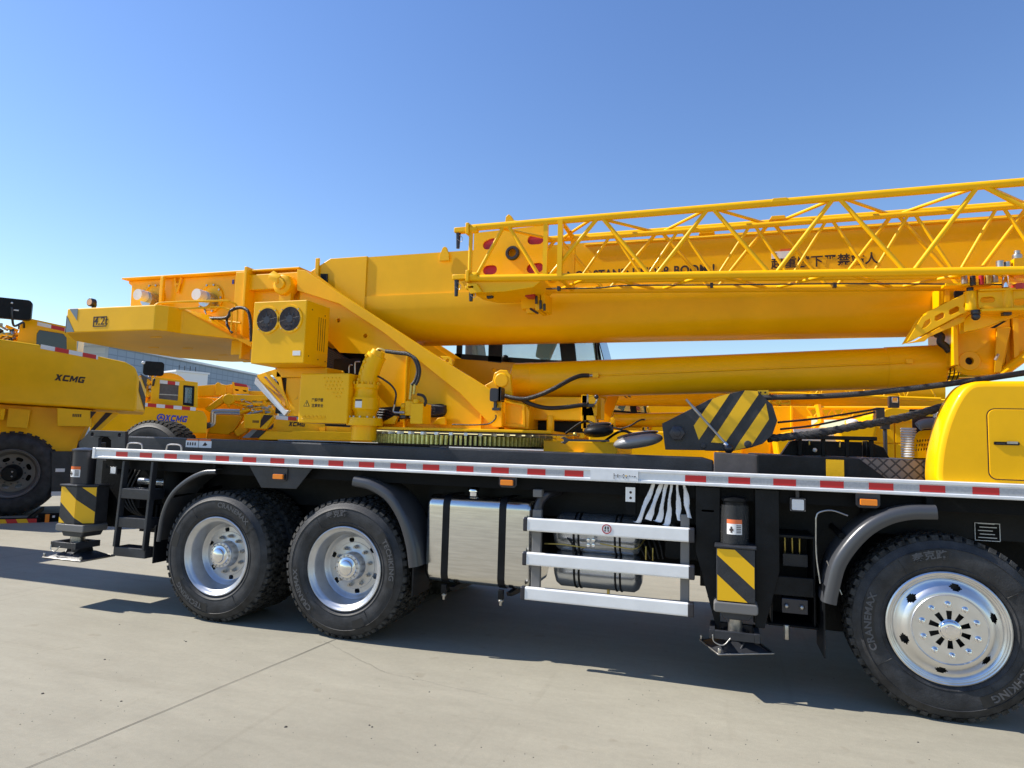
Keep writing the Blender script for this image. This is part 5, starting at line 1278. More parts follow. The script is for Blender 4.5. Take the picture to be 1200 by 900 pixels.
bk.m('ink').prism(slot((X(622, 362, y), Z(622, 362, y)), (X(630, 367, y), Z(630, 367, y)), .010), y-.004, y-.001)
bk.build('lock_bracket', None, boom, .003)
# ear above the end, small caps on chords
er = M(); er.m('yellow'); y = .62; er.prism(uv([(593, 261), (594, 255), (597, 252), (600, 254), (603, 259), (611, 260), (611, 264), (593, 265)], y), y-.03, y+.02)
for u, v in ((914, 235), (912, 255.5), (829, 272)):
    p = U(u, v, .15 if v < 240 else .5); er.prism([(p.x-.07, p.z-.02), (p.x+.06, p.z-.02), (p.x+.045, p.z+.012), (p.x-.05, p.z+.012)], p.y-.03, p.y+.03)
er.build_each('chord_saddle', jib, .004)
cbm = M(); cbm.m('hose').tube(cat_rom([U(640, 338.5, .3), U(700, 337.5, .3), U(735, 334.5, .3), U(834, 334, .3), U(978, 332.5, .3), U(1120, 333, .3), U(1178, 333.5, .3)], 4), .006, 6)
for u in (655, 834, 978): q = U(u, 334 if u > 700 else 338, .29); cbm.m('gunmetal').box(q.x-.012, q.x+.012, .27, .31, q.z-.02, q.z+.015)
cbm.build('jib_cable', None, jib)

# ---- swing arm and jib mount at the right
am = M(); y = .32
fmr = lambda L_: uv([(1040+a/7.5, 290+b/7.5) for a, b in L_], y)
am.m('yellow').plate(fmr([(168, 830), (300, 610), (345, 580), (715, 400), (720, 560), (640, 590), (250, 800)]), [fmr([(300, 715), (330, 650), (375, 625), (380, 660), (340, 700)]), fmr([(415, 640), (420, 605), (480, 570), (500, 580), (495, 615), (440, 645)]), fmr([(540, 580), (545, 550), (610, 515), (632, 525), (628, 558), (560, 592)]), fmr([(670, 520), (675, 490), (700, 475), (712, 480), (712, 525), (685, 535)])], y, y+.012)
p0 = fmr([(168, 832), (215, 830), (350, 812), (395, 770), (700, 640), (720, 590), (640, 600), (260, 810)])
am.prism(p0, y+.06, y+.075)
am.plate(fmr([(168, 830), (300, 610), (345, 580), (715, 400), (720, 560), (640, 590), (250, 800)]), [], y+.13, y+.142)
a0, a1 = fmr([(345, 580), (715, 400)]); am.hexa([(a0[0], y, a0[1]), (a1[0], y, a1[1]), (a1[0], y+.142, a1[1]), (a0[0], y+.142, a0[1])], [(a0[0], y, a0[1]+.01), (a1[0], y, a1[1]+.01), (a1[0], y+.142, a1[1]+.01), (a0[0], y+.142, a0[1]+.01)])
amo = am.build('swing_arm', None, crane, .003)
jm = M(); jm.m('yellow'); yj = .30
p, q = U(1134.5, 341, yj), U(1143.5, 363.5, yj); jm.cyl(((p.x+q.x)/2, yj+.03, q.z), ((p.x+q.x)/2, yj+.03, p.z), .040, 20)
jm.m('gunmetal').cyl(((p.x+q.x)/2, yj+.03, p.z), ((p.x+q.x)/2, yj+.03, p.z+.03), .022, 14); jm.sphere(((p.x+q.x)/2+.02, yj, q.z-.045), .028, 8); jm.cyl(((p.x+q.x)/2+.02, yj, q.z), ((p.x+q.x)/2+.02, yj, q.z-.03), .03, 12)
jm.m('yellow').plate(uv([(1146, 342), (1176, 340), (1176, 362), (1147, 361)], yj), [slot((X(1153, 351.5, yj), Z(1153, 351.5, yj)), (X(1162, 351, yj), Z(1162, 351, yj)), .020)], yj, yj+.015)
jm.plate(uv([(1186, 340), (1225, 338), (1225, 364), (1186, 363)], yj), [slot((X(1192, 354, yj), Z(1192, 354, yj)), (X(1215, 353, yj), Z(1215, 353, yj)), .022)], yj, yj+.015)
p, q = U(1176.5, 338, yj), U(1186.5, 362, yj); jm.cyl(((p.x+q.x)/2, yj+.02, q.z), ((p.x+q.x)/2, yj+.02, p.z), .038, 18)
p, q = U(1147, 361, yj), U(1225, 366, yj); jm.box(p.x, q.x, yj-.05, yj+.25, q.z+.01, q.z+.03); p, q = U(1147, 341, yj), U(1225, 338, yj); jm.box(p.x, q.x, yj-.02, yj+.25, q.z-.005, q.z+.01)
jm.prism(uv([(1129.5, 375), (1129.5, 389), (1150, 385), (1215, 362), (1215, 352), (1170, 366), (1140, 366)], yj+.1), yj+.1, yj+.2)
jm.m('black_paint').prism(uv([(1160, 384.5), (1176, 376), (1180, 376), (1166, 384.5)], yj+.095), yj+.092, yj+.099)
jm.m('gunmetal').box(X(1176, 367, yj), X(1186, 367, yj), yj, yj+.05, Z(1180, 369, yj), Z(1180, 365.5, yj))
jm.build('jib_mount', None, crane, .003)
ft_ = M(); yj = .28
for (u, v, nm, r_) in ((1130, 327, 'steel', .02), (1140, 328.5, 'gunmetal', .018), (1150, 328, 'red_paint', .016), (1158, 327, 'brass', .02), (1166, 325, 'steel', .018), (1172, 311, 'steel', .025), (1181, 312, 'steel', .02)):
    q = U(u, v, yj); ft_.m(nm).cyl((q.x, yj, q.z-.035), (q.x, yj, q.z+.03), r_, 12)
ft_.m('yellow').box(X(1186, 305, yj), X(1215, 305, yj), yj-.04, yj+.1, Z(1190, 319, yj), Z(1190, 304, yj)); ft_.box(X(1108, 333, yj), X(1165, 333, yj), yj, yj+.1, Z(1130, 334, yj), Z(1130, 331, yj)); q = U(1192, 299, yj); ft_.m('steel').lathe([(.03, -.03), (.03, .0), (.018, .01), (.018, .03), (.0001, .035)], (q.x, yj, q.z), 'z', 14)
ft_.m('chrome').cyl(U(1178, 337, yj), U(1178, 324, yj), .022, 14); ft_.m('clear').box(X(1188, 330, yj), X(1212, 330, yj), yj-.02, yj+.08, Z(1195, 339, yj), Z(1195, 324, yj)); ft_.m('red_paint').box(X(1190, 335, yj), X(1210, 335, yj), yj-.01, yj+.07, Z(1195, 338.5, yj), Z(1195, 332, yj))
ft_.m('yellow').box(X(1107, 345, .6), X(1113, 345, .6), .6, .9, Z(1110, 354, .6), Z(1110, 332, .6)); q = U(1124, 345, .86); ft_.m('black_paint').prism(circ(q.x, q.z, .04, 14, 1.2), .84, .86)
ft_.build_each('jib_fitting', crane, .002)

# ---- operator cab on the far side
oc = M(); y0, y1 = 1.78, 2.44; xa, xb = -2.75, -1.05
oc.m('yellow').prism([(xa, 1.83), (-1.25, 1.83), (-1.12, 2.2), (X(668, 425, y0), Z(668, 425, y0)), (xa, Z(540, 418, y0))], y0, y0+.03)
oc.prism([(xa, 1.83), (-1.25, 1.83), (-1.0, 2.50), (xa, 2.60)], y1-.03, y1); oc.box(xa, -1.25, y0+.03, y1-.03, 1.83, 1.87)
cab = oc.build('operator_cab', None, crane, .006)
fr2 = M(); fr2.m('black_paint')
zs = Z(612, 427, y0)
for y in (y0-.005, y1-.03):
    fr2.hexa([(X(538, 418, y0)-.05, y, zs+.07), (-1.16, y, zs-.05), (-1.16, y+.03, zs-.05), (X(538, 418, y0)-.05, y+.03, zs+.07)], [(X(538, 418, y0)-.05, y, zs+.13), (-1.16, y, zs+.0), (-1.16, y+.03, zs+.0), (X(538, 418, y0)-.05, y+.03, zs+.13)])
    if y > 2: continue
    for u0, u1 in ((535, 541), (572.5, 588)): fr2.box(X(u0, 410, y0), X(u1, 410, y0), y, y+.03, zs, 3.5)
    fr2.prism([(X(659, 420, y0), zs-.02), (X(676, 424, y0), zs-.02), (X(672, 400, y0)-.08, 3.5), (X(655, 400, y0)-.10, 3.5)], y, y+.03)
fr2.box(xa, -1.25, y0, y1, 3.5, 3.56)
fr2.prism([(X(690, 424, y0)+.05, zs-.05), (X(697, 424, y0)+.05, zs-.05), (X(690, 400, y0)-.05, 3.5), (X(684, 400, y0)-.05, 3.5)], y0+.2, y0+.24)
fr2.prism([(X(703, 424, y0), zs-.3), (X(705.5, 424, y0), zs-.3), (X(697, 395, y0), 3.2), (X(695, 395, y0), 3.2)], y0-.1, y0-.08)
fr2.sphere(U(592, 420, y0-.02), .04, 8)
fr2.build('window_frame', None, cab)
gl = M(); gl.m('glass').prism([(xa+.1, zs), (-1.2, zs), (-1.45, 3.5), (xa+.1, 3.5)], y0+.010, y0+.014); gl.prism([(xa+.1, zs), (-1.2, zs), (-1.45, 3.5), (xa+.1, 3.5)], y1-.018, y1-.014); gl.build('side_glass', None, cab)
gl = M(); gl.m('dark_glass').hexa([(-1.16, y0+.02, zs), (-1.16, y1-.02, zs), (-1.15, y1-.02, zs), (-1.15, y0+.02, zs)], [(-1.42, y0+.02, 3.5), (-1.42, y1-.02, 3.5), (-1.41, y1-.02, 3.5), (-1.41, y0+.02, 3.5)])
gl.build('windscreen', None, cab)
se = M(); se.m('black_paint'); q = U(641, 412, 2.1); se.prism([(q.x-.13, q.z-.06), (q.x-.10, q.z+.14), (q.x+.03, q.z+.2), (q.x+.12, q.z+.12), (q.x+.06, q.z-.02), (q.x+.02, q.z-.12), (q.x+.06, q.z-.3), (q.x+.02, q.z-.3), (q.x-.04, q.z-.1)], 2.06, 2.16)
se.m('seat_blue').prism([(X(548, 415, 2.1), zs+.1), (X(566, 424, 2.1), zs+.0), (X(560, 405, 2.1), zs+.4), (X(548, 400, 2.1), zs+.5)], 2.0, 2.3)
se.build('seat', None, cab, .02)
iw = M(); iw.m('yellow'); q = U(579, 434, 1.6); iw.plate(uv([(533, 420), (614, 428), (596, 470), (533, 470)], 1.6), [circ(q.x-.0, q.z, .026, 12)], 1.60, 1.615); iw.build('inner_wall', None, crane)

# ---- driver cab at the right
yc = .05; outl = [(1098, 568), (1097, 555), (1099, 530), (1105, 503), (1113, 481), (1122, 464), (1131, 453), (1141, 447.5), (1155, 446)]
P2 = uv(outl, yc)
dc_ = M(); dc_.m('yellow')
prof = [(a, b) for a, b in P2]; prof[0] = (prof[0][0], 1.506); zt = prof[-1][1]
sm_ = cat_rom([(a, 0, b) for a, b in prof], 5); prof = [(p.x, p.z) for p in sm_]
full = prof+[(3.55, zt), (3.55, 1.506)]
# body: rounded edge between side face and rear contour
def inset(pf, d):
    out = []; n = len(pf)
    for i, p in enumerate(pf):
        a = Vector(pf[max(i-1, 0)]); b = Vector(pf[min(i+1, n-1)]); t = (b-a).normalized(); out.append((p[0]+t.y*d, p[1]-t.x*d))
    out[0] = (out[0][0], pf[0][1]); return out
rings = []
for d, yy in ((.040, yc), (.020, yc+.004), (.008, yc+.015), (.0, yc+.038), (0, .30), (.012, .335), (.05, .35)):
    q = inset(prof, d); rings.append([(a, yy, b) for a, b in q]+[(3.55, yy, zt-d), (3.55, yy, 1.506)])
V = [p for r in rings for p in r]; n = len(rings[0])
dc_.add(V, [(i*n+k, i*n+(k+1) % n, (i+1)*n+(k+1) % n, (i+1)*n+k) for i in range(len(rings)-1) for k in range(n-1)], True); dc_.add(rings[0], [tuple(range(n))]); dc_.add(rings[-1], [tuple(range(n))[::-1]])
dcab = dc_.build('driver_cab', None, crane); dcab.modifiers.new('split', 'EDGE_SPLIT').split_angle = R(40)
fb_ = M(); fb_.m('yellow').box(2.05, 3.55, .352, 2.45, 1.507, zt-.03); fb_.build('cab_shell', None, dcab, .04)
dr = M(); xd, zt2, zb2 = X(1157.5, 520, yc), Z(1190, 480, yc), Z(1190, 562, yc)
dr.m('yellow').prism(rrect(xd+.004, 2.6, zb2, zt2, .045, 8), yc-.006, yc-.0004); dro = dr.build('door_panel', None, dcab, .004)
gv = M(); gv.m('ink').plate(rrect(xd-.003, 2.61, zb2-.007, zt2+.007, .05, 8), [rrect(xd+.003, 2.60, zb2-.001, zt2+.001, .045, 8)], yc-.002, yc-.0005); gv.build('door_gap', None, dcab)
hd = M(); a, b = U(1164, 517, yc), U(1194, 522, yc); hd.m('black_paint').prism(rrect(a.x, b.x, b.z, a.z-.003, .006), yc-.014, yc-.006); hd.m('steel').box(b.x-.07, b.x-.01, yc-.017, yc-.0142, b.z+.008, b.z+.024); hd.m('gunmetal').box(a.x+.01, b.x-.08, yc-.016, yc-.0142, b.z+.006, b.z+.012)
hd.build('handle', None, dro, .001)
# louvred housing, ribbed intake and cover behind the cab
lv = M(); lv.m('yellow'); y = .75
P = lambda L_: uv([(920+a/6, 450+b/6) for a, b in L_], y)
lv.plate(P([(880, 520), (895, 420), (925, 350), (950, 330), (1075, 318), (1180, 260), (1180, 525)]), [[(X(920+(930+dx*19+r_*-5)/6, 450+(400+r_*32)/6, y)+qx, Z(920+(930+dx*19+r_*-5)/6, 450+(400+r_*32-dx*1.5)/6, y)+qz) for qx, qz in ((-.004, -.009), (.006, -.009), (.008, .009), (-.002, .009))] for r_ in range(3) for dx in range(7)], y, y+.02)
lv.prism(P([(1020, 520), (1070, 400), (1110, 300), (1180, 235), (1180, 525)]), y-.06, y-.01); lvo = lv.build('louvre_panel', None, crane, .003)
ib = M(); ib.m('ink').box(X(1068, 530, .9), X(1105, 530, .9), .85, .86, 1.6, 2.0)
ib.m('aluminium')
for k in range(12): ib.lathe([(.05, 0), (.056, .004), (.056, .010), (.05, .014)], (X(1063, 520, .8)+.012, .80, Z(1063, 536, .8)+.0135*2.0*k*.72), 'z', 16)
ib.build('ribbed_duct', None, lvo)
cvr = M(); cvr.m('stripe_blue'); q0, q1 = U(1076, 500, .6), U(1108, 492, .6); cvr.tube(cat_rom([q0, U(1082, 497, .6), U(1096, 495.5, .6), q1, U(1116, 488, .6)], 5), .035, 12, .045); cvr.build('padded_sleeve', None, lvo)
wr2 = M(); wr2.m('white')
for k in range(9): q = U(1095+k*2.4, 488-k*.6, .7); wr2.lathe([(.035, 0), (.042, .006), (.035, .012)], (q.x, .7, q.z), 'x', 12)
wr2.build('corrugated_hose', None, lvo)

# ================================================================== LOOSE THINGS ON THE CRANE
def on(base, *a, **k): return thing(*a, base=base, **k)
# hook block
hk = thing('hook_block', 'black hook block with wide yellow diagonal stripes lying on the near crane deck', 'hook block', (.0, .6, 1.65))
HB = lambda L_, y: uv([(700+a/4, 400+b/4) for a, b in L_], y)
yk = .45
octo = HB([(540, 270), (575, 255), (690, 229), (752, 232), (790, 268), (822, 300), (844, 372), (820, 440), (775, 480), (720, 498), (640, 513), (505, 512), (470, 470), (448, 392)], yk)
for yy in (yk, yk+.34):
    hm = M(); hm.m('dark_grey').prism(octo, yy, yy+.03)
    pt = HB([(303, 386), (545, 265), (550, 300), (475, 360), (455, 395), (475, 470), (512, 511), (318, 508)], yk)
    hm.plate(HB([(303, 386), (520, 275), (545, 265), (549, 300), (455, 392), (480, 470), (512, 511), (318, 508)], yk), [HB([(478, 328), (530, 292), (545, 296), (540, 306), (490, 334)], yk)], yy+.002, yy+.028)
    cheek = hm.build('cheek_plate', None, hk, .005)
    if yy == yk:
        st = M(); st.m('yellow_tape')
        for q in ([(540, 270), (575, 257), (622, 244), (476, 462), (452, 395)], [(692, 230), (752, 233), (755, 250), (598, 478), (532, 474)], [(790, 290), (805, 365), (722, 490), (642, 512), (660, 480)]):
            st.prism(HB(q, yk), yk-.004, yk-.0005)
        st.build('hazard_stripes', None, cheek)
        bt = M(); c = U(700+375/4, 400+430/4, yk); bt.m('gunmetal').cyl((c.x, yk-.04, c.z), (c.x, yk, c.z), .062, 6); bt.cyl((c.x, yk-.055, c.z), (c.x, yk-.04, c.z), .03, 16)
        c = U(700+705/4, 400+482/4, yk); bt.m('dark_grey').cyl((c.x, yk-.02, c.z), (c.x, yk, c.z), .028, 16); c = U(700+497/4, 400+490/4, yk); bt.cyl((c.x, yk-.02, c.z), (c.x, yk, c.z), .022, 16)
        bt.build('pin_nut', None, cheek, .003)
sv = M(); sv.m('gunmetal')
c1 = U(700+660/4, 400+370/4, yk+.1)
for yy in (.52, .60, .68): sv.lathe([(.05, yy), (.19, yy), (.21, yy+.01), (.18, yy+.03), (.21, yy+.05), (.19, yy+.06), (.05, yy+.06)], (c1.x, 0, c1.z), 'y', 36)
sv.cyl((c1.x, .48, c1.z), (c1.x, .79, c1.z), .05, 16); sv.build('sheave', None, hk)
bx = M(); bx.m('yellow_tape'); p = U(700+765/4, 400+240/4, .5); bx.box(p.x-.02, p.x+.06, .5, .7, p.z-.03, p.z+.02); bx.m('ink').prism(circ(p.x, p.z, .008, 8), .496, .4995); bx.prism(circ(p.x+.035, p.z, .008, 8), .496, .4995)
p = U(700+560/4, 400+497/4, .46); bx.m('yellow_tape').box(p.x-.09, p.x+.1, .52, .74, p.z-.03, p.z+.01); bx.build_each('spacer', hk, .003)
rd = thing('tie_rod', 'slim steel tie rod leaning diagonally across the striped hook block', 'rod', (.1, .4, 1.66))
tr = M(); p, q = U(804, 468, .38), U(853, 523, .38); tr.m('steel').cyl(p, q, .010, 8); tr.cyl(U(812, 477, .38), U(821, 487, .38), .014, 8); rdo = tr.build('shaft', None, rd)
tr = M(); tr.m('gunmetal').sphere(U(854, 525.5, .38), .038, 10); tr.m('chrome').cyl(U(849, 519, .37), U(854, 524, .37), .018, 8); tr.build('eye_bolt', None, rd)
# ropes
for nm, pts, r, lab in (('wire_rope', [(893, 466, .5), (980, 463.5, .45), (1080, 454, .4), (1200, 437, .35), (1260, 427, .3)], .0215, 'thick black wire rope running from top of the hook block over the cab'),
                        ('wire_rope', [(900, 514, .5), (950, 509, .45), (1000, 500, .42), (1060, 489, .4), (1122, 472, .38), (1180, 455, .5)], .030, 'thickest twisted black rope sagging from foot of the hook block to the cab')):
    P = [U(u, v, y) for u, v, y in pts]; e = thing(nm, lab, 'rope', tuple(P[0]), group='ropes at the hook block')
    if r < .025: M().m('rope').tube(cat_rom(P, 8), r, 10).build('strand', None, e)
    else:
        C = cat_rom(P, 14)
        for s in range(3):
            Q = []
            for i, c in enumerate(C):
                a = i*.9+s*2.094; Q.append(c+Vector((0, math.cos(a), math.sin(a)))*.014)
            M().m('rope').tube(Q, .0185, 8).build('strand', None, e)
for i, (pts, lab) in enumerate(((((912, 495, .8), (960, 490, 1.2), (1030, 479, 1.6)), 'thin black cable just above the twisted rope, upper of the two'), (((915, 503, .8), (960, 497.5, 1.2), (1025, 483, 1.6)), 'thin black cable just above the twisted rope, lower of the two'))):
    P = [U(u, v, y) for u, v, y in pts]; e = thing('cable', lab, 'cable', tuple(P[0]), group='thin cables by the hook block'); M().m('rope').tube(cat_rom(P, 6), .009, 8).build('strand', None, e)
# grey shells on the deck
def shell(u0, v0, u1, v1, y, lab, dark):
    p, q = U(u0, v0, y), U(u1, v1, y); t = thing('mirror_housing', lab, 'mirror', (p.x, y, min(p.z, q.z)), group='mirrors folded on the deck')
    c = (p+q)/2; L_ = (q-p).length/2; m_ = M(); m_.m('grey_shell' if not dark else 'black_paint'); m_.sphere((0, 0, 0), 1, 14, (1, 1, 1)); d = (q-p).normalized(); up = Vector((-d.z, 0, d.x))
    m_.v = [c+d*(v.x*L_*(abs(v.x)**-.15 if abs(v.x) > .01 else 1))+Vector((0, v.y*.13, 0))+up*(v.z*.056*(1.15 if v.z > 0 else .95)) for v in m_.v]
    m_.build('shell', None, t)
    g_ = M(); g_.m('dark_glass').sphere((0, 0, 0), 1, 10); g_.v = [c+d*(v.x*L_*.86)+Vector((0, .03+v.y*.1, 0))+up*(.058+v.z*.025) for v in g_.v]; g_.build('glass', None, t)
    s_ = M(); s_.m('black_paint').tube(cat_rom([c+up*.05, c+up*.09+Vector((-.15, .15, 0)), c+Vector((-.35, .25, -.02))], 5), .012, 8); s_.build('stem', None, t)
shell(719, 522, 777, 513, .62, 'light grey oval mirror shell lying left of the hook block', False)
shell(684, 507, 719, 504, .75, 'small dark mirror lying behind the left end of grey mirror shell', True)
# spare tyre lying at the rear deck, leaning
FRs = FR
sp = thing('spare_tyre', 'black spare tyre whose treaded top shows above rear deck beam', 'tyre', (X(182, 505, 1.6), 1.6, 1.3))
xc = X(183, 505, 1.3); zc = Z(183, 492.5, 1.3)-WR
t = M(); cc = (xc, 1.2, zc)
make_tyre(sp, cc, 1, False)
M().m('rim_silver').lathe([(.35, .03), (.30, .05), (.28, .15), (.1, .16), (.0001, .16)], cc, n=32).build('rim', None, sp)
# ================================================================== OTHER CRANES
FR = Frame()
far = copy_tree(crane); far.location = crane.location + Vector((-.62, 10.5, 0))
far['label'] = 'yellow truck crane parked parallel beyond, glimpsed below lift cylinder of the near crane'
kids_ = {}
for c_o in bpy.data.objects:
    if c_o.parent and not c_o.name.startswith('lattice_jib'): kids_.setdefault(c_o.parent.name, []).append(c_o)
behind = copy_tree(crane, None, kids_); behind.location = crane.location + Vector((-14.1, -.75, 0))
behind['label'] = 'yellow truck crane beyond the left edge, only its shadow on the ground at left'
behind['group'] = 'cranes lined up in the yard'
crane['group'] = far['group'] = 'cranes lined up in the yard'

def tape_line(parent, pts, y, h, seg, first_red=False, th=.01):
    """short coloured reflectors along a line of (x,z)"""
    t = M(); p, q = Vector(pts[0]), Vector(pts[1]); L_ = (q-p).length; d = (q-p)/L_; k = 0; s = 0.
    while s < L_-1e-4:
        e = min(s+seg, L_); a, b = p+d*s, p+d*e
        t.m('red_tape' if (k % 2 == 0) == first_red else 'white').prism([(a.x, a.y), (b.x, b.y), (b.x, b.y-h), (a.x, a.y-h)], y-th, y); s = e; k += 1
    return t.build('reflective_tape', None, parent)

# ---- A: rough terrain crane, tail towards us at far left
FR = Frame((-13.037, 4.337, 0), R(47))
ra_ = thing('rough_terrain_crane', 'large yellow crane cut by the left edge, big counterweight above one huge wheel', 'crane', (-1.5, 1.3, 0), group='cranes lined up in the yard')
yf = -.25
cwa = M(); cwa.m('yellow'); top = uv([(-60, 389), (0, 397), (48, 404), (117, 417.5), (147, 424)], yf); bot = uv([(159, 482.5), (0, 470.5), (-60, 466)], yf)
sec_ = [Vector((a, 0, b)) for a, b in top]; 
zt_ = top[-1][1]; zb_ = bot[0][1]; xR = bot[0][0]
outline = [(-2.0, top[0][1]+.12)]+top+[(xR-.07, zt_-.10), (xR, zt_-.28)]+[(xR, zb_)]+[(-2.0, bot[-1][1])]
# plan shape: end wraps away in a chamfer
cwa.prism(outline, yf, yf+.5)
cwa.hexa([(xR-.002, yf+.004, zb_), (xR+.16, yf+.5, zb_), (xR+.16, 2.6, zb_), (xR-.4, 2.6, zb_), (xR-.4, yf+.504, zb_)], [(xR-.002, yf+.004, zt_-.28), (xR+.16, yf+.5, zt_-.30), (xR+.16, 2.6, zt_-.30), (xR-.4, 2.6, zt_-.2), (xR-.4, yf+.504, zt_-.2)])
cwa.box(-2.0, xR-.401, yf+.504, 2.6, zb_+.02, zt_-.12)
cw_o = cwa.build('counterweight', None, ra_, .05, seg=4)
s = M(); s.m('ink')
n_ = Vector((.496, -.162, 0)).normalized()
for z0_, z1_ in ((.42, .78), (-.02, .36)):
    def Q(k, z): return Vector((xR-.002, yf+.004, 0))+Vector((.162, .496, 0))*k+n_*.006+Vector((0, 0, zb_+.08+z))
    def Q2(k, z): return Q(k, z)+n_*.004
    pol = [(.15, z1_), (.95, z0_), (.95, z0_+.26), (.15, z1_+.22)]
    s.hexa([Q(k, min(z, .72)) for k, z in pol], [Q2(k, min(z, .72)) for k, z in pol])
s.build('hazard_stripes', None, cw_o)
tx = M(); tx.m('ink'); p, q = U(65, 441.5, yf), U(99, 446, yf); sl_ = (q.z-p.z)/(q.x-p.x)
maker_word(tx, lambda a, b, c: ((p.x+q.x)/2+a, yf-.004-c, (p.z+q.z)/2+b+a*sl_*.6), .125, q.x-p.x+.0, .004); tx.build('lettering', None, cw_o)
tape_line(cw_o, [(X(48, 403.5, yf), Z(48, 403.5, yf)), (X(115, 416.5, yf), Z(115, 416.5, yf))], yf-.0, .085, .235)
s = M(); s.m('yellow_tape')
h = M(); h.m('yellow'); yh = .15
ho = uv([(20, 400), (24, 378), (30, 372), (90, 385), (90, 425), (20, 415)], yh)
win = uv([(42, 408), (43, 391), (46, 386.5), (74, 391), (78, 396), (78, 412)], yh)
h.plate(ho, [win], yh, yh+.05); h.box(ho[1][0], ho[3][0], yh+.05, 2.2, 2.9, ho[3][1]-.03); hou = h.build('winch_house', None, ra_, .01)
d = M(); d.m('rope'); xw = sum(a for a, b in win)/len(win)
d.m('plate_brown').tube([(win[0][0]-.2, yh+.25, 3.52), (win[-1][0]+.15, yh+.25, 3.52)], .22, 24); d.m('dark_glass').prism(win, yh+.03, yh+.034)
d.build('winch_drum', None, hou); tape_line(hou, [(X(44, 377, yh), Z(44, 377, yh)), (X(82, 385.5, yh), Z(82, 385.5, yh))], yh, .075, .235)
random.seed(21)
cl = M()
for i in range(26):
    p = U(random.uniform(0, 28), random.uniform(377, 398), .3); cl.m(random.choice(['yellow', 'yellow', 'steel', 'brass', 'gunmetal'])); r_ = random.uniform(.02, .05)
    if i % 2: cl.cyl(p, p+Vector((random.uniform(-.2, .2), random.uniform(-.1, .1), random.uniform(-.2, .1))), r_, 8)
    else: cl.box(p.x-r_, p.x+r_, .3, .3+r_*2, p.z-r_, p.z+r_)
cl.m('yellow').box(X(0, 390, .5)-1, X(30, 390, .5), .5, 1.2, 3.1, 3.6)
cl.build('valve_cluster', None, ra_)
mi = M(); p, q = U(-12, 371, -.3), U(38, 351, -.3); mi.m('black_paint').prism([(a+0*b, b+(a-p.x)*.0) for a, b in rrect(p.x, q.x, p.z, q.z-.02, .07)], -.3, -.15)
mi.m('gunmetal').tube(cat_rom([U(14, 360, -.32), U(14.5, 374, -.3), U(17, 382, -.2), U(27, 378, .0), U(28, 384, .1)], 5), .022, 8); mi.m('white').sphere(U(14, 355, -.31), .02, 6); mi.m('white').box(U(16, 363, -.3).x, U(22, 364, -.3).x, -.306, -.3, U(16, 364, -.3).z, U(16, 362.5, -.3).z)
mi.build('mirror', None, ra_, .02)
# chassis, fender panels, box with stripes
c = M(); c.m('chassis').box(-6, 1.35, .35, 2.3, .62, 1.42); c.box(-6, .9, .3, .35, 1.0, 1.42)
c.m('dark_grey').prism(uv([(60, 529), (100, 529), (100, 580), (60, 580)], -.05), -.05, .3); c.build('chassis_frame', None, ra_, .01)
fp = M(); fp.m('yellow')
fp.prism(uv([(-60, 470), (110, 480), (92, 517), (88, 530), (-60, 528), (-60, 500)], .1), .1, 1.2)
fp.build('body', None, ra_, .02)
fp = M(); fp.m('yellow_satin').prism(uv([(10, 478), (36, 480), (32, 502), (7, 500)], -.02), -.02, .08); fp.m('yellow').prism(uv([(-20, 478), (6, 479), (4, 492), (-20, 491)], -.1), -.1, .08); fp.build('step_plate', None, ra_, .006)
bx = M(); bx.m('yellow').prism(uv([(67, 478), (107, 481), (107, 500), (67, 499.5)], -.3), -.3, .05); bxo = bx.build('tool_box', None, ra_, .01)
bx = M(); bx.m('yellow_satin').prism(uv([(106, 482), (140, 484), (112, 509), (100, 520), (96, 515), (110, 500)], -.05), -.05, .05); bx.m('ink')
bx.prism(uv([(106, 482), (113, 482.5), (106, 491)], -.31), -.31, -.302); bx.prism(uv([(124, 483.5), (132, 484), (110, 505), (103, 512), (103, 507)], -.06), -.06, -.052); bx.prism(uv([(92, 517), (97, 514), (90, 528), (88, 530)], -.06), -.06, -.052)
bx.build('boom_support', None, ra_)
mk_ = M(); mk_.m('ink')
for i in range(5): mk_.box(X(85+2.2*i, 487, -.3), X(86.4+2.2*i, 487, -.3), -.304, -.3, Z(88, 488.5, -.3), Z(88, 485, -.3))
mk_.build('lettering', None, bxo)
rl = M(); rl.m('white').box(X(65, 551, -.06), X(76, 551, -.06), -.07, -.055, Z(70, 553, -.06), Z(70, 549, -.06)); rl.box(X(60, 579, -.06), X(74, 579, -.06), -.07, -.055, Z(66, 581, -.06), Z(66, 576, -.06)); rl.m('gunmetal').plate(uv([(82, 534), (90, 534), (90, 543), (82, 543)], -.07), [uv([(83, 535), (89, 535), (89, 542), (83, 542)], -.07)], -.08, -.06); rl.build_each('side_marker', ra_)
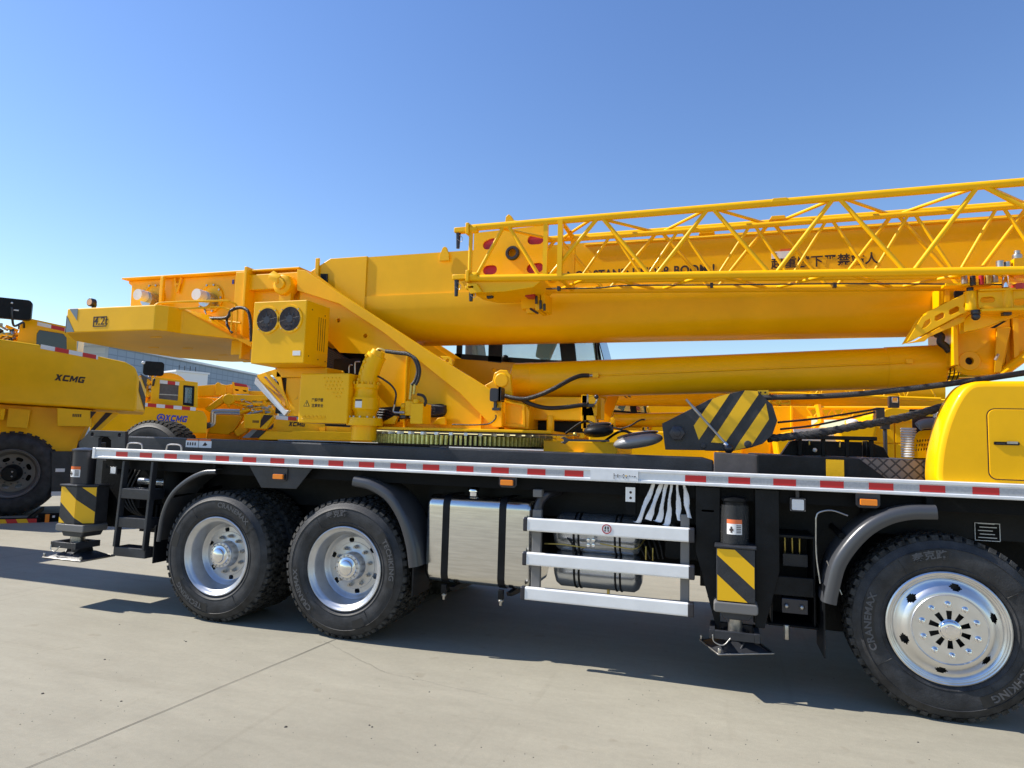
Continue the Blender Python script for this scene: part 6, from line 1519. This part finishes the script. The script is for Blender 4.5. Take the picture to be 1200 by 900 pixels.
# big wheels
def big_wheel(x, yy):
    e = node('wheel', ra_, (x, yy, .82)); c = (x, yy, .82); t = M()
    t.m('rubber').lathe([(.46, .05), (.48, .01), (.52, -.01), (.62, -.03), (.70, -.02), (.765, .03), (.79, .08)], c, n=72); t.m('tread').lathe([(.79, .08), (.79, .5), (.76, .55), (.6, .6), (.46, .55)], c, n=72)
    N = 36
    for i in range(N):
        a = 6.2832*i/N; st_ = 6.2832/N
        def P(a_, y_, r): return (c[0]+r*math.cos(a_), c[1]+y_, c[2]+r*math.sin(a_))
        t.m('tread'); t.hexa([P(a, .05, .77), P(a+st_*.55, .05, .77), P(a+st_*1.1, .28, .77), P(a+st_*.55, .28, .77)], [P(a, .07, .82), P(a+st_*.55, .07, .82), P(a+st_*1.1, .28, .82), P(a+st_*.55, .28, .82)])
    t.build('tyre', None, e)
    r_ = M(); r_.m('warning_grey').lathe([(.46, .05), (.475, .01), (.465, -.005), (.45, .02), (.43, .03), (.42, .10), (.40, .12), (.39, .20), (.36, .24)], c, n=60)
    r_.plate(circ(0, 0, .37, 48), [slot((.28*math.cos(a-.1), .28*math.sin(a-.1)), (.28*math.cos(a+.1), .28*math.sin(a+.1)), .036, 5) for a in [R(25+45*k) for k in range(8)]], 0, .02, lambda a, b, q: (c[0]+a, c[1]+.23+q, c[2]+b))
    for k in range(12): a = 6.283*k/12; r_.m('gunmetal').cyl((c[0]+.21*math.cos(a), c[1]+.21, c[2]+.21*math.sin(a)), (c[0]+.21*math.cos(a), c[1]+.18, c[2]+.21*math.sin(a)), .018, 6)
    r_.build('rim', None, e)
    h_ = M(); h_.m('black_paint').lathe([(.17, .22), (.16, .05), (.13, -.08), (.115, -.12), (.0001, -.125)], c, n=32); h_.m('steel').sphere((c[0]+.04, c[1]-.125, c[2]+.04), .018, 6); h_.sphere((c[0]+.04, c[1]-.125, c[2]-.05), .018, 6); h_.build('hub', None, e)
big_wheel(-.10, 0); big_wheel(-4.2, 0)
# bumper beam with red and yellow reflectors
yb_ = -1.15; bp = M(); p0, p1 = U(-60, 622, yb_), U(44, 606, yb_); z0, z1 = Z(20, 624, yb_), Z(20, 606, yb_)
bp.m('chassis').box(-4.0, X(48, 606, yb_), yb_, yb_+.12, Z(43, 620, yb_)-.03, Z(43, 607, yb_)+.0); bpo_z0, bpo_z1 = Z(43, 619.5, yb_)-.015, Z(43, 607, yb_)-.01
bp.box(X(44, 606, yb_), X(96, 606, yb_)+.2, yb_+.05, yb_+.12, Z(60, 618, yb_), Z(60, 602, yb_)); bp.box(X(30, 606, yb_), X(34, 606, yb_), yb_+.12, 1.0, Z(43, 620, yb_), Z(43, 607, yb_))
bpo = bp.build('bumper', None, ra_, .01)
st = M(); w_ = .155; xe = X(43, 612, yb_); hh_ = bpo_z1-bpo_z0
for k in range(16):
    x1_ = xe-w_*k; st.m('red_tape' if k % 2 == 0 else 'yellow_tape').prism([(x1_-w_, bpo_z1), (x1_-.001, bpo_z1), (x1_+.10 if k else x1_-.001, bpo_z0), (x1_-w_+.10, bpo_z0)], yb_-.006-.0006*k, yb_-.002)
st.build('reflective_tape', None, bpo)
am = M(); am.m('amber').box(X(53, 606, yb_), X(58, 606, yb_), yb_-.03, yb_+.04, Z(56, 616, yb_), Z(56, 602.5, yb_)); am.m('white').box(X(61, 606, yb_), X(64, 606, yb_), yb_+.03, yb_+.049, Z(62, 607, yb_), Z(62, 604.5, yb_)); am.build('marker_light', None, bpo, .004)

# ---- B: similar crane further down the row
c = at_depth(200, 21); FR = Frame((c.x, c.y, 0), R(47))
rb_ = thing('rough_terrain_crane', 'yellow crane with two dark windows and blue lettering above the spare tyre', 'crane', (0, 1.3, 0), group='cranes lined up in the yard')
F4 = lambda L_, y: uv([(a/4, 290+b/4) for a, b in L_], y)
h = M(); h.m('yellow'); w1 = F4([(745, 708), (750, 636), (838, 640), (833, 718)], 0)
h.plate(F4([(712, 605), (928, 632), (926, 752), (655, 727), (705, 720)], 0), [w1, F4([(857, 738), (860, 645), (912, 650), (908, 745)], 0)], 0, .06)
h.box(X(178, 460, 0), X(231, 460, 0), .06, 2.2, Z(200, 476, 0), Z(231, 447.5, 0)-.05); hou = h.build('winch_house', None, rb_, .02)
g_ = M(); g_.m('black_paint').prism(F4([(857, 738), (860, 645), (912, 650), (908, 745)], 0), .02, .04); g_.m('glass').prism(F4([(866, 725), (868, 655), (900, 658), (898, 732)], 0), -.004, .019); g_.m('stripe_blue').box(X(217, 460, 0), X(220, 460, 0), .008, .018, Z(218, 472, 0), Z(218, 455, 0)); g_.m('plate_brown').prism(w1, .03, .05); g_.m('steel').box(w1[0][0], w1[2][0], .015, .028, Z(197, 463, 0), Z(197, 462, 0)); g_.build('window', None, hou)
dm = M(); dm.m('yellow').lathe([(.62, .3), (.62, 1.8), (.0001, 1.8)], (X(198, 455, 0), 0, Z(198, 455, 0)-.1), 'y', 32); dm.lathe([(.0001, .3), (.62, .3)], (X(198, 455, 0), 0, Z(198, 455, 0)-.1), 'y', 32); dm.build('winch_drum', None, rb_)
tape_line(hou, [F4([(750, 621)], 0)[0], F4([(841, 631)], 0)[0]], -.005, .11, .22); 
bd = M(); bd.m('yellow').prism(F4([(420, 710), (920, 762), (955, 768), (972, 800), (968, 872), (420, 870)], -.2), -.2, 2.4); bdo = bd.build('body', None, rb_, .05, seg=4)
tape_line(bdo, [F4([(652, 726)], -.2)[0], F4([(918, 750)], -.2)[0]], -.205, .11, .24)
tx = M(); tx.m('ink_blue'); p, q = F4([(790, 800), (842, 803)], -.2); maker_word(tx, lambda a, b, c_: ((p[0]+q[0])/2+.06+a, -.206-c_, (p[1]+q[1])/2+b-a*.03), .20, .62, .005)
p = F4([(755, 797)], -.2)[0]; tx.plate(circ(p[0], p[1], .12, 20), [circ(p[0], p[1], .08, 20)], -.21, -.203); tx.prism([(p[0]-.07, p[1]-.04), (p[0]+.07, p[1]-.04), (p[0], p[1]+.08)], -.21, -.203); tx.build('lettering', None, bdo)
mi = M(); a, b = F4([(668, 597), (772, 538)], -.3); mi.m('black_paint').prism(rrect(a[0], b[0], a[1], b[1], .10), -.3, -.2); mi.m('gunmetal').tube([U(181, 444, -.25), U(179, 452, -.05)], .04, 6); mi.m('white').sphere(U(168, 425, -.3), .05, 6); mi.build('mirror', None, rb_, .02)
cl = M(); random.seed(31)
for i in range(34):
    p = U(random.uniform(164, 179), random.uniform(438, 470), .2); cl.m(random.choice(['yellow', 'yellow', 'steel', 'yellow_satin'])); r_ = random.uniform(.03, .09)
    if i % 2: cl.cyl(p, p+Vector((random.uniform(-.3, .3), random.uniform(-.1, .1), random.uniform(-.3, .2))), r_, 8)
    else: cl.box(p.x-r_, p.x+r_, .2, .2+r_*2, p.z-r_, p.z+r_)
cl.m('yellow').box(X(163, 450, .5), X(180, 450, .5), .5, 1.5, 2.2, 3.2); cl.build('valve_cluster', None, rb_)
ch = M(); ch.m('chassis').box(-6, 1.5, .1, 2.3, .6, 1.5)
for x in (-4.6, -.6):
    for yy in (-.1, 1.9): ch.m('rubber').lathe([(.4, 0), (.7, -.03), (.82, .08), (.82, .5), (.4, .55), (.0001, .3)], (x, yy, .82), 'y', 32)
ch.build('chassis_frame', None, rb_)
pr_ = M(); pr_.m('steel')
F8 = lambda L_, y: uv([(220+a*.11667, 430+b*.11667) for a, b in L_], y)
def T8(L_, y, r): return cat_rom([U(220+a*.11667, 430+b*.11667, y) for a, b in L_], 4)
pr_.tube(T8([(215, 580), (240, 555), (245, 470), (280, 440), (520, 440)], .2, 0), .05, 8); pr_.tube(T8([(215, 600), (262, 570), (270, 490), (300, 465), (520, 468)], .2, 0), .05, 8); pr_.m('gunmetal').tube(T8([(195, 560), (205, 600), (215, 570)], .2, 0), .09, 8)
pr_.build('pipework', None, rb_)

# ---- C: crane with slender boom and striped counterweight
c = at_depth(290, 23); FR = Frame((c.x, c.y, 0), R(32))
rc_ = thing('mobile_crane', 'yellow crane with red topped bracket on its boom, left of the slotted bracket', 'crane', (0, 1.3, 0), group='cranes lined up in the yard')
b = M(); b.m('yellow')
b.prism(F8([(60, 192), (290, 175), (290, 292), (60, 300)], 1.0), 1.0, 1.7); b.prism(F8([(278, 172), (300, 152), (322, 158), (332, 175), (388, 180), (388, 278), (278, 292)], .9), .9, 1.8)
b.prism(F8([(388, 182), (450, 172), (462, 270), (388, 276)], .95), .95, 1.75); b.prism(F8([(608, 238), (900, 250), (900, 300), (608, 276)], 1.0), 1.0, 1.6)
b.build('boom', None, rc_, .02)
k = M(); k.m('yellow').plate(F8([(445, 150), (465, 150), (470, 190), (605, 205), (612, 275), (458, 270)], .8), [F8([(472, 222), (510, 225), (512, 243), (480, 240)], .8), F8([(552, 232), (590, 235), (592, 250), (560, 247)], .8)], .8, .9); k.m('red_paint').prism(F8([(462, 155), (590, 178), (602, 205), (468, 190)], .82), .82, 1.7); k.m('ink').prism(F8([(470, 215), (600, 225), (600, 262), (470, 258)], .95), .92, .93)
k.build('head_bracket', None, rc_)
s = M(); s.m('yellow').prism(F8([(168, 420), (355, 280), (378, 285), (378, 345), (215, 452)], .3), .3, .6); s.prism(F8([(60, 305), (235, 318), (262, 345), (200, 412), (60, 420)], .9), .9, 1.0)
s.prism(F8([(388, 278), (780, 285), (800, 330), (570, 345), (440, 342)], .35), .35, .8); p = U(220+408*.11667, 430+325*.11667, .2); s.lathe([(.0001, 0), (.19, 0), (.2, .1), (.2, .3)], (p.x, .2, p.z), 'y', 24); s.prism(F8([(385, 345), (430, 345), (415, 410), (395, 395)], .25), .25, .4)
s.prism(F8([(285, 482), (560, 485), (470, 640), (400, 680), (200, 665)], .6), .6, .9); s.prism(F8([(460, 650), (560, 540), (640, 560), (600, 650), (500, 700)], .4), .4, .55)
s.build('turntable_side', None, rc_, .02)
cl = M(); random.seed(41)
for i in range(70):
    u, v = random.uniform(530, 880), random.uniform(330, 470); p = U(220+u*.11667, 430+v*.11667, .4); cl.m(random.choice(['yellow', 'yellow', 'yellow_satin', 'steel', 'brass'])); r_ = random.uniform(.02, .07)
    if i % 2: cl.cyl(p, p+Vector((random.uniform(-.4, .4), random.uniform(-.1, .1), random.uniform(-.15, .15))), r_, 8)
    else: cl.box(p.x-r_*1.6, p.x+r_, .4, .4+r_*2, p.z-r_, p.z+r_)
cl.m('yellow').prism(F8([(520, 440), (900, 445), (900, 500), (520, 490)], .7), .7, 1.2); cl.m('orange_label').sphere(U(220+730*.11667, 430+365*.11667, .6), .22, 8)
cl.build('valve_cluster', None, rc_)
w_ = M(); w_.m('yellow').prism(F8([(565, 478), (740, 468), (722, 622), (565, 615)], -.3), -.3, .4); w_.prism(F8([(740, 470), (870, 485), (790, 625), (722, 622)], -.25), -.25, .4)
wo_ = w_.build('counterweight', None, rc_, .01)
w_ = M(); w_.m('ink').prism(F8([(765, 480), (862, 486), (728, 612), (722, 600), (722, 560)], -.26), -.262, -.2505); w_.prism(F8([(862, 565), (862, 600), (840, 625), (800, 628)], -.26), -.262, -.2505)
for i in range(6): w_.box(X(296+1.3*i, 494, -.3), X(296.9+1.3*i, 494, -.3), -.304, -.301, Z(298, 495.5, -.3), Z(298, 492.5, -.3))
w_.build('hazard_stripes', None, wo_)
w_ = M(); w_.m('stripe_blue').prism(F8([(545, 712), (650, 628), (700, 632), (620, 712)], -.1), -.1, .1); w_.m('dark_grey').prism(F8([(620, 712), (700, 632), (785, 638), (715, 712)], -.1), -.1, .1); w_.build('ramp_plate', None, rc_)
bd = M(); bd.m('yellow').prism(F8([(800, 510), (1190, 530), (1900, 545), (1900, 760), (700, 720), (790, 640)], .2), .2, 2.4); bdo = bd.build('body', None, rc_, .03)
bd = M(); bd.m('yellow').prism(F8([(715, 712), (790, 640), (1030, 655), (1060, 640), (1900, 665), (1900, 740), (715, 730)], -.1), -.1, .19); bd.build('side_step', None, rc_, .02)
bd = M(); bd.m('yellow_satin').prism(F8([(1390, 560), (1500, 562), (1500, 690), (1390, 690)], .17), .17, .2); bd.m('yellow').prism(F8([(1320, 600), (1380, 600), (1380, 690), (1320, 690)], .1), .1, .2); bd.build('locker', None, rc_, .01)
tape_line(bdo, [F8([(885, 488)], .2)[0], F8([(1095, 505)], .2)[0]], .19, .13, .42)
tx = M(); tx.m('ink'); p, q = F8([(1045, 570), (1150, 580)], .2); maker_word(tx, lambda a, b_, c_: ((p[0]+q[0])/2+a, .19-c_, (p[1]+q[1])/2+b_), .16, .55, .005); tx.build('lettering', None, bdo)
bk = M(); bk.m('yellow').prism(F8([(-150, 330), (60, 300), (900, 340), (900, 740), (-150, 740)], 1.9), 1.9, 2.5); bk.m('yellow_satin').prism(F8([(200, 560), (480, 600), (520, 740), (180, 740)], 1.2), 1.2, 1.5); bk.build('rear_body', None, rc_, .03)
ch = M(); ch.m('chassis').box(-5, 9, .3, 2.3, .6, 1.5)
for x in (-3, 1.5, 6):
    for yy in (-.0, 1.9): ch.m('rubber').lathe([(.4, 0), (.5, -.03), (.6, .08), (.6, .4), (.4, .45), (.0001, .3)], (x, yy, .6), 'y', 32)
ch.build('chassis_frame', None, rc_)
FR = Frame()
# ---- E: crane between the near one and the far one, its rear quarter beside the cab
re_ = thing('mobile_crane', 'yellow crane with square panelled side, just behind the black rack and louvres', 'crane', (X(1022, 500, 6), 7, 0), group='cranes lined up in the yard')
E4 = lambda L_, y: uv([(900+a/4, 320+b/4) for a, b in L_], y)
b = M(); b.m('yellow'); ye = 6.0; xL = X(1022, 500, ye); zT = Z(1030, 486, ye); z_b = 1.0
b.box(xL, xL+5.5, ye+.03, ye+2.3, z_b, zT)
bo_ = b.build('body', None, re_, .02)
for i in range(9):
    for j in range(3):
        x = xL+.005+i*.30; h_ = (zT-z_b)/3; q = M(); q.m('yellow').box(x, x+.285, ye+.004, ye+.029, z_b+h_*j+.006, z_b+h_*(j+1)-.006); q.build('side_panel', None, bo_, .008)
b = M(); b.m('yellow').prism(E4([(535, 655), (545, 640), (580, 632), (660, 640), (800, 650), (800, 690), (535, 700)], ye), ye-.1, ye+1.5); b.m('black_paint').box(X(1063, 480, ye), X(1095, 480, ye), ye-.12, ye-.1, Z(1070, 484, ye), Z(1070, 480, ye)); b.build('fuel_tank', None, re_, .02)
b = M(); b.m('yellow').prism(E4([(330, 740), (520, 705), (490, 800), (470, 960), (400, 960)], ye-.2), ye-.2, ye+1.2); b.build('engine_hood', None, re_, .03)
b = M(); b.m('yellow').prism(E4([(35, 780), (60, 750), (115, 738), (150, 960), (60, 960)], ye-.2), ye-.2, ye+.6); b.m('yellow').box(X(905, 560, ye), xL+4, ye, ye+2.3, .9, Z(1000, 538, ye)); b.build('side_cover', None, re_, .03)
b = M(); b.m('panel_pale').prism(E4([(120, 732), (330, 722), (370, 860), (150, 870)], ye+.3), ye+.3, ye+.4); b.build('rear_window', None, re_)
b = M(); b.m('chassis').box(X(905, 560, ye), xL+6, ye+.3, ye+2.1, .5, .9)
for x in (X(940, 560, ye), xL+2.5, xL+4): b.m('rubber').lathe([(.0001, .1), (.35, .1), (.5, -.03), (.58, .08), (.58, .35), (.4, .4)], (x, ye, .58), 'y', 32)
b.build('chassis_frame', None, re_)
b = M(); yk2 = ye-.3; q0, q1 = E4([(548, 720), (556, 860)], yk2)
b.m('gunmetal').cyl(U(1037, 502, yk2), U(1038, 540, yk2), .028, 10); b.box(X(1032, 500, yk2), X(1042, 500, yk2), yk2-.05, yk2+.05, Z(1037, 503, yk2), Z(1037, 497, yk2)); b.box(X(1025, 485, yk2), X(1035, 485, yk2), yk2-.1, yk2+.1, Z(1030, 491, yk2), Z(1030, 478, yk2)); b.box(X(1041, 470, yk2), X(1053, 470, yk2), yk2-.05, yk2+.05, Z(1047, 478, yk2), Z(1047, 464.5, yk2))
b.m('chrome').box(X(1044, 470, yk2), X(1051, 470, yk2), yk2-.06, yk2-.051, Z(1047, 472, yk2), Z(1047, 466, yk2)); b.build('lamp_post', None, re_, .01)
b = M(); b.m('white').sphere(U(999, 495, ye), .09, 8, (1, 1, .6)); b.build('antenna_dome', None, re_)
# its lattice jib, low and seen end to end
b = M(); b.m('yellow'); yj2 = ye+2.0; A2, B2 = U(946, 478, yj2), U(1130, 478, yj2); C2, D2 = U(946, 490, yj2), U(1130, 489, yj2)
b.tube([A2, B2], .03, 8); b.tube([C2, D2], .03, 8); N = 12
for k in range(N):
    f0_, f1_, f2_ = k/N, (k+.5)/N, (k+1)/N; b.tube([A2.lerp(B2, f0_), C2.lerp(D2, f1_)], .02, 6); b.tube([C2.lerp(D2, f1_), A2.lerp(B2, f2_)], .02, 6)
b.tube([U(958, 474, yj2), U(962, 494, yj2), U(953, 502, yj2)], .06, 6)
b.build('lattice_jib', None, re_)
b = M(); b.m('yellow'); yq = 8.3; b.box(X(903, 500, yq), X(951, 500, yq), yq, yq+.3, .9, Z(925, 476, yq)); b.box(X(926, 500, yq), X(929, 500, yq), yq-.12, yq-.001, .9, Z(925, 476, yq)); b.build('boom_cradle', None, re_, .01)
b = M(); b.m('yellow'); yq = 8.0; b.box(X(690, 500, yq), X(903, 500, yq), yq, yq+1.6, .9, Z(800, 506, yq)); b.box(X(840, 500, yq), X(870, 500, yq), yq-.1, yq-.001, 1.0, Z(850, 492, yq)); b.build('side_locker', None, re_, .03)
# ---- F: boom and body of a crane beyond the far one, seen as a strip between its boom and cylinder
rf_ = thing('mobile_crane', 'farthest yellow crane, a thin strip seen left of the hook block under the far boom', 'crane', (X(760, 500, 15), 16, 0), group='cranes lined up in the yard')
yq = 15.0
b = M(); b.m('yellow').box(X(640, 480, yq), X(1100, 480, yq), yq+.4, yq+1.1, Z(760, 485, yq), Z(760, 470, yq)); b.build('boom', None, rf_, .06)
b = M(); b.m('yellow').box(X(640, 480, yq), X(1100, 480, yq), yq, yq+2.4, .9, Z(760, 497, yq)); b.build('body', None, rf_, .06)
b = M(); b.m('red_paint').prism(circ(X(742, 480, yq), Z(742, 477.5, yq), .16, 16, .5), yq+.385, yq+.395); b.build('badge', None, rf_)
b = M(); b.m('chassis').box(X(640, 480, yq), X(1100, 480, yq), yq+.3, yq+2.1, .4, .9)
for x in (X(680, 480, yq), X(800, 480, yq), X(1000, 480, yq)): b.m('rubber').lathe([(.0001, .1), (.35, .1), (.5, -.03), (.58, .08), (.58, .35), (.4, .4)], (x, yq, .58), 'y', 32)
b.build('chassis_frame', None, rf_)
for o in bpy.data.objects:
    if '_b' in o: del o['_b']
